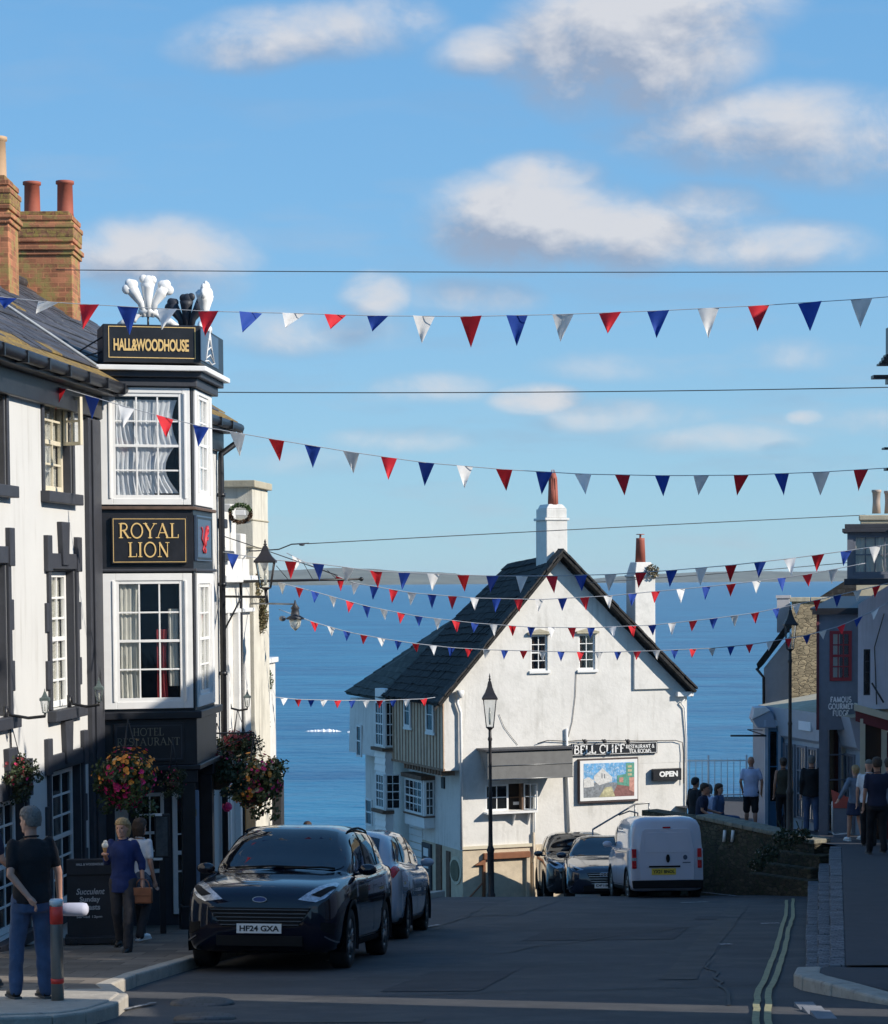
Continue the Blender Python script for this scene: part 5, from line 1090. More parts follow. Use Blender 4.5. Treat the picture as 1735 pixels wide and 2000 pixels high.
mb = MB(); mb.tube([FV.w(.55, vz-.2, .05), FV.w(.35, vz-.9, .05), FV.w(.4, vb+.1, .05)], .012, 5); mb.tube([FV.w(.3, vb+.55, .05), FV.w(.55, vb+.15, .25)], .02, 5); mb.build('cable', CAB, lil)
# oriel window of the nearest house, hanging in at the right edge
FO = slant(Fr((*P(1655, 1080, 46.3).xy, 0), (1, .0)), -.2); oz0 = hz(1690, 1130, FO)[1]; oz1 = hz(1690, 1040, FO)[1]
ori = thing('corner_house', (*P(1760, 1100, 47).xy, oz0), 'upper storey bay with dark cornice and stone chimney jutting in at the right edge', 'house')
mb = MB(); mb.box(FO, 0, 3, oz0, oz1, -1.3, 0); ow = mb.build('wall', SGREY, ori)
mb = MB(); mb.box(FO, -.1, 3, oz1+.001, oz1+.08, -1.35, .1); mb.box(FO, -.05, 3, oz1+.08, oz1+.17, -1.35, .05); mb.box(FO, -.06, 3, oz0-.13, oz0-.001, -1.35, .08); mb.build('cornice', DARKP, ori, bevel=.01)
r = (.12, 1.0, oz0+.08, oz1-.05); cut(ow, FO, [r], -.2, .2); window(ori, FO, *r, 4, 2, b=-.02, fw=.05, bar=.012, fm=SGREY, sash=False, glass=GLASS, curtains=[(0, 1, CURT2, .1)], room=.18)
ca = hz(1680, 1010, FO)[0]
mb = MB(); mb.box(FO, ca, 3, oz1+.17, hz(1690, 1008, FO)[1], -1.2, -.3); mb.box(FO, ca-.03, 3, hz(1690, 1016, FO)[1], hz(1690, 1010, FO)[1]+.05, -1.23, -.27); ch = mb.build('chimney', CSTONE, ori, bevel=.02)
for px, h_ in ((1697, .48), (1721, .46)):
    mb = MB(); aa, zz = hz(px, 1003, FO, -.8); mb.lathe(FO.w(aa, zz, -.8), [(.09, 0), (.075, .25), (.085, h_-.06), (.1, h_-.05), (.1, h_), (.07, h_)], 12); mb.build('chimney_pot', mat('pale clay pot', (.42, .33, .27), .8, .12, 6), ch)
mb = MB(); mb.box(FO, 1.3, 6, -7, oz1, -1.2, -.1); mb.build('main_wall', SGREY, ori)
# ================================================================== buildings off to the right that shade the street
def offhouse(x, y0, y1, h, rise, label, m, depth=7, sk=-.398):  # unseen row; ends skewed along the sun, gaps and heights shaped for light
    t = thing('terrace_house', (x, (y0+y1)/2, gz((y0+y1)/2)), label, 'house', 'rendered houses of the right-hand terrace outside the view')
    q = lambda xx, yy, z: Vector((x+xx, yy+sk*xx, z))
    mb = MB(); mb.prism([q(0, y0, -9), q(depth, y0, -9), q(depth, y1, -9), q(0, y1, -9)], (0, 0, 9+h)); mb.build('wall', m, t)
    mb = MB(); mb.prism([q(-.15, y0, h), q(depth/2, y0, h+rise), q(depth+.15, y0, h)], (0, y1-y0, 0)); mb.build('roof', SLATE, t)
offhouse(6.3, -16, 15.2, 5.2, 1.5, 'long rendered terrace house on the right nearest the camera', WHITE2)
offhouse(6.3, 16.05, 17.1, 5.2, .5, 'very narrow unseen house on the right, shaped to leave a sunlit gap each side', WHITE2)  # sliver of the row left by the split that opens a sunlit gap
mb = MB(); mb.wbox(6.3, 6.6, 15.0, 16.1, -5, 1.75); tag(mb.build('sun_blocker_wall', STONE), 'added unseen stone wall cutting low sun in the gap beside the very narrow house', 'wall')  # added out of view so only the far pavement catches the sun
offhouse(6.3, 17.85, 20.6, 4.5, .8, 'narrow white terrace house on the right between the alley and the added wall', WHITE2)
offhouse(6.3, 22.0, 29.4, 4.5, .8, 'lilac rendered terrace house on the right beyond the added wall', LAV)
offhouse(7.8, 28.5, 37.5, 4.3, .6, 'rendered terrace house on the right below the lilac one', WHITE2)
offhouse(9.6, 36.4, 46.0, 1.3, .5, 'rendered terrace house on the right next to the corner bay', WHITE2)
mb = MB(); mb.wbox(6.3, 6.6, 20.3, 22.3, -5, 1.9); tag(mb.build('sun_blocker_wall', STONE), 'added unseen stone wall between two right-hand houses, blocking low sun from the road', 'wall')  # added out of view to keep low sun off the road
tr_ = thing('added_dapple_tree', (7.3, 21.2, -3.8), 'added unseen loose tree over the added wall on the right, dappling the sunlight', 'tree')  # added out of view to dapple the light on the left pavement
mb = MB(); mb.tube([(7.3, 21.0, -4.2), (7.35, 21.0, 0), (7.2, 20.9, 1.6), (7.4, 20.7, 2.6)], [.12, .1, .07, .03], 8); mb.build('trunk', TIMB, tr_)
mb = MB(); leafball(mb, (7.0, 21.1, 2.7), 1.25, 1500, .15, inner=.1, sz=1.2); mb.build('crown', LEAF, tr_)
# ================================================================== PEOPLE
def loftpts(mb, secs, n=14, mi=0):
    """secs: (centre, rx, ry, side vector, fwd vector)"""
    vs = []
    for (c, rx, ry, sx, fy) in secs: vs += [c+sx*rx*math.cos(2*math.pi*j/n)+fy*ry*math.sin(2*math.pi*j/n) for j in range(n)]
    fs = [(i*n+j, i*n+(j+1) % n, (i+1)*n+(j+1) % n, (i+1)*n+j) for i in range(len(secs)-1) for j in range(n)]
    fs += [tuple(range(n))[::-1], tuple(range((len(secs)-1)*n, len(secs)*n))]
    mb.add(vs, fs, mi, True)
def limb(mb, pts, rs, n=10):
    """tapered limb with ball joints"""
    P_ = [Vector(p) for p in pts]
    dense = []; rr_ = []
    for i in range(len(P_)-1):
        for k in range(4): t = k/4; dense.append(P_[i].lerp(P_[i+1], t)); rr_.append(rs[i]+(rs[i+1]-rs[i])*t)
    dense.append(P_[-1]); rr_.append(rs[-1]); mb.tube(dense, rr_, n)
    for p, r in zip(P_, rs): mb.ball(p, r, n)
def remesh(o, vox, smooth=4, disp=0, dscale=.12):
    md = o.modifiers.new('r', 'REMESH'); md.mode = 'VOXEL'; md.voxel_size = vox; md.use_smooth_shade = True
    s = o.modifiers.new('s', 'SMOOTH'); s.iterations = smooth; s.factor = .5
    bpy.context.view_layer.update(); bake(o)
    if disp:
        for v in o.data.vertices:
            k = noise.noise(v.co*(1/dscale))+.5*noise.noise(v.co*(2.3/dscale)); v.co += v.normal*disp*(k+.35)
        o.data.update()
    for p in o.data.polygons: p.use_smooth = True
    return o
SKINS = {'fair': mat('fair skin', (.5, .27, .19), .55, .08, 12), 'tan': mat('tanned skin', (.4, .2, .13), .55, .08, 12)}
def cloth(name, col, **k): return mat(name, col, .88, k.pop('var', .12), k.pop('scale', 9), bump=.35, bscale=60, **k)
def person(label, loc, yaw, H=1.75, top=None, topm=None, sleeve='short', bot='long', botm=None, shoem=None, hairm=None, hair='short', skin='fair',
           stride=.0, armL=None, armR=None, seat=False, sl=None, lean=0, vox=.016, turn=0, fingers=True, group=None, female=False, longtop=0, name='person', twist=0):
    t = thing(name, loc, label, 'person', group, yaw)
    V3 = Vector; s = H/1.78; sw = .155 if female else .175; hw = .095
    pel = V3((0, 0, .95)); 
    if seat: pel = V3((0, 0, .52))
    dz_ = pel.z-.95
    chest = V3((0, -lean*.35, 1.32+dz_)); neck = V3((0, -lean*.5, 1.51+dz_)); head = V3((0, -lean*.62-.01, 1.655+dz_))
    sh = [V3((sd*sw, chest.y+.0-(lean*.1), 1.445+dz_)) for sd in (1, -1)]         # L = +x
    hip = [V3((sd*hw, 0, .93+dz_)) for sd in (1, -1)]
    if seat:
        knee = [h_+V3((sd*.05, -.44, .0)) for h_, sd in zip(hip, (1, -1))]; ank = [V3((k.x, k.y+.05, .08)) for k in knee]
    else:
        yf = (-stride/2, stride/2); ank = [V3((hip[i].x*1.05, yf[i], .085+(.05 if yf[i] > .12 else 0))) for i in (0, 1)]
        knee = [(hip[i]+ank[i])/2+V3((0, -.03-(.05 if yf[i] > .1 else 0), 0)) for i in (0, 1)]
    if sl: 
        for k, v in sl.items():
            if k == 'ankL': ank[0] = V3(v)
            if k == 'ankR': ank[1] = V3(v)
            if k == 'kneeL': knee[0] = V3(v)
            if k == 'kneeR': knee[1] = V3(v)
    def darm(sd): return [(sh[0 if sd > 0 else 1]+V3((sd*.055, .03, -.29))), (sh[0 if sd > 0 else 1]+V3((sd*.06, -.05, -.55)))]
    aL = [V3(x)+V3((0, 0, dz_)) for x in armL] if armL else darm(1); aR = [V3(x)+V3((0, 0, dz_)) for x in armR] if armR else darm(-1)
    arms = [aL, aR]; SX, FY = V3((1, 0, 0)), V3((0, 1, 0))
    wm = .86 if female else 1
    def torso(g=0, z0=.9, z1=1.5, m_=MB):
        secs = []
        prof = [(.82, .165, .12), (.90, .175, .125), (.98, .165, .115), (1.08, .148*wm, .105), (1.2, .16*wm, .115), (1.32, .172*wm, .125), (1.40, .172*wm, .11), (1.45, .13, .085), (1.49, .065, .06)]
        for (z, rx, ry) in prof:
            if z < z0-.001 or z > z1+.001: continue
            tt = (z-.95)/(1.51-.95); c = V3((0, neck.y*max(0, tt)+(.012 if z < 1.05 else 0), z+dz_)); secs.append((c, rx+g, ry+g, SX, FY))
        return secs
    # body
    mb = MB(); loftpts(mb, torso()); 
    for i, sd in enumerate((1, -1)):
        q_ = .72 if bot == 'long' else 1; limb(mb, [hip[i], knee[i], ank[i]], [.085*q_, .056*q_, .038*q_]); limb(mb, [knee[i].lerp(ank[i], .1), knee[i].lerp(ank[i], .35)+V3((0, .015*q_, 0)), ank[i]], [.05*q_, .055*q_, .036*q_])
        el, ha = arms[i]; limb(mb, [sh[i], el, ha], [.045, .037, .026])
        fd = (ha-el).normalized(); sidev = fd.cross(FY if abs(fd.y) < .8 else SX).normalized(); nrm = fd.cross(sidev)
        # palm and fingers
        palm = ha+fd*.05; mb.tube([ha, ha+fd*.03, palm, ha+fd*.09], [.026, .03, .034, .03], 8)
        for k in range(4):
            o_ = nrm*((k-1.5)*.019); L = (.07, .08, .075, .06)[k]; b0_ = ha+fd*.085+o_; b1_ = b0_+fd*L*.5+sidev*.008*sd; b2_ = b1_+fd*L*.35+sidev*.03*sd
            mb.tube([b0_-fd*.02, b0_, b1_, b2_], [.0095, .0095, .009, .007], 6)
        b0_ = ha+fd*.03-nrm*.025; mb.tube([b0_, b0_-nrm*.02+fd*.03, b0_-nrm*.028+fd*.06], [.012, .011, .008], 6)
        if not shoem:
            mb.tube([ank[i]+V3((0, .04, -.05)), ank[i]+V3((0, -.08, -.055)), ank[i]+V3((0, -.15, -.065))], [.035, .035, .022], 8)
    limb(mb, [neck+V3((0, .0, -.05)), neck.lerp(head, .6)], [.058, .054])
    ct, st_ = math.cos(turn), math.sin(turn); TX = V3((ct, st_, 0)); TY = V3((-st_, ct, 0))     # head turn: face direction = -TY
    def hp(x, y, z): return head+TX*x+TY*y+V3((0, 0, z))
    prof = [(-.115, .03, .035, -.035), (-.1, .05, .055, -.03), (-.06, .064, .082, -.012), (0, .073, .095, 0), (.05, .076, .1, .004), (.09, .064, .084, .006), (.115, .04, .05, .008), (.124, .012, .016, .008)]
    loftpts(mb, [(hp(0, oy, z), rx, ry, TX, TY) for z, rx, ry, oy in prof])
    mb.tube([hp(0, -.088, .012), hp(0, -.106, -.02), hp(0, -.112, -.032), hp(0, -.092, -.045)], [.008, .012, .014, .008], 8)
    mb.tube([hp(-.05, -.078, .03), hp(0, -.095, .028), hp(.05, -.078, .03)], .012, 6); mb.ball(hp(0, -.082, -.1), .022, 8)
    for sd in (1, -1): mb.ball(hp(sd*.076, .008, -.005), .026, 8, sx=.35, sy=.7, sz=1.1); mb.ball(hp(sd*.035, -.07, -.03), .022, 8)
    mb.tube([hp(-.022, -.09, -.064), hp(0, -.096, -.062), hp(.022, -.09, -.064)], .008, 6)
    b = mb.build('body', SKINS[skin], t, world=False); remesh(b, vox*.5, 3)
    mb = MB()
    for sd in (1, -1): mb.ball(hp(sd*.031, -.086, .008), .009, 8)
    mb.build('eyes', mat('dark eyes', (.02, .015, .012), .2), t, world=False)
    # trousers
    if bot:
        mb = MB(); loftpts(mb, torso(.014, .82, .98))
        for i in (0, 1):
            h_, k_, a_ = hip[i], knee[i], ank[i]
            if bot == 'long': limb(mb, [h_, h_.lerp(k_, .5), k_, k_.lerp(a_, .5), a_+V3((0, .005, -.01))], [.105, .088, .072, .066, .064])
            elif bot == 'shorts': limb(mb, [h_, h_.lerp(k_, .85)], [.108, .095])
            elif bot == 'bermuda': limb(mb, [h_, h_.lerp(k_, .6), k_.lerp(a_, .05)], [.108, .09, .085])
        if bot == 'skirt': loftpts(mb, [(V3((0, 0, z+dz_)), rx, ry, SX, FY) for z, rx, ry in ((.62, .23, .2), (.75, .21, .17), (.9, .195, .15), (1.0, .165, .125))])
        o = mb.build({'skirt': 'skirt', 'shorts': 'shorts', 'bermuda': 'shorts'}.get(bot, 'trousers'), botm, t, world=False); remesh(o, vox, 4, .009, .13)
    if topm:
        mb = MB(); ss = torso(.022, .9-(.08 if longtop else 0), 1.5); 
        if longtop: ss = [(V3((0, .01, .9-longtop+dz_)), .2, .16, SX, FY)]+ss
        loftpts(mb, ss)
        for i, sd in enumerate((1, -1)):
            el, ha = arms[i]
            if sleeve == 'short': limb(mb, [sh[i], sh[i].lerp(el, .68)], [.056, .053])
            elif sleeve == 'three': limb(mb, [sh[i], el, el.lerp(ha, .3)], [.062, .054, .05])
            elif sleeve == 'long': limb(mb, [sh[i], el, el.lerp(ha, .93)], [.068, .056, .043])
        o = mb.build('shirt' if sleeve != 'long' else 'jacket', topm, t, world=False); remesh(o, vox, 4, .008, .09)
        mb = MB(); n = 12; cpt = [neck+V3((.068*math.cos(2*math.pi*k/n), .065*math.sin(2*math.pi*k/n)+.005, .0+.012*math.sin(2*math.pi*k/n))) for k in range(n+1)]
        mb.tube(cpt, .009, 6); mb.build('collar', topm, t, world=False)
    if shoem:
        mb = MB()
        for i in (0, 1):
            a_ = ank[i]; mb.tube([a_+V3((0, .05, -.035)), a_+V3((0, .0, -.03)), a_+V3((0, -.1, -.045)), a_+V3((0, -.165, -.055)), a_+V3((0, -.19, -.06))], [.036, .048, .045, .036, .02], 10)
            mb.hexa([a_+V3((x, y, z)) for z in (-.088, -.065) for x, y in ((-.042, -.18), (.042, -.18), (.036, .075), (-.036, .075))], 1)
        mb.build('shoes', [shoem, mat('shoe sole', (.08, .08, .08), .8)] if shoem != WPAINT else [shoem, shoem], t, world=False)
    if hairm and hair != 'bald':
        mb = MB()
        if hair == 'cap':
            loftpts(mb, [(hp(0, .0, z), rx, ry, TX, TY) for z, rx, ry in ((.045, .085, .108), (.09, .076, .096), (.125, .05, .06), (.138, .01, .01))]); mb.hexa([hp(x, y, z) for z in (.05, .062) for x, y in ((-.065, -.18), (.065, -.18), (.07, -.06), (-.07, -.06))])
        else:
            grow = .012; lo = {'short': -.045, 'mid': -.12, 'long': -.3, 'bun': -.06, 'curly': -.09}[hair]
            secs = []
            for z, rx, ry, oy in ((lo, .055, .05, .05), (-.03, .07, .062, .042), (.02, .083, .08, .03), (.06, .087, .104, .006), (.1, .076, .095, .004), (.128, .052, .062, .006), (.142, .015, .02, .008)):
                if z < lo: continue
                g = grow if hair in ('short', 'bun') else .022
                secs.append((hp(0, oy, z), rx+g*.4, ry+g*.2, TX, TY))
            loftpts(mb, secs)
            if hair == 'bun': mb.ball(hp(0, .1, .05), .045, 10)
            if hair in ('mid', 'long', 'curly'):
                for k in range(26): 
                    a = R(random.uniform(5, 175)); mb.tube([hp(.085*math.cos(a), .02+.07*math.sin(a), .06), hp(.09*math.cos(a), .02+.085*math.sin(a), .0), hp(.08*math.cos(a), .02+.08*math.sin(a), lo+random.uniform(-.02, .03))], [.02, .022, .01], 6)
        o = mb.build('cap' if hair == 'cap' else 'hair', hairm, t, world=False); remesh(o, vox*.5 if hair == 'cap' else vox*.6, 1 if hair in ('curly', 'mid') else 2, .0 if hair == 'cap' else .006, .02)
    t.scale = (s, s, s)
    return t
def skinned(): pass
HGREY = mat('grey hair', (.16, .15, .14), .7, .35, 60, bump=.5, bscale=150); HBRN = mat('brown hair', (.05, .028, .016), .6, .35, 60, bump=.5, bscale=150); HBLD = mat('blonde hair', (.4, .26, .12), .6, .3, 50, bump=.5, bscale=150); HBLK = mat('black hair', (.012, .01, .01), .5, .3, 50, bump=.4, bscale=150)
NAVY = cloth('navy cotton', (.014, .018, .045)); BLKC = cloth('black cloth', (.010, .010, .013)); DENIM = cloth('mid blue denim', (.06, .10, .19), var=.25, scale=5); DKBLUE = cloth('dark blue shirt', (.012, .028, .12)); DKGR = cloth('dark grey trousers', (.035, .033, .038))
SHOE = mat('black leather shoe', (.012, .012, .012), .45, .2, 12); LBLUE = cloth('pale blue shirt cotton', (.42, .48, .66)); WCOT = cloth('white cotton', (.7, .7, .72)); GRYT = cloth('grey marl top', (.16, .2, .26)); NVSK = cloth('navy cotton skirt', (.02, .03, .07))
def gpt(px, py, z): # point on height z plane
    r = ray(px, py); return r*(z/r.z)
PV = .12
# man with his back to us by the bollard
q = P(66, 1962, 18.9); zz = gz(q.y)+.137
man = person('grey haired man in black polo shirt and jeans with his back turned beside the bollard', (q.x, q.y, zz), R(180+30), 1.59, topm=BLKC, sleeve='short', botm=DENIM, shoem=SHOE, hairm=HGREY, hair='short', skin='fair', turn=R(25),
    stride=.1, armL=((.235, .09, 1.18), (.10, .19, .98)), armR=((-.25, .03, 1.17), (-.27, .0, .93)), sl={'ankL': (.13, -.12, .085), 'ankR': (-.12, .0, .085), 'kneeL': (.12, -.09, .5), 'kneeR': (-.105, -.03, .5)}, vox=.014)
# rolled bag in his hand
hb = Matrix.Translation(man.location) @ Matrix.Rotation(man.rotation_euler.z, 4, 'Z') @ Vector(Vector((-.27, -.01, .845))*man.scale.x)+Vector((.115, 0, -.03))
mb = MB(); ax = Vector((1, 0, 0)); c0 = hb-ax*.115; n = 14; prof = [(0, .03), (.01, .052), (.07, .055), (.19, .056), (.225, .05), (.24, .025)]
vs = []
for x, r_ in prof: vs += [c0+Vector((x, r_*1.1*math.cos(2*math.pi*j/n), r_*math.sin(2*math.pi*j/n)*(1 if x > .03 else .95))) for j in range(n)]
mb.add(vs, [(i*n+j, i*n+(j+1) % n, (i+1)*n+(j+1) % n, (i+1)*n+j) for i in range(len(prof)-1) for j in range(n)]+[tuple(range(n)), tuple(range((len(prof)-1)*n, len(prof)*n))], 0, True)
tag(mb.build('paper_roll', mat('pale lilac paper', (.45, .46, .55), .7, .06, 10)), 'pale rolled paper bag held low behind the back of the grey haired man', 'bag')
# arm at the left edge
q = gpt(-52, 1930, -3.75)
person('person in dark clothes mostly outside the frame, bare forearm showing at the left edge', (P(-38, 1960, 20.5).x, 20.5, gz(20.5)+.12), R(160), 1.72, topm=NAVY, sleeve='short', botm=DKGR, shoem=SHOE, hairm=HBRN, hair='short', armL=((.26, .0, 1.2), (.3, -.1, .98)), armR=((-.22, -.05, 1.2), (-.27, -.24, 1.05)))
# woman with ice cream
q = P(243, 1858, 26.1); zz = gz(q.y)+.12
wom = person('blonde woman in dark blue shirt walking towards the camera with an ice cream', (q.x, q.y, zz), R(-8), 1.52, topm=DKBLUE, sleeve='three', botm=DKGR, shoem=SHOE, hairm=HBLD, hair='mid', female=True, stride=.34, turn=R(-8),
    armR=((-.23, .05, 1.2), (-.185, -.2, 1.31)), armL=((.24, .06, 1.19), (.265, .0, .96)), longtop=.1, vox=.014)
def local(t, v): return Matrix.Translation(t.location) @ Matrix.Rotation(t.rotation_euler.z, 4, 'Z') @ Vector(v*t.scale.x)
h_ = local(wom, Vector((-.165, -.27, 1.40)))
ic = thing('ice_cream_cone', h_-Vector((0, 0, .06)), 'white ice cream in a wafer cone held up by the blonde woman', 'ice cream')
mb = MB(); mb.lathe(h_-Vector((0, 0, .07)), [(.006, 0), (.028, .09), (.03, .095)], 10); mb.build('cone', mat('wafer', (.5, .3, .12), .8, .1, 20), ic)
mb = MB(); mb.ball(h_+Vector((0, 0, .045)), .038, 12); mb.ball(h_+Vector((.005, 0, .08)), .025, 10); mb.build('scoop', mat('vanilla ice', (.75, .72, .64), .5), ic)
h_ = local(wom, Vector((.275, -.03, .83)))
bg = thing('handbag', h_-Vector((0, 0, .11)), 'brown leather handbag hanging from the left hand of the blonde woman', 'bag')
LTH = mat('brown leather', (.25, .09, .04), .5, .15, 9, bump=.2)
fb_ = Fr((h_.x, h_.y, h_.z), (1, -.1)); mb = MB(); mb.box(fb_, -.11, .11, -.15, .03, -.04, .04); mb.build('bag_body', LTH, bg, bevel=.015)
mb = MB(); mb.box(fb_, -.112, .112, -.06, .034, .04, .05); mb.build('flap', LTH, bg, bevel=.008)
mb = MB(); mb.tube([fb_.w(.08*math.cos(R(a)), .03+.1*math.sin(R(a)), 0) for a in range(0, 181, 20)], .007, 6); mb.build('handle', LTH, bg)
q = P(276, 1838, 28.2); zz = gz(q.y)+.12
person('woman with back turned in white top and dark backpack half hidden behind the blonde woman', (q.x, q.y, zz), R(150), 1.52, topm=WCOT, sleeve='short', botm=DKGR, shoem=WPAINT, hairm=HBRN, hair='mid', female=True, stride=.3)
bp_ = P(277, 1735, 28.05); bk = thing('backpack', bp_-Vector((0, 0, .2)), 'dark patterned backpack on the woman in the white top', 'bag')
mb = MB(); mb.ball(bp_, .19, 14, sx=.75, sy=.5, sz=1.15); mb.ball(bp_+Vector((0, -.07, -.07)), .12, 12, sx=.9, sy=.5, sz=.8); mb.build('sack', mat('dark patterned canvas', (.02, .03, .05), .8, .5, 25, col2=(.07, .1, .14), thr=(.5, .55)), bk)
# right-hand people
def rp_(px, py_feet, d, lab, **k):
    q = P(px, 1600, d); z = tz(d) if d > 45.5 else pz(d); 
    return person(lab, (q.x, d, z), k.pop('yaw', R(180)), k.pop('H', 1.75), vox=.022, **k)
MG = mat('olive vest cloth', (.05, .045, .03), .9)
rp_(1467, 0, 53.0, 'bald man in pale blue untucked shirt and dark shorts walking away on the terrace', yaw=R(175), H=1.72, topm=LBLUE, sleeve='short', bot='bermuda', botm=BLKC, shoem=SHOE, hair='bald', skin='tan', longtop=.08, stride=.2, armL=((.25, .05, 1.18), (.2, -.1, .98)), armR=((-.26, .03, 1.18), (-.25, -.05, .94)))
rp_(1530, 0, 53.0, 'dark haired woman in brown vest top and black trousers with her back turned', yaw=R(180), H=1.68, topm=MG, sleeve='none', botm=BLKC, shoem=SHOE, hairm=HBRN, hair='bun', skin='tan', female=True)
rp_(1585, 0, 51.6, 'stocky man in black jacket and blue jeans walking away past the shop windows', yaw=R(176), H=1.74, topm=BLKC, sleeve='long', botm=DENIM, shoem=SHOE, hairm=HGREY, hair='short', stride=.3, longtop=.04)
rp_(1671, 0, 47.6, 'woman in grey top and short navy skirt walking away at the right', yaw=R(200), H=1.58, topm=GRYT, sleeve='long', bot='skirt', botm=NVSK, shoem=WPAINT, hairm=HBLD, hair='bun', female=True, stride=.28, armL=((.32, .06, 1.25), (.42, -.02, 1.02)))
rp_(1713, 0, 42.4, 'tall man in navy tee shirt and black trousers walking away at the right edge', yaw=R(184), H=1.80, topm=NAVY, sleeve='short', botm=BLKC, shoem=mat('trainer', (.04, .04, .045), .7), hairm=HBRN, hair='short', skin='tan', stride=.26, armR=((-.27, .05, 1.18), (-.26, -.03, .93)))
rp_(1697, 0, 45.6, 'man in white collar and grey cap half hidden behind the tall man in navy', yaw=R(170), H=1.72, topm=WCOT, sleeve='short', botm=BLKC, shoem=SHOE, hairm=mat('grey cap cloth', (.14, .15, .14), .9), hair='cap', stride=.2)
rp_(1736, 0, 44.4, 'person with brown hair cut off by the right edge of the view', yaw=R(180), H=1.76, topm=GRYT, sleeve='short', botm=DKGR, shoem=SHOE, hairm=HBRN, hair='short')
# seated group on the bench behind the wall
def seated(px, py_head, d, lab, **k):
    q = P(px, py_head, d); H_ = k.pop('H', 1.72); s = H_/1.78; z = q.z-(1.78-.43)*s
    return person(lab, (q.x, d, z), k.pop('yaw', R(100)), H_, vox=.022, seat=True, **k)
seated(1368, 1530, 51.6, 'man in dark tee shirt sitting on the terrace wall nearest the gabled house', yaw=R(75), topm=NAVY, sleeve='short', botm=DKGR, shoem=SHOE, hairm=HBRN, hair='short', skin='tan', lean=.15, armL=((.2, -.12, 1.15), (.1, -.38, 1.1)), armR=((-.22, -.08, 1.17), (-.2, -.3, 1.02)))
seated(1358, 1519, 53.4, 'black haired person sitting furthest left behind the man in the dark tee shirt', yaw=R(120), topm=BLKC, sleeve='long', botm=BLKC, shoem=SHOE, hairm=HBLK, hair='short', skin='tan')
seated(1383, 1532, 52.8, 'curly grey haired seated person between the dark tee shirt man and denim woman', yaw=R(-60), topm=LBLUE, sleeve='long', botm=NAVY, shoem=SHOE, hairm=HGREY, hair='curly')
seated(1404, 1531, 52.4, 'long brown haired woman in denim sitting sideways on the terrace wall, legs to the right', yaw=R(60), topm=DENIM, sleeve='long', botm=DENIM, shoem=SHOE, hairm=HBRN, hair='long', female=True, H=1.66)
# ================================================================== VEHICLES
def cr(p0, p1, p2, p3, t):
    return 0.5*((2*p1)+(p2-p0)*t+(2*p0-5*p1+4*p2-p3)*t*t+(3*p1-p0-3*p2+p3)*t**3)
class Surf:
    def __init__(s, st):
        s.st = [[Vector((x, y, z)) for (y, z) in pts] for x, pts in st]; s.ns = len(st)-1; s.ntt = len(st[0][1])-1; s.xs = [x for x, _ in st]
    def row(s, i, t):
        i = max(0, min(s.ns, i)); r = s.st[i]; k = int(min(t, s.ntt-1e-6)); f = t-k; g = lambda j: r[max(0, min(s.ntt, j))]
        p0 = g(k-1) if k > 0 else Vector((r[1].x, -r[1].y, r[1].z)); p3 = g(k+2) if k+2 <= s.ntt else Vector((r[s.ntt-1].x, -r[s.ntt-1].y, r[s.ntt-1].z))
        return cr(p0, g(k), g(k+1), p3, f)
    def p(s, u, t, side=1):
        k = int(min(u, s.ns-1e-6)); f = u-k; v = cr(s.row(k-1, t), s.row(k, t), s.row(k+1, t), s.row(k+2, t), f)
        return Vector((v.x, max(0, v.y)*side if t < s.ntt else 0, v.z))
    def nrm(s, u, t, side):
        e = .02; a = s.p(min(u+e, s.ns), t, 1)-s.p(max(u-e, 0), t, 1); b = s.p(u, min(t+e, s.ntt), 1)-s.p(u, max(t-e, 0), 1)
        n = a.cross(b); n = n.normalized() if n.length > 1e-9 else Vector((0, 0, 1)); c = s.p(u, t, 1)-Vector((s.p(u, t, 1).x, 0, .75))
        if n.dot(c) < 0: n = -n
        return Vector((n.x, n.y*side, n.z))
    def u(s, x):
        for i in range(s.ns):
            if s.xs[i] <= x <= s.xs[i+1]: return i+(x-s.xs[i])/(s.xs[i+1]-s.xs[i])
        return 0 if x < s.xs[0] else s.ns
    def patch(s, mb, x0, x1, t0, t1, off=.006, side=1, nu=14, nt_=8, mi=0, f=None):
        """f(u01,t01)->(x,t) optional warp"""
        vs = []
        for i in range(nu+1):
            for j in range(nt_+1):
                a, b = i/nu, j/nt_
                if f: x, t = f(a, b)
                else: x, t = x0+(x1-x0)*a, t0+(t1-t0)*b
                u = s.u(x); vs.append(s.p(u, t, side)+s.nrm(u, t, side)*off)
        fs = [(i*(nt_+1)+j, i*(nt_+1)+j+1, (i+1)*(nt_+1)+j+1, (i+1)*(nt_+1)+j) for i in range(nu) for j in range(nt_)]
        if side < 0: fs = [q[::-1] for q in fs]
        mb.add(vs, fs, mi, True)
    def body(s, sub=5, ts=4):
        mb = MB(); us = [i/sub for i in range(s.ns*sub+1)]; tt = [j/ts for j in range(s.ntt*ts+1)]; m_ = len(tt)
        ring = lambda u: [s.p(u, t, 1) for t in tt]+[s.p(u, t, -1) for t in tt[-2:0:-1]]
        n = 2*m_-2; vs = []
        for u in us: vs += ring(u)
        fs = [(i*n+j, i*n+(j+1) % n, (i+1)*n+(j+1) % n, (i+1)*n+j) for i in range(len(us)-1) for j in range(n)]
        fs += [tuple(range(n))[::-1], tuple(range((len(us)-1)*n, len(us)*n))]
        mb.add(vs, fs, 0, True); return mb
def st_hood(x, w, zb, sh, top): return (x, [(0, zb), (w*.8, zb), (w*.97, zb+.1), (w, (zb+sh)/2), (w*.975, sh), (w*.82, top-.035), (w*.5, top-.008), (0, top)])
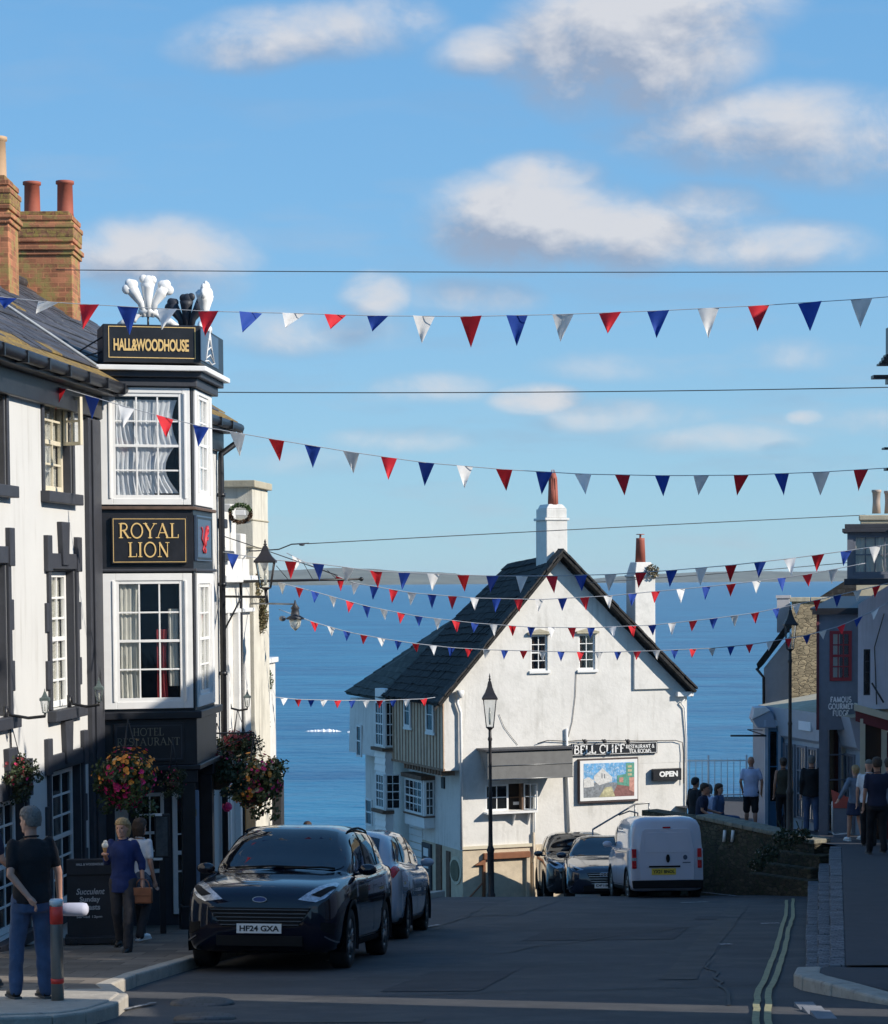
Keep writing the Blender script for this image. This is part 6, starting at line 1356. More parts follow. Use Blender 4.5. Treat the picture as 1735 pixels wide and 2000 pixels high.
def st_cab(x, w, zb, sh, wb, zbelt, wr, zr, zc): return (x, [(0, zb), (w*.8, zb), (w*.97, zb+.1), (w, (zb+sh)/2), (w*.975, sh), (wb, zbelt), (wr, zr), (0, zc)])
SUV = [st_hood(0, .60, .40, .76, .80), st_hood(.06, .78, .28, .80, .90), st_hood(.24, .88, .22, .88, 1.0), st_hood(.7, .92, .22, .95, 1.08), st_cab(1.18, .93, .22, .99, .80, 1.09, .5, 1.13, 1.14),
       st_cab(1.42, .93, .22, 1.0, .82, 1.08, .72, 1.22, 1.27), st_cab(1.98, .935, .22, 1.01, .83, 1.09, .645, 1.53, 1.60), st_cab(2.6, .935, .22, 1.02, .83, 1.11, .64, 1.60, 1.67), st_cab(3.4, .93, .22, 1.04, .82, 1.14, .63, 1.59, 1.66), st_cab(4.0, .91, .24, 1.06, .80, 1.17, .60, 1.52, 1.61),
       st_cab(4.36, .88, .28, 1.06, .76, 1.13, .60, 1.2, 1.23), st_cab(4.52, .84, .34, .98, .70, 1.04, .48, 1.07, 1.08), st_cab(4.60, .72, .42, .85, .58, .9, .4, .92, .92)]
SED = [st_hood(0, .60, .36, .62, .66), st_hood(.06, .78, .22, .66, .73), st_hood(.24, .86, .17, .74, .80), st_hood(.75, .90, .17, .82, .90), st_cab(1.25, .91, .17, .87, .78, .95, .5, .98, .99),
       st_cab(1.5, .91, .17, .88, .79, .94, .7, 1.07, 1.11), st_cab(2.1, .915, .17, .89, .79, .96, .60, 1.35, 1.40), st_cab(2.7, .915, .17, .9, .79, .98, .59, 1.38, 1.44), st_cab(3.3, .91, .17, .91, .78, 1.0, .58, 1.34, 1.41), st_cab(3.75, .89, .2, .92, .76, 1.0, .58, 1.12, 1.17),
       st_cab(4.1, .86, .25, .9, .72, .98, .5, 1.0, 1.0), st_cab(4.22, .83, .3, .86, .68, .9, .46, .93, .93), st_cab(4.28, .7, .36, .75, .56, .8, .4, .8, .8)]
def st_v(x, w, zb, sh, wr, zr, zc): return (x, [(0, zb), (w*.8, zb), (w*.98, zb+.1), (w, (zb+sh)/2), (w, sh), (w*.975, sh+.06), (wr, zr), (0, zc)])
VAN = [st_hood(0, .58, .38, .72, .76), st_hood(.06, .76, .26, .78, .88), st_hood(.25, .82, .2, .88, 1.0), st_hood(.6, .84, .2, .95, 1.12), st_cab(.85, .85, .2, .98, .76, 1.10, .5, 1.16, 1.17),
       st_cab(1.1, .855, .2, 1.0, .79, 1.08, .7, 1.34, 1.38), st_v(1.5, .858, .2, 1.02, .70, 1.6, 1.68), st_v(2.2, .858, .2, 1.02, .73, 1.66, 1.72), st_v(3.2, .858, .2, 1.02, .73, 1.66, 1.72), st_v(3.7, .85, .2, 1.02, .72, 1.64, 1.70),
       st_v(3.84, .84, .24, 1.02, .70, 1.60, 1.66), st_v(3.88, .80, .28, 1.0, .66, 1.56, 1.6)]
TINT = mat('tinted car glass', (.006, .008, .012), .03, .2, 2, spec=.9); LENS = mat('clear lamp lens', (.45, .47, .5), .12, .4, 30, metal=.5); CHROME = mat('chrome', (.6, .6, .62), .15, .05, 5, metal=1)
PBLK = mat('black car plastic', (.006, .006, .007), .7, .15, 30, bump=.15, spec=.25); PLW = mat('white number plate', (.72, .72, .7), .4, .03, 6); PLY = mat('yellow number plate', (.62, .45, .05), .4, .05, 6); INK = mat('plate lettering', (.01, .01, .012), .5); TAIL = mat('red lamp lens', (.42, .015, .02), .15, .3, 20)
def paint(name, col, rough=.16): return mat(name, col, rough, .03, 3, coat=1 if col[0] > .01 else .8, bump=.02, bscale=6, spec=.5 if col[0] > .01 else .25)
def car(kind, label, loc, dirv, pm, spec, L, r=.34, wb=(.88, 3.55), plate=None, away=False, scale=1, rimm=None, name='parked_car', grille='wide', trk=.80):
    """local x runs from the nose (0) to the tail; dirv = world direction of +x"""
    d = Vector((dirv[0], dirv[1], 0)).normalized(); sl_ = -.104*d.y; xa = Vector((d.x, d.y, sl_)).normalized(); za = Vector((0, 0, 1)); ya = za.cross(xa).normalized(); za = xa.cross(ya)
    t = thing(name, loc, label, 'van' if kind == 'van' else 'car'); M = Matrix((xa, ya, za)).transposed(); t.rotation_euler = M.to_euler(); t.scale = (scale,)*3
    S = Surf(spec); Wd = max(p.y for p in S.st[4])
    b = S.body().build('body', pm, t, world=False)
    cm = MB()
    for x in wb:
        for sd in (1, -1):
            n = 28; R_ = r+.055; mbp = [Vector((x+R_*math.cos(2*math.pi*k/n), sd*(Wd-.27), r+R_*math.sin(2*math.pi*k/n))) for k in range(n)]; cm.prism(mbp, (0, sd*.5, 0))
    cc_ = cm.build('cutter', [PBLK]); off = WM[cc_]; cc_.data.transform(Matrix.Translation(off)); cc_.location = (0, 0, 0); cc_.parent = t; 
    b.data.materials.append(PBLK)
    md = b.modifiers.new('c', 'BOOLEAN'); md.operation = 'DIFFERENCE'; md.object = cc_; md.solver = 'EXACT'
    bpy.context.view_layer.update(); bake(b); bpy.data.objects.remove(cc_)
    if len(b.data.materials) > 1:
        pass
    # wheels
    rimm = rimm or METAL
    for x in wb:
        for sd in (1, -1):
            mb = MB(); yo = sd*(Wd-.015); yi = sd*(Wd-.235); n = 26; prof = [(r*.62, yi), (r*.95, yi), (r, yi+sd*.03), (r, yo-sd*.03), (r*.95, yo), (r*.68, yo), (r*.64, yo-sd*.02)]
            vs = []
            for rr_, y in prof: vs += [Vector((x+rr_*math.cos(2*math.pi*k/n), y, r+rr_*math.sin(2*math.pi*k/n))) for k in range(n)]
            mb.add(vs, [(i*n+k, i*n+(k+1) % n, (i+1)*n+(k+1) % n, (i+1)*n+k) for i in range(len(prof)-1) for k in range(n)], 0, True)
            mb.build('arch', PBLK, t, world=False) if False else None
            wh_ = mb.build('wheel', RUBBER, t, world=False)
            mb = MB(); y0 = yo-sd*.03
            for k in range(5):
                a = 2*math.pi*k/5+.3
                for da in (-.16, .16):
                    c_, s_ = math.cos(a+da), math.sin(a+da); c2, s2 = math.cos(a), math.sin(a)
                    mb.tube([Vector((x+.05*c2, y0, r+.05*s2)), Vector((x+r*.64*c_, y0+sd*.005, r+r*.64*s_))], [.03, .018], 6)
            n2 = 24; vs = []
            for rr_, y in ((r*.66, yo-sd*.012), (r*.6, yo-sd*.02), (r*.6, yi+sd*.05)): vs += [Vector((x+rr_*math.cos(2*math.pi*k/n2), y, r+rr_*math.sin(2*math.pi*k/n2))) for k in range(n2)]
            mb.add(vs, [(i*n2+k, i*n2+(k+1) % n2, (i+1)*n2+(k+1) % n2, (i+1)*n2+k) for i in range(2) for k in range(n2)], 0, True)
            mb.prism([Vector((x+.06*math.cos(k*math.pi/6), y0-sd*.01, r+.06*math.sin(k*math.pi/6))) for k in range(12)], (0, sd*.02, 0))
            mb.build('rim', rimm, wh_, world=False)
            mb = MB(); mb.prism([Vector((x+r*.6*math.cos(k*math.pi/12), yi+sd*.06, r+r*.6*math.sin(k*math.pi/12))) for k in range(24)], (0, sd*.01, 0)); mb.build('brake_disc', PBLK, wh_, world=False)
    for x in wb:
        for sd in (1, -1):
            mb = MB(); n = 14; R0 = r+.05; vs = []
            for k in range(n+1):
                a = math.pi*(-.12+1.24*k/n)
                for (rr_, yy) in ((R0+.05, Wd+.004), (R0, Wd+.014), (R0-.012, Wd-.03), (R0-.012, Wd-.3)): vs.append(Vector((x+rr_*math.cos(a), sd*yy, r+rr_*math.sin(a))))
            mb.add(vs, [(k*4+j, k*4+j+1, k*4+5+j, k*4+4+j) for k in range(n) for j in range(3)], 0, True)
            mb.build('wheel_arch', PBLK, t, world=False)
    mb = MB(); mb.wbox(wb[0]+.4, wb[1]-.4, -.6, .6, .16, .24); mb.wbox(.3, L-.3, -.5, .5, .2, .28); mb.build('underbody', PBLK, t, world=False)
    # glass
    cow, wt, re0, re1 = {'suv': (1.2, 2.0, 4.03, 4.38), 'car': (1.27, 2.12, 3.32, 3.98), 'van': (.87, 1.5, 0, 0)}[kind]
    mb = MB(); 
    for sd in (1, -1): S.patch(mb, cow, wt, 0, 0, .007, sd, 14, 10, f=lambda a, q: (cow+.02+(wt-cow-.0)*a, 7-(7-(5.75+.42*min(1, a*1.6)))*(1-q)))
    mb.build('windscreen', TINT, t, world=False)
    if kind != 'van':
        mb = MB()
        for sd in (1, -1): S.patch(mb, re0, re1, 6.15, 7, .007, sd, 10, 8)
        mb.build('rear_window', TINT, t, world=False)
    xs_ = {'suv': (1.62, 4.12), 'car': (1.72, 3.62), 'van': (1.18, 1.75)}[kind]
    for sd in (1, -1):
        mb = MB(); xa_, xb_ = xs_
        S.patch(mb, xa_, xb_, 5.1, 5.86, .007, sd, 24, 6, f=lambda a, q: (xa_+(xb_-xa_)*a, 5.08+(.1+.68*min(1, (.25+a*5))*min(1, (.35+(1-a)*4))-.0)*q))
        mb.build('side_window', TINT, t, world=False)
        if kind != 'van':
            xm = {'suv': (2.52, 3.45), 'car': (2.55, 3.3)}[kind]
            for x in xm: mb = MB(); S.patch(mb, x-.035, x+.035, 5.02, 5.92, .011, sd, 2, 6); mb.build('window_pillar', PBLK, t, world=False)
            mb = MB()
            S.patch(mb, xa_-.25, xb_+.05, 5.0, 5.07, .012, sd, 24, 1); mb.build('window_trim', CHROME if kind == 'suv' else PBLK, t, world=False)
        for k, (xa2, xb2) in enumerate({'suv': ((1.45, 2.5), (2.5, 3.4)), 'car': ((1.5, 2.5), (2.5, 3.25)), 'van': ((1.0, 1.85), (1.85, 2.8))}[kind]):
            mb = MB()
            for x in (xa2, xb2): S.patch(mb, x-.004, x+.004, 2.1, 5.0, .002, sd, 1, 14)
            S.patch(mb, xa2, xb2, 2.08, 2.12, .002, sd, 12, 1)
            d_ = mb.build('door_seam', PBLK, t, world=False)
            mb = MB(); S.patch(mb, xb2-.28, xb2-.1, 4.12, 4.26, .03, sd, 4, 2); mb.build('door_handle', pm if kind != 'van' else PBLK, t, world=False)
        # mirror
        mx_ = {'suv': 1.62, 'car': 1.7, 'van': 1.15}[kind]; u_ = S.u(mx_); p_ = S.p(u_, 5.0, sd)
        mb = MB(); c_ = p_+Vector((-.02, sd*.17, .06)); mb.tube([p_+Vector((0, -sd*.02, .0)), c_+Vector((0, -sd*.06, -.04))], .02, 6)
        mb.ball(c_, .115, 14, sx=.5, sy=1.0, sz=.6); mb.build('wing_mirror', [pm], t, world=False)
        # lamps
        if kind != 'van' or True:
            mb = MB(); 
            S.patch(mb, 0, 0, 0, 0, .008, sd, 12, 5, f=lambda a, q: (.03+.50*a, 5.62-.78*a-(1.3-.95*a)*(1-q)))
            hl = mb.build('headlight', LENS, t, world=False)
            mb = MB(); S.patch(mb, 0, 0, 0, 0, .0125, sd, 8, 3, f=lambda a, q: (.06+.28*a, 5.3-.62*a-(.62-.3*a)*(1-q))); mb.build('lamp_reflector', PBLK, hl, world=False)
        if kind == 'suv':
            mb = MB(); S.patch(mb, L-.3, L-.06, 4.0, 4.9, .01, sd, 8, 5); mb.build('tail_light', TAIL, t, world=False)
        mb = MB(); S.patch(mb, .5, L-.35, 1.2, 2.0, .008, sd, 30, 4)
        if kind != 'car': mb.build('sill_trim', PBLK, t, world=False)
    # front details
    zt_ = spec[1][1][5][1]; lo = spec[1][1][0][1]
    def plateat(x, z, w_, h__, sgn, mt, body):
        mb = MB(); f_ = Fr((x, 0, z), (0, -1) if sgn < 0 else (0, 1)); pt_ = mb.box(f_, -w_/2, w_/2, -h__/2, h__/2, -.006, .006).build('number_plate', mt, t, world=False)
        mb = MB(); sans(mb, body, f_, -w_/2+.035, w_/2-.025, -h__*.30, h__*.30, .009, bold=.035); mb.build('lettering', INK, pt_, world=False)
    fF = Fr((0, 0, 0), (0, -1))
    if kind != 'van':
        gz0, gz1 = (lo+.24, zt_-.13) if kind == 'suv' else (lo+.16, zt_-.06)
        gw = .60 if kind == 'suv' else .42
        mb = MB(); fr2 = [fF.w(-gw, gz1), fF.w(gw, gz1), fF.w(gw*.72, gz0), fF.w(-gw*.72, gz0)]; mb.prism([p_+Vector((-.004, 0, 0)) for p_ in fr2], (-.02, 0, 0)); 
        gr_ = mb.build('grille', PBLK, t, world=False, bevel=.006)
        mb = MB(); n = 5
        for k in range(n): zz = gz0+(gz1-gz0)*(k+.5)/n; w2 = gw*(.74+.24*(k+.5)/n); mb.box(Fr((-.026, 0, 0), (0, -1)), -w2, w2, zz-.006, zz+.006, 0, .008)
        mb.build('grille_bar', mat('dark chrome', (.12, .12, .13), .25, .1, 5, metal=1) if kind == 'suv' else CHROME, gr_, world=False)
        for sd in (1, -1):
            mb = MB(); S.patch(mb, .035, .15, 2.5, 3.1, .008, sd, 6, 5); mb.build('fog_lamp_housing', PBLK, t, world=False)
            mb = MB(); S.patch(mb, .05, .26, 2.1, 2.2, .02, sd, 6, 1); mb.build('bumper_trim', CHROME if kind == 'suv' else METAL, t, world=False)
        mb = MB(); mb.box(Fr((-.006, 0, 0), (0, -1)), -.5, .5, lo+.02, lo+.14, 0, .012); mb.build('lower_grille', PBLK, t, world=False, bevel=.004)
        if plate: plateat(-.034, plate[1], .52, .11, -1, PLW, plate[0])
    return t, S
def carloc(px, py, d, back=0):
    q = P(px, py, d); return q
# dark SUV in front
dK = Vector((.125, 1)).normalized(); fa_ = Vector((-1.86, 25.0))
nose = fa_-dK*.88; z0 = gz(nose.y)-.0
suv, S1_ = car('suv', 'black glossy SUV parked at the left kerb facing the camera, nearest of the cars', (nose.x, nose.y, z0), dK, paint('black car paint', (.002, .003, .012), .12), SUV, 4.6, r=.355, wb=(.88, 3.56), plate=('HF24 GXA', .50), scale=.925)
mb = MB(); n = 20; mb.prism([Vector((-.012+.03, .085*math.cos(2*math.pi*k/n), .83+.034*math.sin(2*math.pi*k/n))) for k in range(n)], (-.04, 0, 0)); em = mb.build('badge', CHROME, suv, world=False)
mb = MB(); mb.prism([Vector((-.023, .075*math.cos(2*math.pi*k/n), .83+.027*math.sin(2*math.pi*k/n))) for k in range(n)], (-.003, 0, 0)); mb.build('badge_field', mat('badge blue', (.02, .05, .2), .3), em, world=False)
for sd in (1, -1): mb = MB(); mb.tube([S1_.p(S1_.u(x), 6.0, sd)+Vector((0, 0, .012+.02*math.sin((x-2.2)/1.65*math.pi))) for x in (2.2, 2.35, 2.7, 3.0, 3.4, 3.7, 3.85)], .013, 6); mb.build('roof_rail', PBLK, suv, world=False)
mb = MB(); mb.tube([Vector((1.18, .55, 1.165)), Vector((1.24, .1, 1.185)), Vector((1.28, -.3, 1.17))], .012, 5); mb.tube([Vector((1.18, -.05, 1.165)), Vector((1.22, -.5, 1.175)), Vector((1.26, -.65, 1.16))], .012, 5); mb.build('wiper', PBLK, suv, world=False)
# silver hatchback beyond, tail towards us
dS = -Vector((.10, 1)).normalized(); tailc = Vector((-1.42, 29.75)); nose = tailc-dS*4.28*1.0
car('suv', 'silver grey hatchback parked just behind the black SUV, tail towards the camera', (nose.x, nose.y, gz(nose.y)), dS, paint('silver car paint', (.34, .38, .44), .25), SUV, 4.6, r=.33, wb=(.88, 3.56), scale=.88)
# parked cars by the gabled house
q = Vector((3.52, 49.95)); car('car', 'dark grey saloon car facing the camera, partly hidden by the white van', (q.x, q.y, roadz(q.x, q.y)-.02), Vector((.04, 1)), paint('dark grey blue car paint', (.014, .018, .035)), SED, 4.28, r=.315, wb=(.82, 3.45), plate=('DF18 NLJ', .36))
mb = MB(); sa = bpy.context.scene.objects[-1]
q2 = Vector((3.32, 54.6)); car('suv', 'dark SUV facing the camera parked behind the dark grey saloon below the gabled wall', (q2.x, q2.y, roadz(q2.x, q2.y)-.02), Vector((-.02, 1)), paint('dark charcoal car paint', (.018, .019, .022)), SUV, 4.6, r=.34, wb=(.88, 3.5), scale=1.0)
cars = [o for o in bpy.data.objects if o.name.startswith('parked_car') and o.type == 'EMPTY']
sal = [o for o in cars if 'saloon' in o['label']][0]
mb = MB()
for k in range(4): mb.tube([Vector((-.04, (k-1.5)*.062+.045*math.cos(2*math.pi*j/16), .60+.045*math.sin(2*math.pi*j/16))) for j in range(17)], .007, 5)
mb.build('badge', CHROME, sal, world=False)
# white van, rear doors towards us
dV = Vector((-.07, 1)).normalized(); tl = Vector((4.50, 45.7)); nose = tl+dV*3.88
vanp = paint('white van paint', (.48, .50, .58), .3)
van, SV = car('van', 'white small panel van seen from behind, parked against the stone terrace wall', (nose.x, nose.y, gz(tl.y)-.104*3.88-.06), -dV, vanp, VAN, 3.88, r=.31, wb=(.75, 3.27), name='parked_van', scale=.91); van.scale = (.91, .88, .99)
fV = Fr((3.88, 0, 0), (0, 1))       # outward = +x local (tail)
fV.n = Vector((1, 0, 0)); fV.u = Vector((0, 1, 0))
mb = MB(); mb.prism([fV.w(a, z, .0) for a, z in ((-.62, .42), (.62, .42), (.64, 1.0), (.56, 1.42), (.5, 1.47), (-.5, 1.47), (-.56, 1.42), (-.64, 1.0))], (.018, 0, 0)); dr_ = mb.build('rear_door', vanp, van, world=False, bevel=.01)
mb = MB(); mb.prism([fV.w(a, z, .018) for a, z in ((-.52, .98), (.52, .98), (.5, 1.34), (.44, 1.39), (-.44, 1.39), (-.5, 1.34))], (.008, 0, 0)); mb.build('door_panel', vanp, dr_, world=False, bevel=.006)
mb = MB(); mb.prism([fV.w(.02+.045*math.cos(k*math.pi/8), .86+.085*math.sin(k*math.pi/8), .018) for k in range(16)], (.02, 0, 0)); mb.box(fV, -.42, .3, .68, .715, .018, .04); mb.build('door_handle', PBLK, dr_, world=False)
mb = MB(); mb.box(fV, -.36, .2, .53, .66, .018, .03); np_ = mb.build('number_plate', PLY, van, world=False)
mb = MB(); fV2 = Fr((0, 0, 0), (1, 0)); fV2.o = Vector((3.88, 0, 0)); fV2.u = Vector((0, 1, 0)); fV2.n = Vector((1, 0, 0)); sans(mb, 'YX21 BNOL'[:9], fV2, -.33, .17, .56, .63, .034, bold=.03); mb.build('lettering', INK, np_, world=False)
mb = MB(); mb.prism([fV.w(.42+.05*math.cos(k*math.pi/8), .88+.05*math.sin(k*math.pi/8), .018) for k in range(16)], (.01, 0, 0)); mb.box(fV, .36, .54, .765, .785, .018, .03); mb.build('badge', mat('dark badge', (.05, .07, .12), .3), dr_, world=False)
mb = MB(); mb.box(fV, -.09, .09, 1.475, 1.505, -.03, .03); mb.build('brake_light', TAIL, van, world=False)
mb = MB(); mb.prism([fV.w(a, z, .0) for a, z in ((-.8, .26), (.8, .26), (.82, .42), (-.82, .42))], (.09, 0, 0)); mb.build('bumper', PBLK, van, world=False, bevel=.02)
for sd in (1, -1):
    mb = MB(); mb.hexa([Vector((x, sd*y, z)) for z in (.66, 1.06) for x, y in ((3.72, .80), (3.72, .855), (3.90, .80), (3.90, .70))]); tl_ = mb.build('tail_light', TAIL, van, world=False, bevel=.01)
    mb = MB(); mb.hexa([Vector((x, sd*y, z)) for z in (.82, .88) for x, y in ((3.73, .80), (3.73, .858), (3.904, .803), (3.904, .698))]); mb.build('lamp_lens', LENS, tl_, world=False)
# ================================================================== LAMPS
LAMPG = bpy.data.materials.new('frosted lamp glass'); LAMPG.use_nodes = True; LAMPG.node_tree.nodes['Principled BSDF'].inputs['Base Color'].default_value = (.75, .75, .68, 1); LAMPG.node_tree.nodes['Principled BSDF'].inputs['Roughness'].default_value = .2; LAMPG.node_tree.nodes['Principled BSDF'].inputs['Transmission Weight'].default_value = .5
IRONB = mat('black lamp iron', (.022, .02, .022), .5, .2, 15, bump=.15)
def lantern(parent, c, h, w_, m=IRONB, gm=GLASS, n=4, finial=True, world=True):
    """c bottom centre of the glass box, h glass height, w_ top half width"""
    rt = math.pi/4; wb_ = w_*.55; s2 = math.sqrt(2)
    mb = MB(); mb.lathe(c+Vector((0, 0, h)), [(w_*1.22*s2, -.01), (w_*1.22*s2, .02), (w_*.75*s2, h*.22), (w_*.42*s2, h*.42), (w_*.26*s2, h*.6), (w_*.1*s2, h*.66)], 4, rot=rt, sm=False)
    if finial: mb.lathe(c+Vector((0, 0, h*1.64)), [(w_*.1, 0), (w_*.22, h*.05), (w_*.08, h*.1), (w_*.14, h*.14), (w_*.02, h*.26)], 8)
    cap = mb.build('lantern_roof', m, parent, world)
    mb = MB()
    for k in range(4):
        a = rt+k*math.pi/2; b = a+math.pi/2; p = lambda r_, an, z: c+Vector((r_*s2*math.cos(an), r_*s2*math.sin(an), z))
        mb.tube([p(wb_, a, 0), p(w_, a, h)], w_*.07, 5); mb.tube([p(wb_, a, 0), p(wb_, b, 0)], w_*.08, 5); mb.tube([p(w_, a, h), p(w_, b, h)], w_*.08, 5)
    mb.lathe(c+Vector((0, 0, -h*.1)), [(w_*.2, 0), (w_*.62, h*.1)], 8)
    mb.build('lantern_frame', m, parent, world)
    mb = MB(); mb.lathe(c, [(wb_*.93*s2, .005), (w_*.93*s2, h-.01)], 4, rot=rt, sm=False); mb.build('lantern_glass', gm, parent, world)
    mb = MB(); mb.lathe(c+Vector((0, 0, h*.1)), [(w_*.15, 0), (w_*.2, h*.3), (w_*.1, h*.6)], 8); mb.build('bulb', LAMPG, parent, world)
def lamppost(px, pyb, pyt, d, label, wpx):
    b = P(px, pyb, d); t_ = P(px, pyt, d); H_ = t_.z-b.z; k = d/F
    t = thing('street_lamp', b, label, 'street lamp', 'black lantern street lamps'); hl = 62*k*wpx; w_ = 12.5*k*wpx
    glass_h = hl*.9; base = t_.z-glass_h*1.9
    mb = MB(); zt_ = base-b.z
    mb.lathe(b, [(.1, -.4), (.1, .05), (.075, .1), (.07, .95), (.085, 1.0), (.05, 1.1), (.045, 1.3), (.04, zt_*.6), (.05, zt_*.6+.04), (.036, zt_*.6+.1), (.034, zt_-.3), (.05, zt_-.25), (.034, zt_-.2), (.03, zt_-.02)], 12)
    mb.build('post', IRONB, t); lantern(t, Vector((b.x, b.y, base)), glass_h, w_); return t
lamppost(959, 1752, 1315, 48.6, 'tall black lantern lamp post standing in front of the white gabled house', 1.0)
lamppost(1543, 1640, 1178, 47.9, 'tall black lantern lamp post standing on the right in front of the seafront shops', .85)
def walllamp(px0, px1, py0, py1, f, label, b=.4, m=None):
    m = m or mat('verdigris lamp metal', (.09, .12, .115), .55, .2, 12)
    pxm = (px0+px1)/2; a, zt_ = f.hit(pxm, py0, b); z0 = f.hit(pxm, py1, b)[1]; c = f.w(a, z0, b); h = (zt_-z0)/1.95; w_ = h*.30
    t = thing('wall_lantern', f.w(a, z0-.1, 0), label, 'lantern', 'lanterns on the inn front'); lantern(t, c, h, w_, m=m)
    mb = MB(); wpt = f.w(a-.0, z0-.18, .03); mb.tube([c+Vector((0, 0, -h*.1)), c+Vector((0, 0, -h*.28)), f.w(a, z0-h*.42, b*.6), f.w(a, z0-h*.2, b*.2), f.w(a, z0+h*.3, .05)], .018, 6); mb.tube([f.w(a, z0-h*.6, .03), f.w(a, z0+h*.5, .03)], .03, 6)
    mb.build('bracket', BLACK, t)
    mb = MB(); mb.ball(wpt, .02, 6); return t
walllamp(72, 103, 1343, 1392, FL, 'green grey wall lantern on the white inn wall left of the corner strip', .5)
walllamp(181, 205, 1322, 1370, FL, 'green grey wall lantern beside the lower bay window of the inn', .42)
FLn = Fr(FL.w(0, 0, -.05), FL.u)
walllamp(474, 492, 1345, 1380, FLn, 'small wall lantern on the narrow white house beyond the drainpipe', .35)
# bracket lantern hanging over the street
c = P(519, 1148, 38.2); t = thing('street_lantern', c, 'large black bracket lantern at the corner of the white house beyond the inn', 'street lamp')
k = 38.2/F; lantern(t, c, 50*k, 17.5*k)
mb = MB(); mb.tube([P(434, 1165, 39), P(522, 1166, 38.2)], .022, 6); mb.tube([P(434, 1240, 39), P(470, 1170, 38.8)], .015, 6); mb.tube([c+Vector((0, 0, -.03)), P(522, 1178, 38.2)], .03, 6); mb.build('bracket', BLACK, t)
# swan lamp
c = P(577, 1212, 41); t = thing('street_lamp', c, 'grey street lamp with egg shaped glass on a short horizontal arm over the sea', 'street lamp'); k = 41/F
mb = MB(); mb.lathe(c, [(.01, -20*k), (9*k, -12*k), (12*k, 0), (11*k, 3*k)], 14); mb.build('globe', LAMPG, t)
mb = MB(); mb.lathe(c, [(17*k, 2*k), (18*k, 5*k), (9*k, 10*k), (7*k, 22*k), (9*k, 24*k), (3*k, 32*k), (1*k, 40*k)], 12); mb.build('hood', DARKP, t)
mb = MB(); mb.tube([P(525, 1179, 41.5), P(577, 1180, 41)], .018, 6); mb.tube([P(490, 1179, 41.9), P(525, 1179, 41.5)], .018, 6); mb.build('arm', METAL, t)
mb = MB(); mb.ball(P(552, 1208, 41), 7*k, 8, sz=.8); mb.build('sensor', METAL, t)
# stayed pole over the street
t = thing('banner_pole', P(470, 1135, 40.5), 'horizontal black pole with wire stays sticking out over the street above the sea', 'pole')
mb = MB(); mb.tube([P(466, 1136, 40.5), P(705, 1131, 40.5)], [.03, .02], 6); mb.ball(P(706, 1131, 40.5), .04, 8); mb.build('pole', BLACK, t)
mb = MB(); mb.tube([P(430, 1045, 39.5), P(520, 1075, 40.2), P(660, 1124, 40.5)], .008, 4); mb.tube([P(592, 1098, 40.4), P(612, 1133, 40.5)], .006, 4); mb.tube([P(640, 1114, 40.4), P(660, 1133, 40.5)], .006, 4); mb.tube([P(540, 1105, 40.4), P(565, 1134, 40.5)], .006, 4); mb.build('stay_wire', BLACK, t)
t = thing('wall_camera_arm', P(440, 1050, 40), 'thin curved arm with a small fitting at its tip above the large black lantern', 'bracket')
mb = MB(); mb.tube([P(500, 1076, 41.2), P(545, 1073, 41), P(570, 1063, 40.9), P(604, 1061, 40.8)], .012, 5); mb.ball(P(590, 1064, 40.8), .035, 8, sx=1.5, sz=.6); mb.tube([P(486, 1076, 42.1), P(500, 1076, 41.2)], .012, 5); mb.build('arm', DARKP, t)
# iron standard at the right edge near the camera
mb = MB(); d = 27.0; g = lambda x, y: P(x, y, d)
def slab(mb, x0, x1, y0, y1): a = P(x0, y1, d); b = P(x1, y0, d); mb.wbox(a.x, b.x, d-.09, d+.09, a.z, b.z)
t = thing('sign_bracket', g(1745, 900), 'black ironwork of a projecting shop sign just inside the right edge', 'bracket')
for q in ((1733, 1770, 640, 693), (1728, 1770, 693, 697), (1724, 1770, 698, 704), (1720, 1770, 705, 709), (1715, 1770, 710, 714), (1704, 1772, 733, 740), (1732, 1770, 740, 750), (1725, 1770, 874, 878), (1729, 1770, 914, 919)): slab(mb, *q)
a = g(1750, 700); mb.tube([g(1752, 640), g(1752, 980)], .04, 8); mb.build('scrollwork', BLACK, t)
mb = MB(); mb.tube([g(1752, 700), Vector((6.45, d, g(1752, 700).z))], .03, 6); mb.tube([g(1752, 900), Vector((6.45, d, g(1752, 900).z))], .03, 6); mb.build('wall_arm', BLACK, t)
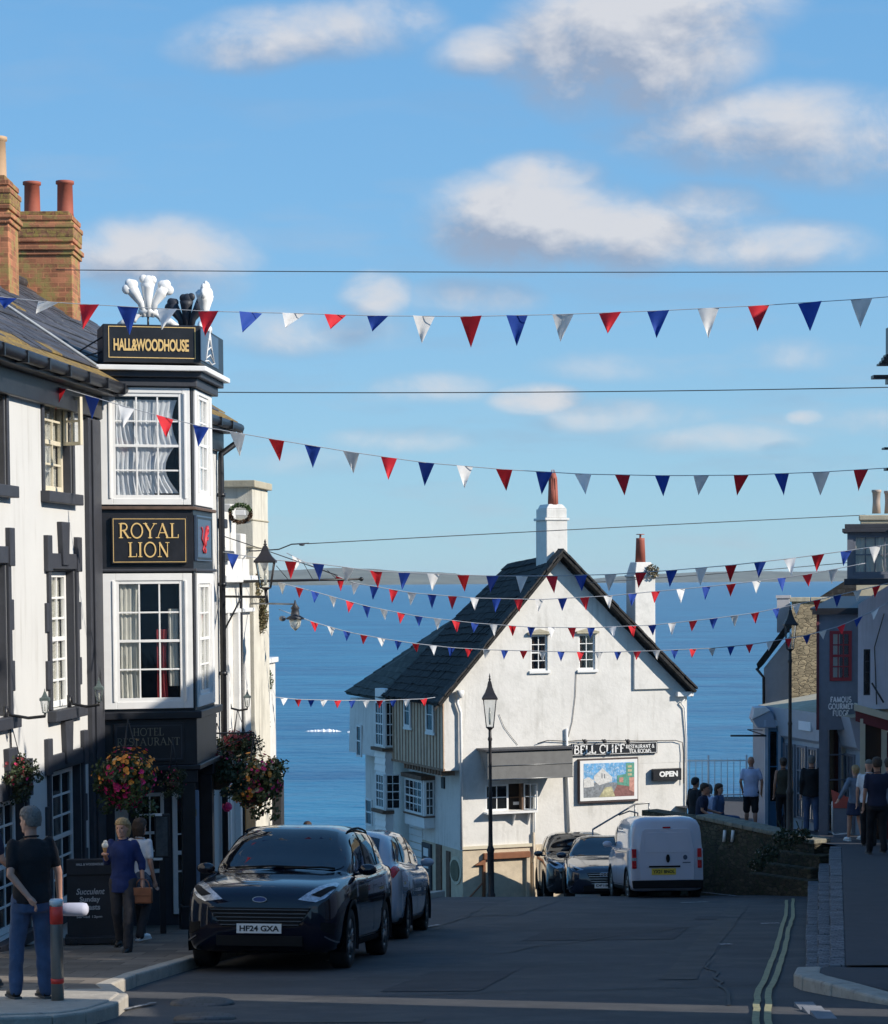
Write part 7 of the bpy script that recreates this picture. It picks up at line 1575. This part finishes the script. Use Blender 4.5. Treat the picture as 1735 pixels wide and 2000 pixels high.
# ================================================================== BUNTING
FR = {'R': mat('red bunting cloth', (.74, .02, .035), .75, .06, 20), 'B': mat('blue bunting cloth', (.016, .075, .42), .75, .06, 20), 'W': mat('white bunting cloth', (.85, .85, .84), .75, .04, 20)}
for m_ in FR.values():
    nt_ = m_.node_tree; b_ = nt_.nodes['Principled BSDF']; tr = nt_.nodes.new('ShaderNodeBsdfTranslucent'); mx = nt_.nodes.new('ShaderNodeMixShader'); mx.inputs[0].default_value = .3
    src = b_.inputs['Base Color'].links[0].from_socket; nt_.links.new(src, tr.inputs[0]); nt_.links.new(b_.outputs[0], mx.inputs[1]); nt_.links.new(tr.outputs[0], mx.inputs[2]); nt_.links.new(mx.outputs[0], nt_.nodes['Material Output'].inputs[0])
CORD = mat('pale bunting cord', (.4, .42, .45), .7)
def bunting(label, d, cord, flags, w_, h, seed, gap=None, d2=None, r=.006, blow=.5):
    rnd = random.Random(seed); t = thing('bunting', P(cord[0][0], cord[0][1], d), label, 'bunting', 'strings of red, white and blue bunting across the street')
    xs = [c[0] for c in cord]; d2 = d2 or d
    def dd(x): return d+(d2-d)*max(0, min(1, (x-xs[0])/(xs[-1]-xs[0])))
    def yy(x):
        for i in range(len(cord)-1):
            if cord[i][0] <= x <= cord[i+1][0]:
                p0 = cord[max(0, i-1)]; p3 = cord[min(len(cord)-1, i+2)]; u = (x-cord[i][0])/(cord[i+1][0]-cord[i][0]); a, b = cord[i][1], cord[i+1][1]
                return a+(b-a)*u
        return cord[0][1] if x < xs[0] else cord[-1][1]
    n = 60; mb = MB(); mb.tube([P(xs[0]+(xs[-1]-xs[0])*i/n, yy(xs[0]+(xs[-1]-xs[0])*i/n), dd(xs[0]+(xs[-1]-xs[0])*i/n)) for i in range(n+1)], r, 4); mb.build('cord', CORD, t)
    for f_ in flags:
        x, col = f_[0], f_[1]; hh = h*(f_[2] if len(f_) > 2 else rnd.uniform(.9, 1.06)); sk = f_[3] if len(f_) > 3 else rnd.uniform(-.22, .16); D = dd(x); k = D/F; ww = w_
        a = P(x-ww/2, yy(x-ww/2), D); b = P(x+ww/2, yy(x+ww/2), D); tip = (a+b)/2+Vector((sk*ww*k, rnd.uniform(-.4, .4)*hh*k*blow*2, -hh*k))
        rows = 5; vs = []; ph = rnd.random()*6; am = .12*ww*k
        tw = rnd.uniform(-.75, .75); mid = (a+b)/2
        a = a+Vector((0, tw*ww*k*.5, 0)); b = b-Vector((0, tw*ww*k*.5, 0)); tip = tip+Vector((0, rnd.uniform(-.3, .3)*hh*k, abs(sk)*hh*k*.25))
        m_ = 6
        for j in range(rows+1):
            q = j/rows
            for i in range(m_+1):
                u = i/m_; p = a.lerp(tip, q).lerp(b.lerp(tip, q), u); p += Vector((0, am*math.sin(ph+u*4.5+q*3)*(.3+.9*q)*(1-q*.4), 0)); vs.append(p)
        mb = MB(); fs = [(j*(m_+1)+i, j*(m_+1)+i+1, (j+1)*(m_+1)+i+1, (j+1)*(m_+1)+i) for j in range(rows) for i in range(m_)]; mb.add(vs, fs, 0, True)
        mb.add([v+Vector((0, .003, 0)) for v in vs], [q_[::-1] for q_ in fs], 0, True); mb.build('flag', FR[col], t)
    return t
L = lambda s: [(int(x[:-1]), x[-1]) for x in s.split()]
fl = [(14, 'B', .45, -.1), (95, 'W', .5, -.6), (175, 'R', 1, -.25), (250, 'B', 1, 0), (327, 'W', .85, -.2), (407, 'R', 1, -.1), (490, 'B', .85, -.35), (573, 'W', .6, -.35), (655, 'R', .6, -.2), (738, 'B', .62, -.25), (828, 'W', 1, -.1), (920, 'R', 1.15, 0), (1010, 'B', 1.1, 0), (1100, 'W', 1, -.1), (1192, 'R', .85, -.15), (1286, 'B', 1.05, -.1), (1384, 'W', 1.1, 0), (1482, 'R', 1, -.1), (1582, 'B', 1.1, -.05), (1683, 'W', 1.05, 0)]
bunting('highest string of bunting, crossing the sky in front of the feather crests', 24.5, [(-120, 560), (0, 580), (95, 590), (250, 599), (405, 608), (572, 612), (740, 617), (920, 618), (1100, 614), (1286, 607), (1482, 597), (1683, 584), (1900, 566)], fl, 42, 52, 1, r=.004)
bunting('second string of bunting from the top, sagging past the upper bay window', 29.0, [(-60, 722), (40, 742), (113, 755), (247, 795), (393, 833), (540, 859), (686, 883), (833, 904), (985, 917), (1139, 926), (1294, 929), (1448, 928), (1604, 922), (1735, 914), (1860, 905)],
        L('40W 113R 180B 247W 322R 393B 464W 540R 611B 686W 760R 833B 908W 985R 1063B 1139W 1216R 1294B 1370W 1448R 1527B 1604W 1682R'), 32, 44, 2, r=.005)
bunting('third string of bunting from the top, level with the gabled house ridge', 38.5, [(436, 1078), (515, 1092), (622, 1101), (735, 1116), (847, 1121), (962, 1125), (1078, 1125), (1193, 1122), (1312, 1114), (1428, 1104), (1543, 1091), (1653, 1076), (1735, 1064), (1820, 1050)],
        L('455B 515W 568R 622B 680W 735R 790B 847W 905R 962B 1020W 1078R 1135B 1193W 1252R 1312B 1370W 1428R 1485B 1543W 1598R 1653B 1710W'), 24, 34, 3, r=.007)
bunting('fourth string of bunting from the top, just below the sea horizon', 40.5, [(560, 1080), (620, 1110), (694, 1139), (805, 1158), (927, 1168), (1054, 1171), (1188, 1164), (1281, 1155), (1380, 1146), (1478, 1135), (1577, 1122), (1690, 1100)],
        L('580W 664R 694W 731B 769R 805W 844B 884R 927W 970B 1013R 1054W 1099B 1142R 1188W 1236B 1281R 1330W 1380B 1428R 1478W 1527B 1577R 1628W'), 18, 27, 4, r=.007)
bunting('fifth string of bunting from the top, crossing the gable above its two small windows', 42.5, [(535, 1135), (616, 1156), (716, 1184), (818, 1204), (928, 1217), (1038, 1225), (1155, 1226), (1274, 1221), (1394, 1208), (1475, 1197), (1596, 1172), (1712, 1145), (1790, 1125)],
        L('550W 585R 616B 650W 684R 716B 750W 784R 818B 855W 891R 928B 964W 1001R 1038B 1078W 1117R 1155B 1196W 1235R 1274B 1313W 1354R 1394B 1435W 1475R 1516B 1556W 1596R 1636B 1675W 1712R'), 16, 23, 5, r=.007)
bunting('sixth string of bunting from the top, crossing the gable windows towards the fudge shop', 44.5, [(545, 1190), (612, 1215), (678, 1234), (745, 1247), (812, 1257), (882, 1265), (951, 1269), (1059, 1272), (1170, 1274), (1282, 1271), (1391, 1266), (1464, 1259), (1504, 1253), (1576, 1241), (1643, 1222), (1709, 1192), (1780, 1150)],
        L('614R 647W 678B 711R 745W 778B 812R 846W 882B 916R 951W 986B 1023R 1059W 1096B 1134R 1170W 1207B 1245R 1282W 1318B 1354R 1391W 1428B 1464R 1504W 1540R 1576B 1607W 1643R 1677B 1709W'), 15, 19, 6, r=.008)
bunting('lowest and shortest string of bunting, from the end house to the timbered wall', 46.5, [(520, 1360), (582, 1366), (660, 1368), (742, 1368), (828, 1365), (850, 1362)], L('532B 555W 582R 608B 633W 660R 688B 715W 742R 768B 795W 828R'), 14, 16, 7, d2=54, r=.008)
def wire(label, pts, d, r=.01, d2=None):
    mb = MB(); n = 40; vs = []
    for i in range(n+1):
        t = i/n; x = pts[0][0]+(pts[-1][0]-pts[0][0])*t; y = pts[0][1]+(pts[-1][1]-pts[0][1])*t+4*pts[1]*0 if False else pts[0][1]+(pts[-1][1]-pts[0][1])*t+pts[1]*4*t*(1-t); vs.append(P(x, y, d+((d2 or d)-d)*t))
    mb.tube(vs, r, 4); tag(mb.build('overhead_wire', mat('dark wire', (.03, .04, .05), .6)), label, 'wire', 'wires strung over the street')
wire('upper thin overhead wire running level from the brick chimney across the sky', [(110, 527), 3, (1800, 530)], 36, .007)
wire('middle thin overhead wire running from the inn gutter across the sky', [(400, 766), 5, (1800, 755)], 38, .008)
wire('lower faint overhead wire rising right from the curved arm past the main chimney', [(600, 1062), -1, (1690, 1006)], 41, .008, 47)
wire('thin wire just above the sea horizon beside the corner bay', [(1150, 1138), 2, (1700, 1095)], 44, .007, 47)
# ================================================================== FLOWERS, STREET FURNITURE
FP = mat('magenta petals', (.75, .03, .18), .6, .25, 30); FO_ = mat('orange petals', (.85, .32, .05), .6, .25, 30); FD = mat('dark red petals', (.16, .012, .02), .6, .3, 30); FWh = mat('cream petals', (.6, .45, .25), .6, .2, 30)
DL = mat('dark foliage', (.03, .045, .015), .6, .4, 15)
def basket(c, r, label, mix, n=900, sz=1.0, hang=True, fl=(160, 60), up=0.9):
    t = thing('hanging_basket', c-Vector((0, 0, r*sz)), label, 'hanging basket', 'flower baskets hanging on the left row')
    mb = MB(); mb.lathe(c-Vector((0, 0, r*.75)), [(r*.1, 0), (r*.4, r*.12), (r*.55, r*.5)], 12); mb.build('basket', mat('basket wicker', (.07, .045, .025), .9, .3, 30), t)
    mb = MB(); leafball(mb, c, r*.82, n, r*.16, sz=sz, inner=.2)
    clumps = []
    for _ in range(22):
        a = random.uniform(0, 6.28); z_ = random.uniform(-1.15, .75); q_ = r*(.95-.25*abs(z_))*random.uniform(.75, 1.12); e = c+Vector((math.cos(a)*q_, math.sin(a)*q_, z_*r*sz)); clumps.append(e); leafball(mb, e, r*random.uniform(.2, .38), 60, r*.13)
    mb.build('foliage', mix[0], t)
    mb = MB()
    for k, (m_, cnt, off) in enumerate(mix[1:]):
        for _ in range(int(cnt*1.7)):
            v = Vector((random.gauss(0, 1), random.gauss(0, 1), random.gauss(0, 1))).normalized(); v = (v+Vector(off)*.9).normalized()*r*random.uniform(.82, 1.14); p = c+Vector((v.x, v.y, v.z*sz)); s = r*random.uniform(.035, .1)
            kk_ = .8+.55*noise.noise(v*(2.2/r)+Vector((k, 0, 0))); p = c+(p-c)*kk_
            if noise.noise(v*(3.0/r)+Vector((7*k, 3, 0))) < -.3: continue
            nrm = v.normalized(); a = nrm.orthogonal().normalized(); b = nrm.cross(a); ring_ = [p+(a*math.cos(2*math.pi*j/5)+b*math.sin(2*math.pi*j/5))*s for j in range(5)]
            mb.add([p-nrm*s*.5]+ring_, [(0, 1+j, 1+(j+1) % 5) for j in range(5)], k)
    tag(mb.build('flowers', [q_[0] for q_ in mix[1:]], t), kind='stuff')
    if hang:
        mb = MB(); h_ = c+Vector((0, 0, r*sz+.35))
        for a in (0, 2.1, 4.2): mb.tube([c+Vector((math.cos(a)*r*.5, math.sin(a)*r*.5, 0)), h_], .006, 4)
        mb.build('chain', BLACK, t)
    return t
kk = lambda d: d/F
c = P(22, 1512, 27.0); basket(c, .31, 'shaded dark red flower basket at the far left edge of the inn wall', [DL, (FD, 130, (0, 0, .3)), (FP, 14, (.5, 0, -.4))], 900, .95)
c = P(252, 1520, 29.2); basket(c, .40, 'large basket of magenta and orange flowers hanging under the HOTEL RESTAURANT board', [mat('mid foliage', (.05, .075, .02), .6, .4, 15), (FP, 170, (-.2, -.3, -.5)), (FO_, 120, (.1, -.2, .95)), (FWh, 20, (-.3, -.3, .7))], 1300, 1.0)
c = P(338, 1522, 30.4); basket(c, .17, 'small sparse basket half hidden right of the large magenta one', [DL, (FP, 16, (-.6, 0, .4))], 260, 1.1)
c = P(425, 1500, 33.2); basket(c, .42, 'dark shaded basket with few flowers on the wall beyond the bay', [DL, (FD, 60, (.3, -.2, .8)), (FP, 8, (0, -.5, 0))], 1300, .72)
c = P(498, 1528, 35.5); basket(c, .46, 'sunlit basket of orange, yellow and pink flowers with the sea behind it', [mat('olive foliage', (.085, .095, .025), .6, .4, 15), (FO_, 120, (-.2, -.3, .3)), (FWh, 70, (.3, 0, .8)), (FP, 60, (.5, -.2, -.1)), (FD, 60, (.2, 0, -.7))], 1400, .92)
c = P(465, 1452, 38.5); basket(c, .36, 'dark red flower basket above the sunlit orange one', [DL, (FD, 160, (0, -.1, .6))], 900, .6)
c = P(444, 1576, 33.4); mb = MB(); 
for _ in range(40):
    v = Vector((random.gauss(0, 1), random.gauss(0, 1), random.gauss(0, 1))).normalized()*.075; s = .03; a = v.orthogonal().normalized()*s; b = v.normalized().cross(a); mb.add([c+v, c+v*.9+a, c+v*.9+b, c+v*.9-a, c+v*.9-b], [(0, 1, 2), (0, 2, 3), (0, 3, 4), (0, 4, 1)])
tag(mb.build('flower', FP), 'single bright magenta bloom dangling below the sunlit orange basket', 'flower')
def bracket(c, f, label):
    a = (c-f.o).dot(f.u); z = c.z+.75; mb = MB(); mb.tube([f.w(a, z, .02), Vector((c.x, c.y, z+.02))], .014, 5); mb.tube([f.w(a, z-.5, .02), Vector((c.x, c.y, z))], .01, 5); tag(mb.build('basket_bracket', BLACK), label, 'bracket', 'iron arms carrying the flower baskets')
bracket(P(22, 1512, 27), FL, 'black iron arm above the shaded dark red basket'); bracket(P(425, 1500, 33.2), FL, 'black iron arm above the dark sparse basket'); bracket(P(498, 1528, 35.5), FL, 'black iron arm above the sunlit orange basket')
# trailing plants and planters on the far left row
def plant(px, py, d, r, label, m=LEAF2, n=350, sx=1, sz=1, m2=None):
    mb = MB(); leafball(mb, P(px, py, d), r, n, r*.3, sx=sx, sy=sx, sz=sz, inner=.1)
    if m2: leafball(mb, P(px, py, d), r*1.05, n//4, r*.25, mi=1, sx=sx, sy=sx, sz=sz, inner=.5)
    o = mb.build('plant', [m]+([m2] if m2 else [])); tag(o, label, 'plant', 'plants trailing on the far left houses'); return o
plant(511, 1200, 42.6, .17, 'brown trailing plant hanging down the corner of the stone house', TUFT, 700, .75, 2.2, LEAF2)
plant(495, 1145, 42.3, .2, 'ochre leaved plant behind the large black lantern', TUFT, 350, 1, 1.3, LEAF2)
plant(524, 1330, 44.5, .13, 'green bushy plant on the ledge of the end house', LEAF, 350, .8, 2.0, LEAF2)
plant(524, 1410, 44.5, .09, 'thin dry climber stem on the wall of the end house', TUFT, 160, .5, 4.0)
c = P(470, 1003, 40.2); t = thing('hanging_planter', c, 'ring shaped planter with grassy top and white box fixed high on the stone house', 'planter')
mb = MB(); k = 40.2/F
for i in range(40):
    a = 2*math.pi*i/40; leafball(mb, c+Vector((20*k*math.cos(a), 0, 17*k*math.sin(a))), 4.5*k, 26, .035, mi=0 if math.sin(a) > .2 else 1)
mb.build('foliage', [LEAF, mat('dry brown leaves', (.1, .055, .03), .9, .3, 20)], t)
mb = MB(); mb.wbox(c.x-9*k, c.x+10*k, c.y-.1, c.y+.1, c.z-4*k, c.z+6*k); mb.build('box', WPAINT, t, bevel=.01)
# bollard
b = P(113, 1952, 18.75); t = thing('bollard', b, 'steel bollard with red reflective bands and white top in front of the man', 'bollard'); k = 18.75/F; Hh = P(108, 1759, 18.75).z-b.z; r = 12.5*k
mb = MB(); mb.lathe(b, [(r, -.1), (r, Hh-.02), (r*.9, Hh-.002)], 24); mb.build('post', mat('brushed steel', (.34, .33, .31), .38, .12, 4, metal=.85, streak=.2), t)
REFL = mat('red reflective band', (.85, .05, .03), .45, .05, 8); REFL.node_tree.nodes['Principled BSDF'].inputs['Emission Color'].default_value = (1, .05, .03, 1); REFL.node_tree.nodes['Principled BSDF'].inputs['Emission Strength'].default_value = .0
mb = MB(); mb.lathe(b, [(r*1.03, Hh-.19), (r*1.03, Hh-.045)], 24); mb.lathe(b, [(r*1.03, .135), (r*1.03, .175)], 24); mb.build('reflective_band', REFL, t)
mb = MB(); mb.lathe(b, [(r*1.06, Hh-.035), (r*1.08, Hh), (r*.9, Hh+.012)], 24); mb.build('cap', WPAINT, t)
# menu board on wheels
FA = Fr(P(130, 1835, 27.6), (1, .12)); FA.o.z = 0
zb = gz(27.6)+.12; r_ = FA.rect(131, 1678, 220, 1830); 
t = thing('menu_board', FA.w((r_[0]+r_[1])/2, zb, 0), 'black pavement board advertising Succulent Sunday Roasts, standing behind the man', 'sign')
mb = MB(); mb.box(FA, r_[0], r_[1]+.12, zb+.06, r_[3], -.08, 0); mb.box(FA, r_[0], r_[1]+.12, r_[3]-.19, r_[3], 0, .02); mb.box(FA, r_[0]-.03, r_[1]+.15, zb+.02, zb+.1, -.2, .12); mb.build('panel', mat('chalkboard black', (.022, .024, .03), .7, .2, 4), t, bevel=.008)
PALE = mat('pale board lettering', (.42, .43, .45), .7)
mb = MB(); 
for s_, q, bo in (('HALL & WOODHOUSE', (149, 1685, 203, 1690), .04), ('Sunday', (156, 1751, 196, 1764), .03), ('Roasts', (158, 1766, 196, 1777), .03), ('Served 12pm', (150, 1788, 200, 1794), .02)):
    sans(mb, s_, FA, *FA.rect(*q, .0), .025 if 'HALL' in s_ else .007, bold=bo)
vs, fs = text_mesh('Succulent', .02); vs = [Vector((v.x+v.y*.25, v.y, 0)) for v in vs]; place_text(mb, vs, fs, FA, *FA.rect(149, 1735, 205, 1747, 0), .007)
mb.build('lettering', PALE, t)
for a in (r_[0]+.08, r_[1]+.02):
    mb = MB(); mb.tube([FA.w(a, zb+.03, .13), FA.w(a, zb+.03, .17)], .05, 12); mb.build('wheel', RUBBER, t)
# framed menu case and notices by the porch
FM = Fr(P(300, 1700, 30.2), (1, .15)); FM.o.z = 0; r_ = FM.rect(302, 1590, 332, 1676)
t = thing('menu_case', FM.w(r_[0], r_[2], 0), 'dark glazed menu case with small light strips on a post beside the porch', 'notice case')
mb = MB(); mb.box(FM, r_[0], r_[1], r_[2], r_[3], -.06, 0); mb.build('case', BLACK, t, bevel=.01)
mb = MB(); mb.box(FM, r_[0]+.02, r_[1]-.03, r_[2]+.03, r_[3]-.04, 0, .006); mb.build('menu_sheet', mat('dim menu sheet', (.07, .08, .085), .5, .4, 12), t)
mb = MB(); mb.box(FM, r_[0]-.02, r_[0]+.1, r_[3]-.02, r_[3]+.01, 0, .06); mb.box(FM, r_[0]-.02, r_[0]+.1, r_[2]-.02, r_[2]+.005, 0, .06); mb.build('strip', WPAINT, t)
mb = MB(); mb.box(FM, r_[0]+.06, r_[0]+.14, gz(30.2), r_[2], -.08, -.01); mb.build('post', BLACK, t)
mb = MB(); FP2 = Fr(P(340, 1700, 31.5), (1, .25)); FP2.o.z = 0; mb.box(FP2, .2, .36, gz(31.5), P(397, 1545, 31.5).z, -.1, 0); t = tag(mb.build('notice_post', mat('pale grey blue post paint', (.22, .26, .34), .6), bevel=.01), 'pale blue grey pillar with a small yellow notice right of the porch', 'post')
q = FP2.w(.28, P(394, 1588, 31.5).z, .004); fq = Fr((q.x, q.y, 0), FP2.u); mb = MB(); mb.box(fq, -.04, .04, q.z-.05, q.z+.05, 0, .004); mb.build('notice', mat('ochre notice', (.3, .22, .06), .7), t)
# A-board on the right
FQ = Fr(P(1626, 1600, 49.5), (1, -.15)); FQ.o.z = 0; z0 = tz(49.5); z1 = FQ.hit(1640, 1562)[1]; w0 = 0; w1 = FQ.hit(1662, 1600)[0]
t = thing('pavement_board', FQ.w(w1/2, z0, 0), 'white framed pavement board with red header in front of the fudge shop', 'sign')
mb = MB(); mb.tube([FQ.w(w0, z0+.1), FQ.w(w0, z1-.05), FQ.w(w0+.05, z1), FQ.w(w1-.05, z1), FQ.w(w1, z1-.05), FQ.w(w1, z0+.1), FQ.w(w0+.05, z0+.05), FQ.w(w0, z0+.1)], .02, 6); mb.build('frame', WPAINT, t)
mb = MB(); mb.box(FQ, w0+.02, w1-.02, z0+.1, z1-.18, -.02, 0); mb.box(FQ, w0+.02, w1-.02, z0+.0, z0+.06, -.15, .1); mb.build('panel', CHAR, t)
mb = MB(); mb.prism([FQ.w(w0+.02, z1-.18), FQ.w(w1-.02, z1-.18), FQ.w(w1-.05, z1+.05), FQ.w(w0-.03, z1+.22)], FQ.n*.02); mb.build('header', mat('coral red board', (.45, .09, .07), .6), t)
# bench slats behind seated group
mb = MB(); a = P(1350, 1597, 51.9); e = P(1446, 1600, 52.6); dv = (e-a); 
mb.prism([a, a+dv, a+dv+Vector((-.1, .45, 0)), a+Vector((-.1, .45, 0))], (0, 0, -.08)); mb.prism([a+dv*.05, a+dv*.1, a+dv*.1+Vector((0, .3, 0)), a+dv*.05+Vector((0, .3, 0))], (0, 0, -.8)); mb.prism([a+dv*.9, a+dv*.95, a+dv*.95+Vector((0, .3, 0)), a+dv*.9+Vector((0, .3, 0))], (0, 0, -.8))
tag(mb.build('bench', TIMB, bevel=.01), 'dark wooden bench under the seated group behind the terrace wall', 'bench')
# two people further down the street whose heads show over the car roofs
for px, lab in ((601, 'distant person whose dark head shows over the black SUV roof, nearer its right end'), (546, 'distant person whose head just shows over the left part of the black SUV roof')):
    d = 46.0; q = P(px, 1605 if px == 601 else 1610, d); person(lab, (q.x, d, q.z-1.7), R(0), 1.7, topm=DKGR, sleeve='long', botm=BLKC, shoem=SHOE, hairm=HBRN, hair='short', vox=.025)
# ================================================================== AIR
hm = bpy.data.materials.new('sea air'); hm.use_nodes = True; n_ = hm.node_tree.nodes; n_.clear(); vo = n_.new('ShaderNodeVolumePrincipled'); ou = n_.new('ShaderNodeOutputMaterial'); hm.node_tree.links.new(vo.outputs[0], ou.inputs[1])
vo.inputs['Color'].default_value = (.72, .84, .98, 1); vo.inputs['Density'].default_value = 1.2e-5; vo.inputs['Anisotropy'].default_value = .0
if True:
    mb = MB(); mb.wbox(-18500, 18500, -200, 24500, SEAZ-2-1.5, 112); tag(mb.build('haze', hm), kind='stuff')
